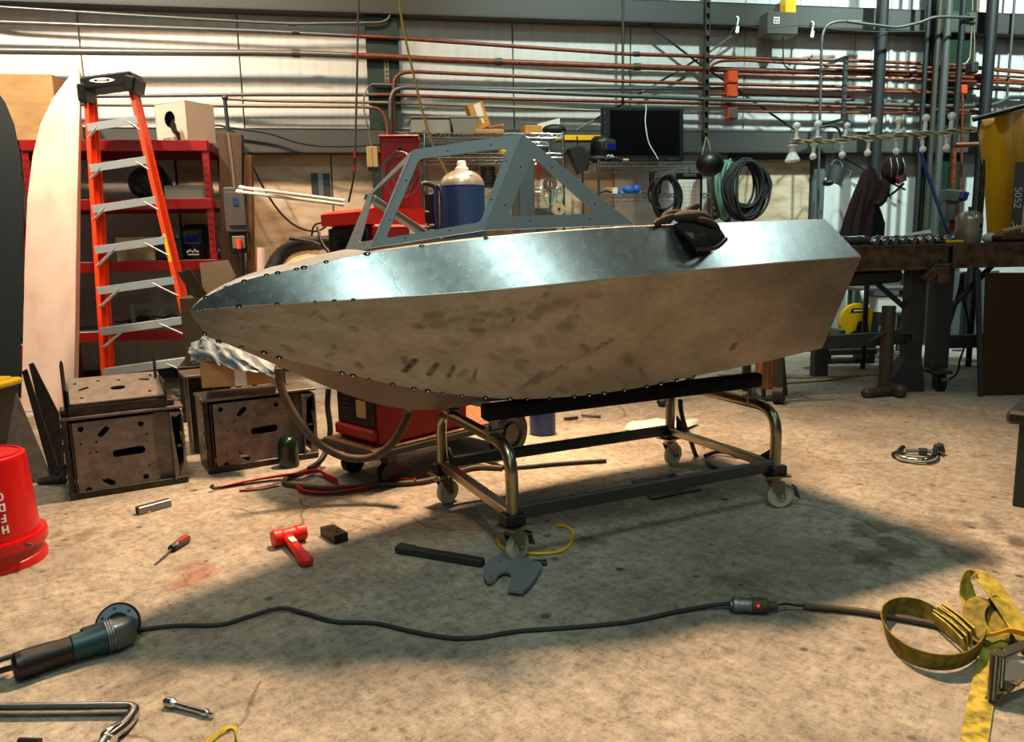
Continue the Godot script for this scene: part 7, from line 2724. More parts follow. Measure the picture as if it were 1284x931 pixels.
	mb = MB.new()
	mb.prism([Vector2(0, 0), Vector2(0.2, 0.02), Vector2(0.19, 0.05), Vector2(0.02, 0.016)], Transform3D(Basis(Vector3.RIGHT, -0.6), V(2.68, hT + 0.055, -5.22)), -0.004, 0.004)
	solo("paper_slip", "white paper slip leaning on the tool holders", "paper", mb, M.white_paper)
	mb = MB.new()
	mb.box(V(3.0, hT + 0.02, -5.5), V(0.55, 0.035, 0.12), Basis(), 0.004)
	solo("board_strip", "pale board strip lying behind the tool holders", "board", mb, M.tan_conduit)
	# chrome dome canister
	var dc := V(3.104,0.966,-5.186)
	dc = V((V(3.021,0.993,-5.05)).x, hT + 0.001, -5.05)
	o = thing("dome_canister", "silver dome-topped steel canister with a round hole standing on the bench", "canister", dc)
	mb = MB.new()
	var pr := [Vector2(0, 0), Vector2(0.066, 0), Vector2(0.068, 0.006), Vector2(0.066, 0.02), Vector2(0.078, 0.04), Vector2(0.079, 0.15)]
	for k in 9:
		var a := k / 8.0 * PI / 2
		pr.append(Vector2(0.079 * cos(a) + 0.0, 0.15 + 0.062 * sin(a)))
	mb.lathe(pr, Transform3D(Basis(), dc), 32, true)
	part(o, "canister_body", mb, M.dull_silver)
	mb = MB.new()
	var dn := V(0.5, 0, 0.86)
	mb.cyl(dc + dn * 0.076 + V(0, 0.11, 0), dc + dn * 0.0806 + V(0, 0.11, 0), 0.017, 16)
	mb.cyl(dc + dn * 0.076 + V(0.004, 0.07, 0), dc + dn * 0.0806 + V(0.004, 0.07, 0), 0.005, 10)
	part(o, "round_hole", mb, M.ink)
	mb = MB.new()
	mb.cyl(dc + V(0.0, 0.205, 0), dc + V(0.0, 0.235, 0), 0.012, 10)
	part(o, "stem", mb, M.black_iron)
	o = thing("yellow_marker", "yellow marker pen lying at the front of the bench", "marker", V(2.98, hT + 0.012, -4.94))
	mb = MB.new()
	mb.cyl(V(2.8, hT + 0.012, -4.93), V(2.93, hT + 0.012, -4.96), 0.0115, 12)
	part(o, "barrel", mb, M.yellow_paint)
	mb = MB.new()
	mb.cyl(V(2.735, hT + 0.012, -4.915), V(2.8, hT + 0.012, -4.93), 0.009, 12)
	part(o, "cap", mb, M.black_plastic)
	mb = MB.new()
	mb.ball(V(3.2, hT + 0.03, -5.1), V(0.05, 0.035, 0.06), Basis(), 12, 8)
	mb.ball(V(3.24, hT + 0.025, -5.06), V(0.04, 0.026, 0.04), Basis(), 10, 6)
	solo("white_rag", "small crumpled white rag right of the dome canister", "rag", mb, M.white_paper)
	o = thing("folded_pouch", "brown leather pouch lying at the right end of the bench under the grey panel", "pouch", V(3.261,0.971,-4.98))
	var fc := V((V(3.259,0.987,-4.98)).x, hT, -4.99)
	mb = MB.new()
	mb.box(fc + V(0.03, 0.032, 0), V(0.24, 0.06, 0.14), Basis(), 0.02)
	part(o, "pouch_body", mb, M.rusty_bench)
	mb = MB.new()
	mb.tube(smooth([fc + V(-0.085, 0.075, 0.04), fc + V(-0.02, 0.088, 0.06), fc + V(0.06, 0.1, 0.05), fc + V(0.13, 0.09, 0.03)]), 0.012, 8)
	part(o, "pale_rim", mb, M.tan_cloth)
	# amber curtain
	o = thing("welding_curtain", "amber translucent welding curtain on a dark frame behind the bench", "curtain", V(3.851,-0.266,-5.9))
	var cl := [V(3.566,1.875,-5.9),V(3.544,1.772,-5.9),V(3.574,1.614,-5.9),V(3.606,1.438,-5.9),V(3.634,1.229,-5.9),V(3.665,0.989,-5.9),V(3.691,0.806,-5.9)]
	var cr := [V(4.042,1.975,-5.75),V(4.064,1.739,-5.75),V(4.078,1.586,-5.75),V(4.094,1.414,-5.75),V(4.113,1.211,-5.75),V(4.135,0.976,-5.75),V(4.151,0.798,-5.75)]
	var g2 := []
	for i in 7:
		var row := []
		for j in 17:
			var f := j / 16.0
			row.append(cl[i].lerp(cr[i], f) + V(0, 0, 0.018 * sin(f * 13.0 + i * 0.35)))
		g2.append(row)
	mb = MB.new()
	mb.slab(g2, V(0, 0, 1), 0.002)
	part(o, "vinyl_sheet", mb, M.amber_vinyl)
	mb = MB.new()
	mb.tube([V((V(3.603,0.99,-5.9)).x, 0.0, -5.9), V((V(3.603,0.99,-5.9)).x, (V(3.535,1.887,-5.9)).y, -5.9)], 0.022, 10)
	part(o, "frame_post", mb, M.mill_scale)
	mb = MB.new()
	mb.tube([V(3.5,1.877,-5.9), V(4.096,2.018,-5.75)], 0.02, 10)
	part(o, "frame_rail", mb, M.mill_scale)
	mb = MB.new()
	mb.slab([[V(3.524,1.865,-5.83), V(3.618,1.874,-5.83)], [V(3.533,1.818,-5.82), V(3.602,1.843,-5.81)], [V(3.565,1.79,-5.83), V(3.593,1.806,-5.83)]], V(0, 0, 1), 0.004)
	part(o, "torn_tape", mb, M.orange_card)
	# grey panel with chalk writing
	var gp := V(3.666,1.271,-5.62)
	o = thing("chalked_sheet", "brown grey sheet with white chalk numerals leaning before the amber curtain", "panel", V(gp.x + 0.2, hT, -5.62))
	mb = MB.new()
	var tl := V(3.622,1.519,-5.62)
	var bl := V(3.665,1.002,-5.62)
	mb.prism([Vector2(0, 0), Vector2(0.08, 0), Vector2(0.08, 0.26), Vector2(0.1, 0.285), Vector2(0.42, 0.29), Vector2(0.42, 0.58), Vector2(0, 0.56)], Transform3D(Basis(), V(bl.x, hT + 0.004, bl.z)), -0.004, 0.004)
	part(o, "sheet", mb, M.box_grey)
	mb = MB.new()
	mb.beam(V(bl.x + 0.082, hT + 0.01, bl.z + 0.005), V(bl.x + 0.082, hT + 0.255, bl.z + 0.005), 0.006, 0.01)
	part(o, "bright_edge", mb, M.white_ink)
	text(o, "chalk_numerals", "5052", Transform3D(Basis(Vector3.BACK, -PI / 2), V(bl.x + 0.034, hT + 0.315, bl.z + 0.0055)), 0.05, M.white_ink, 0.001, false)
	mb = MB.new()
	mb.beam(V(bl.x + 0.005, hT + 0.15, bl.z + 0.0055), V(bl.x + 0.03, hT + 0.085, bl.z + 0.0055), 0.006, 0.001)
	mb.beam(V(bl.x + 0.03, hT + 0.085, bl.z + 0.0055), V(bl.x + 0.045, hT + 0.125, bl.z + 0.0055), 0.006, 0.001)
	part(o, "chalk_mark", mb, M.white_ink)
	# amber sheet leaning on the bench front, bench shadow put into its colour
	mb = MB.new()
	mb.slab([[V(3.01,0.781,-4.82), V(3.84,0.763,-4.82)], [V((V(3.01,0.781,-4.82)).x - 0.02, 0.004, -4.74), V((V(3.84,0.763,-4.82)).x, 0.004, -4.74)]], V(0, 0, 1), 0.006)
	o = solo("amber_sheet", "amber sheet with the bench shadow in its colour, leaning against the front of the bench at the far right", "panel", mb, M.shaded_amber)
	mb = MB.new()
	mb.beam(V((V(2.983,0.783,-4.8)).x, 0.0, -4.73), V((V(2.983,0.783,-4.8)).x, 0.8, -4.86), 0.03, 0.02)
	part(o, "edge_bar", mb, M.black_iron)
	# things beyond and under the bench
	var sw := V(2.776,0,-6.352)
	sw.y = 0.0
	o = thing("chop_saw", "yellow chop saw on a steel base seen past the boat's stern", "saw", V(2.86, 0, -6.3))
	mb = MB.new()
	mb.box(V(2.78, 0.1, -6.3), V(0.42, 0.05, 0.34), Basis(), 0.006)
	for q in [-0.18, 0.18]:
		mb.box(V(2.78 + q, 0.04, -6.3), V(0.05, 0.08, 0.3))
	part(o, "base", mb, M.black_iron)
	mb = MB.new()
	mb.box(V(2.72, 0.2, -6.28), V(0.05, 0.16, 0.2))
	part(o, "vice_jaw", mb, M.grey_conduit)
	mb = MB.new()
	mb.box(V(2.99, 0.27, -6.2), V(0.055, 0.3, 0.02), Basis(Vector3.BACK, -0.08))
	part(o, "fence", mb, M.grey_conduit)
	mb = MB.new()
	var sc := V(2.885, 0.3, -6.3)
	var ap := []
	for k in 15:
		var a := lerpf(-0.1, PI + 0.35, k / 14.0)
		ap.append(Vector2(cos(a) * 0.145, sin(a) * 0.155 + 0.03))
	ap.append(Vector2(-0.135, -0.1))
	ap.append(Vector2(-0.02, -0.04))
	ap.append(Vector2(0.0, 0.03))
	ap.append(Vector2(0.05, 0.05))
	ap.append(Vector2(0.09, 0.0))
	ap.append(Vector2(0.1, -0.07))
	ap.append(Vector2(0.14, -0.06))
	mb.prism(ap, Transform3D(Basis(), sc), -0.03, 0.03)
	var gd := part(o, "blade_guard", mb, M.yellow_paint)
	mb = MB.new()
	mb.prism([Vector2(-0.07, 0.115), Vector2(0.07, 0.115), Vector2(0.05, 0.145), Vector2(-0.05, 0.145)], Transform3D(Basis(), sc), 0.0305, 0.034)
	part(gd, "guard_plate", mb, M.black_plastic)
	mb = MB.new()
	mb.prism([Vector2(-0.045, 0.122), Vector2(0.045, 0.122), Vector2(0.04, 0.134), Vector2(-0.04, 0.134)], Transform3D(Basis(), sc), 0.034, 0.0355)
	part(gd, "plate_lettering", mb, M.white_ink)
	mb = MB.new()
	mb.cyl(sc + V(0.02, -0.03, -0.006), sc + V(0.02, -0.03, 0.006), 0.11, 28)
	part(o, "cut_off_wheel", mb, M.galvanised)
	mb = MB.new()
	mb.cyl(sc + V(0.03, 0.0, 0.006), sc + V(0.03, 0.0, 0.05), 0.035, 16)
	part(o, "arbor_cover", mb, M.black_plastic)
	mb = MB.new()
	mb.tube([V(3.0, 0.42, -6.34), V(2.96, 0.58, -6.4)], 0.018, 10)
	part(o, "handle", mb, M.white_plastic)
	o = thing("roller_stand", "grey roller stand post with a clamp in front of the bench's left leg", "stand", V(2.43, 0, -4.86))
	mb = MB.new()
	mb.cyl(V(2.43, 0.05, -4.86), V(2.43, 0.58, -4.86), 0.042, 16)
	part(o, "post", mb, M.pole_steel)
	mb = MB.new()
	mb.box(V(2.36, 0.03, -4.8), V(0.24, 0.06, 0.07), Basis(Vector3.UP, 0.3), 0.02)
	mb.box(V(2.47, 0.04, -4.82), V(0.07, 0.08, 0.2), Basis(Vector3.UP, 0.2), 0.02)
	part(o, "foot", mb, M.pole_steel)
	mb = MB.new()
	mb.box(V(2.5, 0.41, -4.86), V(0.22, 0.03, 0.05))
	mb.box(V(2.6, 0.4, -4.86), V(0.04, 0.09, 0.06))
	mb.box(V(2.38, 0.5, -4.86), V(0.03, 0.08, 0.05))
	mb.tube([V(2.4, 0.42, -4.82), V(2.28, 0.36, -4.8)], 0.012, 8)
	part(o, "clamp", mb, M.black_iron)
	mb = MB.new()
	mb.box(V(4.0, 0.34, -7.32), V(1.6, 0.68, 0.03), WB(), 0.004)
	solo("grey_sheet", "large grey sheet standing against the back wall below the bench", "panel", mb, M.grey_paint)
	o = thing("file_cabinet", "grey metal cart with a white box seen under the bench", "cart", V(3.25, 0, -6.7))
	for q in [[V(3.28, 0.58, -6.7), V(0.5, 0.03, 0.3)], [V(3.28, 0.36, -6.7), V(0.5, 0.03, 0.3)], [V(3.05, 0.29, -6.58), V(0.03, 0.58, 0.03)], [V(3.51, 0.29, -6.58), V(0.03, 0.58, 0.03)], [V(3.05, 0.29, -6.82), V(0.03, 0.58, 0.03)], [V(3.51, 0.29, -6.82), V(0.03, 0.58, 0.03)]]:
		mb = MB.new()
		mb.box(q[0], q[1])
		part(o, "frame_bar" if q[1].y > 0.1 else "shelf_plate", mb, M.box_grey)
	carton("white_box", "white carton on the grey metal cart under the bench", V(3.34, 0.376, -6.68), V(0.3, 0.13, 0.2), Basis(), M.white_paper)
	mb = MB.new()
	mb.tube(smooth([V(3.149,0.758,-5.3),V(3.136,0.637,-5.3),V(3.097,0.47,-5.3),V(3.053,0.302,-5.3),V(3.051,0.16,-5.3)]), 0.014, 8)
	solo("red_hose", "dull red hose hanging down behind the bench legs", "hose", mb, M.rusty_bench)
	mb = MB.new()
	mb.tube(smooth([V(3.091,0.752,-5.2),V(3.108,0.588,-5.2),V(3.153,0.423,-5.2),V(3.147,0.284,-5.2),V(3.116,0.173,-5.2),V(3.101,0.072,-5.2),V(3.048,0.028,-5.2)]), 0.007, 8)
	solo("black_cable", "black cable hanging under the bench right of the red hose", "cable", mb, M.black_rubber)
	mb = MB.new()
	mb.tube(smooth([V(3.141,1.772,-6),V(3.206,1.543,-5.98),V(3.277,1.33,-5.95),V(3.337,1.116,-5.9),V(3.395,0.995,-5.9)]), 0.013, 8)
	solo("blue_lead", "dark blue lead slanting down behind the bulbs to the bench", "cable", mb, M.blue_rubber)
	o = thing("spray_can_rack", "grey and blue box fixed on a copper pipe behind the bench", "box", V(3.545,1.31,-6.2))
	mb = MB.new()
	mb.box(V(3.515,1.332,-6.15), V(0.14, 0.09, 0.1), Basis(Vector3.BACK, -0.1), 0.006)
	mb.box(V(3.509,1.227,-6.15), V(0.1, 0.17, 0.08), Basis(Vector3.BACK, -0.06), 0.006)
	part(o, "box_body", mb, M.grey_conduit)
	mb = MB.new()
	mb.box(V(3.586,1.328,-6.12), V(0.06, 0.07, 0.1), Basis(Vector3.BACK, -0.3), 0.01)
	part(o, "blue_end", mb, M.blue_rubber)
	mb = MB.new()
	mb.box(V(3.586,1.095,-6.2), V(0.12, 0.1, 0.1), Basis(), 0.01)
	part(o, "orange_base", mb, M.rust_conduit)
	for q in [[1195, 0.022, "thick copper coloured pipe behind the cable arm's right end"], [1203, 0.012, "thin copper coloured pipe right of the thick one behind the cable arm"]]:
		pass
	mb = MB.new()
	mb.tube([V(3.657,1.728,-6.4),V(3.675,1.287,-6.4)], 0.022, 10)
	mb.tube([V(3.662,1.753,-6.4),V(3.851,1.755,-6.4)], 0.02, 10)
	solo("copper_pipe", "thick brown pipe with an elbow behind the right end of the cable arm", "pipe", mb, M.rust_conduit)
	mb = MB.new()
	mb.tube([V(3.756,2.17,-6.5),V(3.778,1.777,-6.5),V(3.807,0.993,-6.5)], 0.011, 8)
	solo("copper_pipe", "thin copper pipe running down from the orange box by the green column", "pipe", mb, M.rust_conduit)
	# trestle leg and caster frame behind the stern
	var tl2 := V(1.621,0,-4.773)
	o = thing("wooden_trestle", "orange brown wooden trestle leg standing behind the cradle's right hoop", "trestle", tl2)
	mb = MB.new()
	mb.box(tl2 + V(0, 0.05 + 0.44, 0), V(0.1, 0.82, 0.1), Basis(Vector3.UP, 0.1), 0.005)
	part(o, "leg", mb, M.stud_wood)
	mb = MB.new()
	mb.box(tl2 + V(0, 0.012, 0), V(0.12, 0.022, 0.1))
	mb.cyl(tl2 + V(-0.01, 0.02, 0), tl2 + V(-0.01, 0.085, 0), 0.014, 10)
	part(o, "levelling_foot", mb, M.black_iron)
	mb = MB.new()
	mb.box(tl2 + V(0.08, 0.915, -0.16), V(0.3, 0.03, 0.44), Basis(Vector3.UP, 0.1))
	part(o, "top_board", mb, M.stud_wood)
	for q in [V(0.2, 0, -0.33), V(-0.02, 0, -0.33)]:
		mb = MB.new()
		mb.box(tl2 + q + V(0, 0.45, 0), V(0.05, 0.9, 0.05))
		part(o, "rear_leg", mb, M.black_iron)
	var cf := V(1.663,0,-4.618)
	o = thing("caster_stand", "dark caster on a thin steel frame right of the wooden trestle leg", "stand", cf)
	mb = MB.new()
	mb.cyl(cf + V(-0.02, 0.06, -0.05), cf + V(0.03, 0.06, -0.02), 0.06, 20)
	part(o, "caster_wheel", mb, M.black_rubber)
	mb = MB.new()
	mb.box(cf + V(0.0, 0.22, -0.05), V(0.05, 0.22, 0.05))
	mb.box(cf + V(0.1, 0.34, -0.05), V(0.26, 0.03, 0.05))
	mb.beam(cf + V(0.1, 0.33, -0.3), cf + V(0.14, 0.0, -0.3), 0.03, 0.03)
	mb.box(cf + V(0.1, 0.34, -0.2), V(0.03, 0.03, 0.3))
	part(o, "frame_bar", mb, M.pole_steel)
	# stool at the right edge of the picture
	var s0 := V(1.816, 0, -2.723)
	var sX := V(0.745, 0, 0.667)
	var sZ := V(-0.667, 0, 0.745)
	var sB := Basis(sX, Vector3.UP, sZ)
	o = thing("work_stool", "dark low work stool cut by the right edge of the picture", "stool", s0 + sX * 0.25 - sZ * 0.2)
	mb = MB.new()
	mb.box(s0 + sX * 0.25 - sZ * 0.21 + V(0, 0.345, 0), V(0.5, 0.05, 0.42), sB, 0.012)
	part(o, "seat", mb, M.mill_scale)
	for q in [Vector2(0.06, 0.06), Vector2(0.44, 0.06), Vector2(0.06, 0.36), Vector2(0.44, 0.36)]:
		mb = MB.new()
		mb.box(s0 + sX * q.x - sZ * q.y + V(0, 0.16, 0), V(0.045, 0.32, 0.045), sB)
		part(o, "leg", mb, M.black_iron)
	# unseen amber screen right of the view, placed to darken the hull reflection
	o = thing("unseen_dark_screen", "unseen amber screen placed to darken reflections near the boat's stern", "screen", V(2.5, 0, -1.5))
	mb = MB.new()
	mb.slab([[V(2.15, 0.12, -2.2), V(2.15, 1.75, -2.2)], [V(2.6, 0.12, -1.45), V(2.6, 1.75, -1.45)], [V(3.05, 0.12, -0.7), V(3.05, 1.75, -0.7)]], V(-1, 0, 0.6), 0.004)
	part(o, "vinyl_sheet", mb, M.shaded_amber)
	mb = MB.new()
	for q in [V(2.15, 0, -2.2), V(3.05, 0, -0.7)]:
		mb.cyl(q + V(0.02, 0.0, 0.0), q + V(0.02, 1.8, 0), 0.018, 10)
	mb.cyl(V(2.17, 1.78, -2.2), V(3.07, 1.78, -0.7), 0.016, 10)
	part(o, "tube_frame", mb, M.black_iron)
	# leads on the floor below the bench
	for q in [[[V(1.581,0.006,-5.74),V(1.898,0.006,-5.587),V(2.169,0.006,-5.516),V(2.477,0.006,-5.545),V(2.608,0.006,-5.598)], "orange extension lead, upper of the two lying beyond the trestle", 0.006, "dull_orange"], [[V(1.79,0.006,-5.266),V(2.04,0.006,-5.33),V(2.296,0.006,-5.396),V(2.518,0.006,-5.504),V(2.732,0.006,-5.581),V(2.695,0.006,-5.445)], "olive extension lead, lower of the two lying beyond the trestle", 0.006, "olive_rope"]]:
		mb = MB.new()
		mb.tube(smooth(q[0]), q[2], 7)
		solo("extension_lead", q[1], "cable", mb, M[q[3]])


func build_floor_things() -> void:
	var mb: MB
	var o: Node3D
	# gloves on the gunwale
	o = thing("work_gloves", "pair of dirty brown work gloves slumped over the boat's gunwale", "gloves", bp(0.03, 0.44, 1.07))
	mb = MB.new()
	var g := []
	var lo := [bp(-0.015, 0.535, 0.985), bp(0.01, 0.54, 0.986), bp(0.045, 0.54, 0.987), bp(0.08, 0.536, 0.989), bp(0.112, 0.522, 1.015)]
	var hi := [bp(-0.045, 0.475, 1.062), bp(-0.01, 0.47, 1.076), bp(0.03, 0.465, 1.08), bp(0.065, 0.465, 1.076), bp(0.1, 0.47, 1.062)]
	for i in 5:
		var row := []
		for j in 7:
			var f := j / 6.0
			row.append(lo[i].lerp(hi[i], f) + BB().z * (0.028 * sin(f * PI) + 0.006 * sin(i * 2.1 + j)))
		g.append(row)
	mb.slab(g, BB().z + Vector3.UP * 0.3, 0.014)
	part(o, "cuff", mb, M.glove_dark, "dark inside cuff")
	mb = MB.new()
	mb.ribbon(smooth([lo[0] + BB().z * 0.012, lo[2] + BB().z * 0.02, lo[4] + BB().z * 0.012], 4), [Vector3.UP], 0.012, 0.006)
	part(o, "cuff_hem", mb, M.glove_leather)
	mb = MB.new()
	mb.ball(bp(0.02, 0.468, 1.085), V(0.065, 0.022, 0.035), BB(), 16, 10)
	part(o, "glove_back", mb, M.glove_leather)
	var fingers := [[bp(-0.105, 0.455, 1.064), bp(-0.07, 0.458, 1.078), bp(-0.03, 0.462, 1.088)], [bp(-0.07, 0.445, 1.084), bp(-0.035, 0.45, 1.096), bp(0.01, 0.46, 1.096)], [bp(0.0, 0.48, 1.092), bp(0.045, 0.49, 1.088), bp(0.09, 0.492, 1.07)], [bp(0.02, 0.5, 1.076), bp(0.06, 0.508, 1.066), bp(0.105, 0.505, 1.045)], [bp(0.01, 0.45, 1.095), bp(0.045, 0.44, 1.112), bp(0.085, 0.432, 1.122)], [bp(0.03, 0.46, 1.092), bp(0.07, 0.465, 1.09), bp(0.11, 0.462, 1.072)]]
	for f in fingers:
		mb = MB.new()
		mb.tube(smooth(f, 6), [0.005, 0.0095, 0.0115, 0.0125, 0.012, 0.0115, 0.012, 0.0125, 0.013, 0.0125, 0.0115, 0.009, 0.005], 10)
		part(o, "finger", mb, M.glove_leather)
	# claw of plates under the near caster
	var pz := V(0.004,0,-2.103)
	o = thing("bracket_plate", "flat grey steel bracket plate with a hook notch lying by the near caster", "bracket", V(-0.019,0,-2.214))
	var px := (V(0.084,0,-2.262) - V(-0.105,0,-2.278)).normalized()
	var pt := Transform3D(Basis(px, V(0, 1, 0).cross(px) * -1.0, V(0, 1, 0)), V(-0.105,0,-2.278) + V(0, 0.02, 0))
	pt.basis = Basis(px, Vector3.UP.cross(px), Vector3.UP)
	var out := []
	for q in [V(-0.09,0.02,-2.287),V(-0.065,0.02,-2.324),V(-0.019,0.02,-2.328),V(0.032,0.02,-2.299),V(0.074,0.02,-2.266),V(0.081,0.02,-2.235),V(0.047,0.02,-2.122),V(0.016,0.02,-2.06),V(-0.028,0.02,-2.073),V(-0.017,0.02,-2.142),V(-0.019,0.02,-2.193),V(-0.034,0.02,-2.205),V(-0.053,0.02,-2.189),V(-0.067,0.02,-2.145),V(-0.086,0.02,-2.129),V(-0.101,0.02,-2.175),V(-0.101,0.02,-2.233)]:
		var l: Vector3 = pt.affine_inverse() * q
		out.append(Vector2(l.x, l.y))
	var hol := []
	for q in [V(-0.049,0.02,-2.279),V(-0.077,0.02,-2.162)]:
		var l: Vector3 = pt.affine_inverse() * q
		var a := []
		for k in 8:
			a.append(Vector2(l.x, l.y) + Vector2.from_angle(TAU * k / 8) * 0.006)
		hol.append(a)
	mb = MB.new()
	mb.prism(out, pt, -0.008, 0.0, hol)
	part(o, "plate", mb, M.windshield_plate)
	mb = MB.new()
	mb.box(V(0.073,0,-2.293) + V(0, 0.006, 0), V(0.05, 0.012, 0.03))
	part(o, "tab", mb, M.black_iron)
	mb = MB.new()
	mb.beam(V(-0.394,0.014,-2.417), V(-0.105,0.014,-2.283), 0.03, 0.026, V(0, 0, 1), 0.004)
	mb.beam(V(-0.4,0.014,-2.424), V(-0.337,0.014,-2.393), 0.042, 0.027, V(0, 0, 1), 0.006)
	o = solo("black_bar", "black steel bar with a clipped end lying left of the bracket plate", "bar", mb, M.black_iron)
	mb = MB.new()
	mb.tube(smooth([V(-0.063,0.006,-2.509),V(-0.057,0.006,-2.451),V(-0.03,0.006,-2.402),V(0.021,0.006,-2.372),V(0.112,0.006,-2.367),V(0.162,0.006,-2.397),V(0.191,0.006,-2.465),V(0.201,0.006,-2.546),V(0.182,0.006,-2.601),V(0.149,0.006,-2.619)]), 0.0055, 8)
	solo("yellow_line", "thin yellow line curled on the floor round the near caster", "cord", mb, M.yellow_paint)
	# dead-blow hammer
	var ha := V(-0.833,0.032,-2.483)
	var hb := V(-0.757,0.032,-2.537)
	var he := V(-0.669,0.018,-2.305)
	o = thing("dead_blow_hammer", "orange red dead-blow hammer lying on the floor left of the cradle", "hammer", (ha + hb) * 0.5)
	var hd := (hb - ha).normalized()
	mb = MB.new()
	mb.lathe([Vector2(0, -0.004), Vector2(0.026, -0.004), Vector2(0.029, 0.0), Vector2(0.029, 0.026), Vector2(0.0255, 0.034), Vector2(0.0255, 0.074), Vector2(0.029, 0.082), Vector2(0.029, 0.108), Vector2(0.026, 0.112), Vector2(0, 0.112)], Transform3D(Basis(V(0, 1, 0).cross(hd).normalized(), hd, V(0, 1, 0).cross(hd).normalized().cross(hd)), ha), 24)
	part(o, "head", mb, M.red_hammer)
	mb = MB.new()
	var hm := (ha + hb) * 0.5
	mb.beam(hm, hm.lerp(he, 0.72), 0.026, 0.034, Vector3.UP, 0.008)
	mb.beam(hm.lerp(he, 0.7), he, 0.034, 0.042, Vector3.UP, 0.01)
	var hh := part(o, "handle", mb, M.red_hammer)
	mb = MB.new()
	var hl := hm.lerp(he, 0.3)
	mb.box(hl + V(0, 0.014, 0), V(0.02, 0.002, 0.05), Basis(Vector3.UP, atan2(he.x - hm.x, he.z - hm.z)), 0.0)
	part(hh, "white_label", mb, M.white_paper)
	# small dark steel block
	var sb0 := V(-0.698,0,-2.585)
	var sb1 := V(-0.611,0,-2.477)
	var sdir := (sb1 - sb0).normalized()
	o = thing("steel_block", "small dark steel block with a hole right of the red hammer", "block", (sb0 + sb1) * 0.5 + V(0.02, 0, -0.02))
	var st := Transform3D(Basis(sdir, Vector3.UP, sdir.cross(Vector3.UP)), sb0)
	mb = MB.new()
	mb.prism([Vector2(0, 0), Vector2(0.115, 0), Vector2(0.115, 0.05), Vector2(0, 0.05)], Transform3D(Basis(sdir, -st.basis.z, Vector3.UP), sb0), 0.0, 0.032, [[Vector2(0.075, 0.018), Vector2(0.09, 0.02), Vector2(0.09, 0.03), Vector2(0.075, 0.03)]])
	part(o, "block_body", mb, M.mill_scale)
	mb = MB.new()
	for k in 2:
		mb.box(st * V(0.03 + 0.025 * k, 0.0325, -0.025), V(0.005, 0.003, 0.046), st.basis, 0.0)
	part(o, "groove", mb, M.ink)
	# screwdriver, square tube
	var sa := V(-1.182,0.006,-2.349)
	var sm := V(-1.176,0.012,-2.46)
	var se := V(-1.16,0.015,-2.56)
	o = thing("screwdriver", "screwdriver with a red and black handle lying on the floor", "screwdriver", sm)
	mb = MB.new()
	mb.cyl(sa, sm, 0.0035, 8)
	part(o, "shaft", mb, M.galvanised)
	var sd := (se - sm).normalized()
	var sbx := Basis(Vector3.UP.cross(sd).normalized(), sd, Vector3.UP.cross(sd).normalized().cross(sd))
	mb = MB.new()
	mb.lathe([Vector2(0, -0.004), Vector2(0.014, 0.0), Vector2(0.015, 0.008), Vector2(0.01, 0.018)], Transform3D(sbx, sm), 12)
	part(o, "collar", mb, M.black_rubber)
	mb = MB.new()
	mb.lathe([Vector2(0.01, 0.016), Vector2(0.0145, 0.03), Vector2(0.0165, 0.06), Vector2(0.016, 0.09), Vector2(0.01, 0.1), Vector2(0, 0.101)], Transform3D(sbx, sm), 12, true)
	part(o, "handle", mb, M.box_grey)
	mb = MB.new()
	mb.box(sm + sd * 0.065 + V(0.006, 0.0125, 0.006), V(0.012, 0.006, 0.055), Basis(Vector3.UP, atan2(sd.x, sd.z)), 0.002)
	part(o, "red_grip", mb, M.red_hammer)
	var ta := V(-1.482,0.016,-2.851)
	var tb := V(-1.397,0.016,-2.949)
	o = thing("square_tube", "short offcut of square steel tube lying before the left box frame", "tube", (ta + tb) * 0.5)
	mb = MB.new()
	mb.beam(ta, tb, 0.032, 0.032, Vector3.UP, 0.003)
	part(o, "tube_body", mb, M.galvanised)
	mb = MB.new()
	var td := (tb - ta).normalized()
	mb.beam(ta - td * 0.0015, ta + td * 0.001, 0.025, 0.025, Vector3.UP, 0.0)
	part(o, "open_end", mb, M.ink)
	mb = MB.new()
	mb.ball(ta.lerp(tb, 0.32) + V(0.006, -0.012, 0.014), V(0.012, 0.004, 0.006), Basis(), 8, 6)
	part(o, "bright_burr", mb, M.weld_bright)
	# angle grinder
	var ga := V(-1.21,0.036,-1.679)
	var gb := V(-1.003,0.042,-1.851)
	var gdv := (gb - ga).normalized()
	var gx := Vector3.UP.cross(gdv).normalized()
	var gt := Transform3D(Basis(gx, gdv, gx.cross(gdv)), ga)
	var L := ga.distance_to(gb)
	o = thing("angle_grinder", "teal and black angle grinder lying in the left foreground", "angle grinder", (ga + gb) * 0.5 - V(0, 0.036, 0))
	mb = MB.new()
	mb.lathe([Vector2(0, 0), Vector2(0.028, 0.0), Vector2(0.034, 0.008), Vector2(0.035, 0.02), Vector2(0.0315, L * 0.28), Vector2(0.031, L * 0.46), Vector2(0.033, L * 0.47)], gt, 28)
	part(o, "rear_handle", mb, M.black_plastic)
	mb = MB.new()
	mb.lathe([Vector2(0.033, L * 0.47), Vector2(0.0335, L * 0.5), Vector2(0.0345, L * 0.62), Vector2(0.038, L * 0.7), Vector2(0.04, L * 0.745)], gt, 28, true)
	var tealp := part(o, "motor_housing", mb, M.teal_plastic)
	mb = MB.new()
	mb.box(gt * V(0.012, L * 0.64, -0.033), V(0.016, 0.045, 0.012), gt.basis * Basis(Vector3.BACK, 0.0), 0.005)
	part(tealp, "switch", mb, M.black_plastic)
	mb = MB.new()
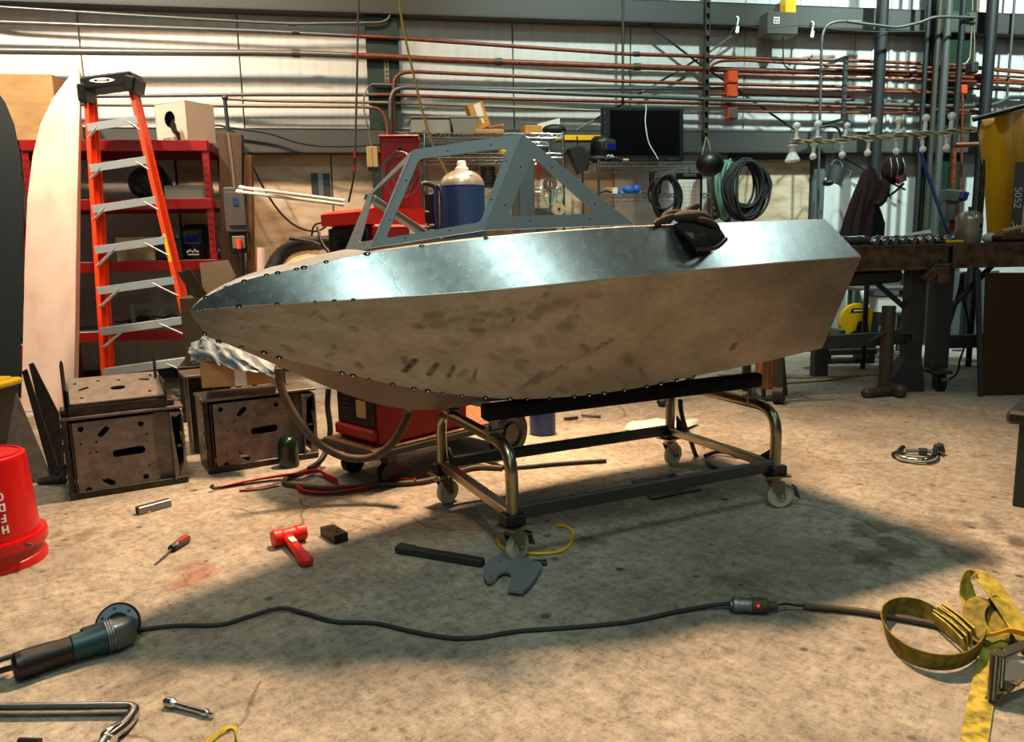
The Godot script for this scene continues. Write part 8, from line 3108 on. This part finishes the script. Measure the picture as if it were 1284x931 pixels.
	for k in 3:
		mb.lathe([Vector2(0.036, L * (0.748 + 0.022 * k)), Vector2(0.042, L * (0.75 + 0.022 * k)), Vector2(0.042, L * (0.766 + 0.022 * k)), Vector2(0.038, L * (0.768 + 0.022 * k))], gt, 28)
	part(o, "collar_fins", mb, M.galvanised)
	mb = MB.new()
	g = []
	for r in [[0.815, 0.038, 0.038], [0.88, 0.034, 0.036], [0.95, 0.028, 0.034], [1.0, 0.022, 0.028], [1.012, 0.012, 0.018]]:
		var row := []
		for k in 17:
			var a := TAU * k / 16
			row.append(gt * V(signf(cos(a)) * pow(absf(cos(a)), 0.55) * r[1], L * r[0], signf(sin(a)) * pow(absf(sin(a)), 0.55) * r[2]))
		g.append(row)
	mb.sheet(g, gt.basis.x)
	part(o, "gear_head", mb, M.galvanised)
	# disc with its printed ring, on the spindle
	var dc := V(-1.049,0.047,-1.86)
	var dn := V(0.12, 0.42, 0.9).normalized()
	var dx := Vector3.UP.cross(dn).normalized()
	var dt := Transform3D(Basis(dx, dn, dx.cross(dn)), dc)
	mb = MB.new()
	mb.lathe([Vector2(0.01, -0.003), Vector2(0.057, -0.003), Vector2(0.0575, 0.0), Vector2(0.057, 0.003), Vector2(0.01, 0.003)], dt, 40)
	var disc := part(o, "grinding_disc", mb, M.black_rubber)
	mb = MB.new()
	mb.lathe([Vector2(0.032, 0.0035), Vector2(0.052, 0.0035)], dt, 40)
	part(disc, "printed_ring", mb, M.galvanised)
	mb = MB.new()
	for k in 7:
		var a := TAU * k / 7.0
		mb.cyl(dt * V(cos(a) * 0.043, 0.0036, sin(a) * 0.043), dt * V(cos(a) * 0.043, 0.0042, sin(a) * 0.043), 0.0045, 10)
	part(disc, "ring_print", mb, M.blue_paint)
	mb = MB.new()
	mb.lathe([Vector2(0.0, 0.012), Vector2(0.02, 0.012), Vector2(0.024, 0.004)], dt, 24)
	part(disc, "flange_nut", mb, M.black_iron)
	mb = MB.new()
	mb.cyl(dc + dn * 0.008, gt * V(0, L * 0.93, 0), 0.018, 14)
	part(o, "spindle", mb, M.black_iron)
	mb = MB.new()
	mb.tube(smooth([ga + gdv * 0.01, V(-1.245,0.02,-1.701), V(-1.276,0.012,-1.694), V(-1.315,0.006,-1.672)]), 0.0075, 8)
	part(o, "power_cord", mb, M.black_rubber)
	# extension cord
	o = thing("extension_cable", "long black cord snaking across the floor from the grinder to the round connector", "cord", V(-0.187,0,-1.842))
	mb = MB.new()
	mb.tube(smooth([V(-1.34,0.006,-1.735),V(-1.294,0.006,-1.785),V(-1.229,0.006,-1.845),V(-1.141,0.006,-1.874),V(-1.063,0.006,-1.887),V(-1.026,0.006,-1.907),V(-0.932,0.006,-1.929),V(-0.812,0.006,-1.928),V(-0.749,0.008,-1.966),V(-0.668,0.012,-2.006),V(-0.586,0.008,-1.977),V(-0.498,0.006,-1.931),V(-0.387,0.006,-1.917),V(-0.295,0.006,-1.874),V(-0.185,0.006,-1.831),V(-0.102,0.006,-1.828),V(0.001,0.006,-1.856),V(0.149,0.006,-1.87),V(0.301,0.006,-1.894),V(0.439,0.008,-1.942),V(0.532,0.012,-1.962),V(0.589,0.018,-1.961)], 7), 0.0062, 8)
	part(o, "cord", mb, M.grey_rubber)
	var ca := V(0.588,0.022,-1.944)
	var cb := V(0.703,0.022,-1.934)
	var cd := (cb - ca).normalized()
	var cx := Vector3.UP.cross(cd).normalized()
	var ct := Transform3D(Basis(cx, cd, cx.cross(cd)), ca)
	var cl := ca.distance_to(cb)
	o = thing("cord_connector", "round cord connector with a glowing red light, half steel and half smoky plastic", "connector", (ca + cb) * 0.5)
	mb = MB.new()
	mb.lathe([Vector2(0, -0.006), Vector2(0.012, -0.006), Vector2(0.014, 0.0), Vector2(0.021, 0.002), Vector2(0.0215, cl * 0.12), Vector2(0.0195, cl * 0.13), Vector2(0.0195, cl * 0.38), Vector2(0.021, cl * 0.39), Vector2(0.021, cl * 0.42)], ct, 24)
	part(o, "plug", mb, M.galvanised)
	mb = MB.new()
	mb.lathe([Vector2(0.021, cl * 0.42), Vector2(0.0218, cl * 0.43), Vector2(0.0218, cl * 0.78), Vector2(0.017, cl * 0.82), Vector2(0.012, cl * 0.83), Vector2(0.011, cl * 1.04), Vector2(0, cl * 1.04)], ct, 24)
	var sock := part(o, "socket", mb, M.brown_cable)
	mb = MB.new()
	mb.ball(ct * V(0, cl * 0.55, 0) + V(0, 0.008, 0.0195), V(0.004, 0.004, 0.003), Basis(), 10, 6)
	part(sock, "indicator_light", mb, M.led_red)
	o = thing("frayed_cable", "brown cable with bare coloured wires running from the connector under the yellow strap", "cable", V(0.937,0,-1.929))
	for k in 3:
		mb = MB.new()
		var q := V(0, (k - 1) * 0.003, (k - 1) * 0.003)
		mb.tube(smooth([cb + cd * 0.002 + q, V(0.735,0.02,-1.945) + q * 1.5, V(0.763,0.016,-1.943) + q, V(0.79,0.012,-1.945) + q]), 0.0022, 6)
		part(o, "wire", mb, [M.white_plastic, M.green_paint, M.black_rubber][k])
	mb = MB.new()
	mb.tube(smooth([V(0.786,0.011,-1.947),V(0.852,0.01,-1.935),V(0.929,0.01,-1.913),V(0.989,0.01,-1.883),V(1.048,0.01,-1.854),V(1.101,0.01,-1.818),V(1.13,0.01,-1.764)]), 0.0092, 10)
	part(o, "jacket", mb, M.brown_cable)
	# yellow ratchet strap
	o = thing("ratchet_strap", "dirty yellow ratchet strap lying in loops at the right edge of the floor", "strap", V(1.049,0,-1.674))
	var upv := V(0.0, 1.0, 0.0)
	var wq := 0.05
	ribbon_thing(o, "webbing_loop", [V(1.089,0.03,-1.707),V(1.094,0.026,-1.769),V(1.088,0.026,-1.853),V(1.067,0.026,-1.899),V(1.021,0.026,-1.91),V(0.971,0.027,-1.87),V(0.935,0.028,-1.805),V(0.916,0.028,-1.726),V(0.928,0.028,-1.659),V(0.972,0.03,-1.623),V(1.032,0.03,-1.63),V(1.096,0.03,-1.674),V(1.142,0.035,-1.719)], [V(0, 1, -0.3), V(0, 1, -0.25), V(0, 1, -0.2), V(0, 1, 0), V(0, 1, 0.15), V(-0.2, 1, 0.1), V(-0.3, 1, 0), V(-0.25, 1, 0.2), V(-0.1, 1, 0.3), V(0, 1, 0.35), V(0.1, 1, 0.3), V(0.15, 1, 0.1), V(0.1, 1, 0)], wq, M.olive_webbing, 6)
	ribbon_thing(o, "webbing_loop", [V(1.155,0.03,-1.704),V(1.147,0.03,-1.735),V(1.15,0.04,-1.776),V(1.172,0.055,-1.818),V(1.204,0.065,-1.845),V(1.228,0.065,-1.844),V(1.229,0.055,-1.815),V(1.208,0.04,-1.774),V(1.168,0.03,-1.715)], [V(0.42, 0.05, 0.9)], wq, M.olive_webbing, 6)
	ribbon_thing(o, "webbing_loop", [V(1.196,0.02,-1.804),V(1.201,0.035,-1.861),V(1.205,0.06,-1.901),V(1.21,0.09,-1.915),V(1.235,0.105,-1.925),V(1.248,0.1,-1.891),V(1.246,0.075,-1.818),V(1.242,0.045,-1.747),V(1.232,0.02,-1.66)], [V(0.85, 0.12, -0.5)], wq * 1.1, M.yellow_webbing, 6)
	var tail := ribbon_thing(o, "webbing_tail", [V(1.175,0.03,-1.726),V(1.144,0.02,-1.689),V(1.066,0.008,-1.592),V(0.983,0.004,-1.48),V(0.901,0.004,-1.365),V(0.817,0.004,-1.243)], [V(1, 0.1, 0.1), V(1, 0.1, 0.1), V(1, 0, 0.15), V(1, 0, 0.1), V(1, 0, 0.1), V(1, 0, 0.1)], wq * 0.95, M.yellow_webbing, 6)
	tail.set_meta("label", "flat strap tail running towards the camera")
	# folded end: layers of webbing standing on edge
	for k in 6:
		var f := k / 5.0
		var sh := 0.004 * (k % 2)
		var qa := (V(1.077,0.03,-1.828)).lerp(V(1.129,0.03,-1.87), f)
		var qb := (V(1.075,0.03,-1.697)).lerp(V(1.126,0.03,-1.74), f)
		ribbon_thing(o, "folded_layer", [qa + V(-sh, sh, 0), qa.lerp(qb, 0.5) + V(0, 0.004 + sh, 0), qb + V(sh, sh, 0)], [V(-0.25, 1, 0.3)], 0.034, M.yellow_webbing, 4, 0.0045)
	# yellow tag and buckle
	mb = MB.new()
	mb.ribbon(smooth([V(1.137,0.05,-1.703),V(1.165,0.053,-1.708),V(1.198,0.056,-1.712),V(1.244,0.05,-1.687)]), [V(0.1, 0.8, 0.5)], 0.018, 0.003)
	part(o, "yellow_tag", mb, M.yellow_paint)
	var bk := Basis(Vector3.UP, 0.6) * Basis(Vector3.RIGHT, -0.2)
	var b0 := V(1.023,0.012,-1.501)
	mb = MB.new()
	mb.cyl(b0, b0 + V(0.02, 0.085, -0.03), 0.0105, 16)
	var bx := b0 + V(0.02, 0.085, -0.03)
	mb.beam(bx, bx + V(0.14, 0.03, -0.03), 0.04, 0.004, V(0, 0.3, 1))
	mb.beam(b0, b0 + V(0.12, 0.035, -0.07), 0.04, 0.004, V(0, 0.3, 1))
	mb.cyl(b0 + V(0.03, 0.014, -0.02), b0 + V(0.05, 0.09, -0.05), 0.007, 12)
	part(o, "ratchet_buckle", mb, M.zinc_steel)
	mb = MB.new()
	mb.box(b0 + V(0.075, 0.035, -0.045), V(0.07, 0.004, 0.05), Basis(Vector3.UP, 0.5) * Basis(Vector3.BACK, 0.3), 0.001)
	part(o, "buckle_plate", mb, M.chrome)
	# bent steel bar, socket extension, strap corner
	mb = MB.new()
	mb.tube(rounded([V(-1.225,0.016,-1.545),V(-1.045,0.016,-1.541),V(-0.903,0.016,-1.539),V(-0.845,0.016,-1.537),V(-0.838,0.016,-1.48),V(-0.854,0.02,-1.421),V(-0.845,0.02,-1.379)], 0.04, 6), 0.013, 14)
	o = solo("bent_bar", "bent polished steel rod at the lower left corner", "bar", mb, M.chrome)
	mb = MB.new()
	mb.tube(smooth([V(-0.846,0.02,-1.463), V(-0.854,0.025,-1.44), V(-0.855,0.022,-1.424), V(-0.835,0.02,-1.416)]), 0.012, 10)
	part(o, "hooked_tip", mb, M.chrome)
	var xa := V(-0.795,0.011,-1.566)
	var xb := V(-0.668,0.009,-1.515)
	var xd := (xb - xa).normalized()
	var xx := Vector3.UP.cross(xd).normalized()
	var xl := xa.distance_to(xb)
	o = thing("socket_extension", "chrome socket extension bar lying in the left foreground", "socket extension", (xa + xb) * 0.5)
	mb = MB.new()
	mb.lathe([Vector2(0.006, 0), Vector2(0.0105, 0.0), Vector2(0.011, 0.003), Vector2(0.011, 0.02), Vector2(0.0085, 0.026), Vector2(0.0068, 0.03), Vector2(0.0065, xl * 0.78), Vector2(0.009, xl * 0.8), Vector2(0.009, xl * 0.86), Vector2(0.006, xl * 0.88), Vector2(0.0045, xl * 0.9), Vector2(0.0055, xl * 0.93), Vector2(0.0055, xl), Vector2(0, xl)], Transform3D(Basis(xx, xd, xx.cross(xd)), xa), 18)
	part(o, "bar", mb, M.chrome)
	mb = MB.new()
	mb.cyl(xa - xd * 0.001, xa + xd * 0.001, 0.006, 10)
	part(o, "drive_hole", mb, M.ink)
	o = thing("strap_end", "yellow strap loop peeking in at the bottom edge", "strap", V(-0.622,0,-1.447))
	ribbon_thing(o, "webbing", [V(-0.667,0.006,-1.394),V(-0.635,0.022,-1.406),V(-0.606,0.04,-1.412),V(-0.586,0.042,-1.411),V(-0.576,0.03,-1.397),V(-0.565,0.012,-1.368)], [V(0.3, 0.2, 1), V(0.3, 0.2, 1), V(0.4, 0.3, 1), V(0.5, 0.3, 1), V(0.5, 0.3, 1), V(0.5, 0.3, 1)], 0.045, M.yellow_webbing, 6)
	mb = MB.new()
	mb.cyl(V(-1.045,0.008,-1.44), V(-0.999,0.008,-1.436), 0.008, 10)
	solo("small_bolt", "small bolt lying at the bottom left edge", "bolt", mb, M.mill_scale)
	# C-clamp
	var k0 := V(1.724,0.03,-3.303)
	var k1 := V(1.919,0.025,-3.305)
	o = thing("c_clamp", "steel C-clamp lying on the floor at the right", "clamp", (k0 + k1) * 0.5)
	mb = MB.new()
	mb.tube(rounded([V(1.852,0.02,-3.495),V(1.768,0.02,-3.389),V(1.756,0.02,-3.323),V(1.84,0.02,-3.277),V(1.908,0.02,-3.324),V(1.974,0.02,-3.442)], 0.04, 5), 0.014, 12)
	part(o, "frame", mb, M.chrome)
	mb = MB.new()
	mb.cyl(V(1.845,0.02,-3.453), V(1.973,0.02,-3.414), 0.009, 10)
	part(o, "screw", mb, M.galvanised)
	mb = MB.new()
	mb.cyl(V(1.895,0.02,-3.434), V(1.927,0.02,-3.424), 0.017, 12)
	mb.box(V(1.99,0.03,-3.432), V(0.04, 0.05, 0.03), Basis(Vector3.BACK, 0.3), 0.006)
	mb.cyl(V(1.981,0.02,-3.427), V(1.988,0.012,-3.386), 0.005, 8)
	part(o, "handle", mb, M.black_iron)
	mb = MB.new()
	mb.cyl(V(1.755,0.016,-3.378) , V(1.781,0.024,-3.388), 0.02, 12)
	part(o, "swivel_pad", mb, M.mill_scale)
	# rag, black plate, orange straps, cables under the boat
	mb = MB.new()
	g = []
	var rng := RandomNumberGenerator.new()
	rng.seed = 77
	var fr := [V(0.607,0,-4.03),V(0.665,0,-3.936),V(0.757,0,-3.927),V(0.851,0,-3.971),V(0.948,0,-4.016),V(1.034,0,-4.12)]
	var bkk := [V(0.687,0,-4.174),V(0.738,0,-4.209),V(0.826,0,-4.24),V(0.889,0,-4.193),V(0.96,0,-4.186),V(1.03,0,-4.14)]
	for i in 6:
		var row := []
		for j in 5:
			row.append(fr[i].lerp(bkk[i], j / 4.0) + V(0, 0.012 + 0.03 * sin(j / 4.0 * PI) * rng.randf() + 0.01 * rng.randf(), 0))
		g.append(row)
	mb.slab(g, Vector3.UP, 0.004)
	solo("paper_rag", "crumpled white paper rag on the floor behind the cradle", "rag", mb, M.white_paper)
	mb = MB.new()
	mb.slab([[V(0.497,0.008,-3.121), V(0.544,0.008,-2.878)], [V(0.704,0.008,-3.21), V(0.769,0.008,-2.992)]], Vector3.UP, 0.006)
	o = solo("black_plate", "thin black square plate lying on the floor under the cradle", "plate", mb, M.mill_scale)
	mb = MB.new()
	mb.box(V(0.461,0,-4.381) + V(0, 0.012, 0), V(0.12, 0.012, 0.02), Basis(Vector3.UP, -0.4), 0.004)
	mb.box(V(0.339,0,-4.33) + V(0, 0.012, 0), V(0.09, 0.014, 0.02), Basis(Vector3.UP, 0.3), 0.004)
	solo("dark_scrap", "small dark twisted scrap on the floor behind the bunk", "metal scrap", mb, M.mill_scale)
	mb = MB.new()
	mb.ball(V(0.94,0,-4.649) + V(0, 0.03, 0), V(0.04, 0.03, 0.035), Basis(), 12, 8)
	solo("dark_lump", "small dark round lump on the floor behind the far hoop", "knob", mb, M.black_rubber)
	o = thing("orange_strap", "orange webbing strap lying twisted on the floor left of the cradle", "strap", V(-0.899,0,-3.228))
	ribbon_thing(o, "webbing", [V(-1.277,0.006,-3.169),V(-1.177,0.012,-3.222),V(-1.067,0.018,-3.265),V(-0.951,0.028,-3.272),V(-0.891,0.024,-3.317),V(-0.83,0.02,-3.241),V(-0.761,0.02,-3.154)], [V(0, 0.3, 1), V(0, 0.4, 1), V(0, 0.5, 1), V(0, 0.6, 1), V(0.1, 0.6, 1), V(0.4, 0.6, 1), V(0.6, 0.5, 1)], 0.045, M.orange_webbing, 5)
	ribbon_thing(o, "webbing", [V(-1.176,0.006,-3.118),V(-1.082,0.01,-3.142),V(-1.027,0.012,-3.188)], [V(0, 0.3, 1)], 0.03, M.orange_webbing, 5)
	ribbon_thing(o, "webbing", [V(-0.922,0.02,-3.089),V(-0.852,0.01,-3.05),V(-0.752,0.008,-3.049),V(-0.673,0.012,-3.074),V(-0.612,0.01,-3.108)], [V(0.3, 0.7, 0.5), V(0.1, 0.6, 1), V(0, 0.4, 1), V(0, 0.5, 1), V(0, 0.3, 1)], 0.045, M.orange_webbing, 5)
	ribbon_thing(o, "webbing", [V(-0.56,0.006,-3.184),V(-0.486,0.02,-3.179),V(-0.43,0.012,-3.178),V(-0.41,0.006,-3.15)], [V(0, 0.4, 1)], 0.06, M.orange_webbing, 5)
	mb = MB.new()
	mb.tube(rounded([V(-1.275,0.008,-3.162), V(-1.292,0.01,-3.136), V(-1.302,0.02,-3.127), V(-1.287,0.03,-3.117)], 0.01), 0.006, 8)
	part(o, "black_hook", mb, M.black_iron)
	mb = MB.new()
	mb.tube(smooth([V(-0.92,0.554,-2.95),V(-0.915,0.481,-2.95),V(-0.878,0.383,-2.95),V(-0.809,0.274,-2.95),V(-0.733,0.213,-2.95),V(-0.655,0.182,-2.95),V(-0.565,0.186,-2.95),V(-0.485,0.241,-2.95),V(-0.441,0.308,-2.95),V(-0.416,0.363,-2.95)] + [V(-0.435,0.438,-3), V(-0.555, 0.62, -3.09)]), 0.0165, 12)
	solo("welding_hose", "thick brown black hose sagging under the bow in a deep loop", "hose", mb, M.brown_cable)
	mb = MB.new()
	mb.tube(smooth([V(-0.863,0.368,-3.5),V(-0.872,0.284,-3.5),V(-0.862,0.173,-3.48),V(-0.877,0.093,-3.46),V(-0.896,0.049,-3.4),V(-0.927,0.035,-3.32)]), 0.013, 10)
	solo("black_lead", "thin black lead hanging straight down left of the lower red machine", "cable", mb, M.black_rubber)
	mb = MB.new()
	mb.tube(smooth([V(-0.922,0.014,-3.47),V(-0.964,0.014,-3.344),V(-1.01,0.014,-3.25),V(-1,0.014,-3.18),V(-0.937,0.014,-3.141),V(-0.796,0.014,-3.098),V(-0.666,0.014,-3.121),V(-0.531,0.014,-3.134),V(-0.397,0.014,-3.157),V(-0.3,0.014,-3.243),V(-0.234,0.014,-3.312),V(-0.163,0.014,-3.357),V(-0.054,0.014,-3.335)]), 0.0115, 8)
	solo("floor_cable", "dark cable lying among the orange straps and under the cradle", "cable", mb, M.brown_cable)
	mb = MB.new()
	mb.tube(smooth([V(-0.3,0.01,-3.233),V(-0.238,0.014,-3.375),V(-0.167,0.018,-3.448),V(-0.099,0.014,-3.417),V(-0.017,0.01,-3.346),V(0.204,0.01,-3.393),V(0.43,0.01,-3.427)]), 0.0095, 8)
	solo("floor_cable", "black cable curving on the floor beyond the cradle's left hoop", "cable", mb, M.black_rubber)
	mb = MB.new()
	mb.tube(smooth([V(0.749,0.31,-3.32),V(0.76,0.259,-3.35),V(0.787,0.184,-3.4),V(0.826,0.102,-3.45),V(0.869,0.003,-3.5),V(0.897,-0.022,-3.5)]), 0.011, 8)
	solo("hanging_lead", "black lead hanging down inside the cradle's right hoop", "cable", mb, M.black_rubber)
	mb = MB.new()
	mb.tube(smooth([V(0.902,0.012,-3.463),V(0.974,0.018,-3.506),V(1.052,0.02,-3.45),V(1.118,0.012,-3.364),V(1.108,0.01,-3.244),V(0.997,0.01,-3.204),V(0.907,0.01,-3.26),V(0.882,0.012,-3.357)]), 0.0095, 8)
	solo("floor_cable", "black cable loop lying under the cradle's near right corner", "cable", mb, M.black_rubber)
	mb = MB.new()
	mb.box(V(3.989,0,-6.701) + V(0, 0.012, 0), V(0.1, 0.012, 0.03), Basis(), 0.004)
	solo("blue_scrap", "small blue scrap lying on the floor under the bench", "scrap", mb, M.blue_rubber)


func build_rest() -> void:
	build_wall_things()
	build_left()
	build_back()
	build_right()
	build_floor_things()
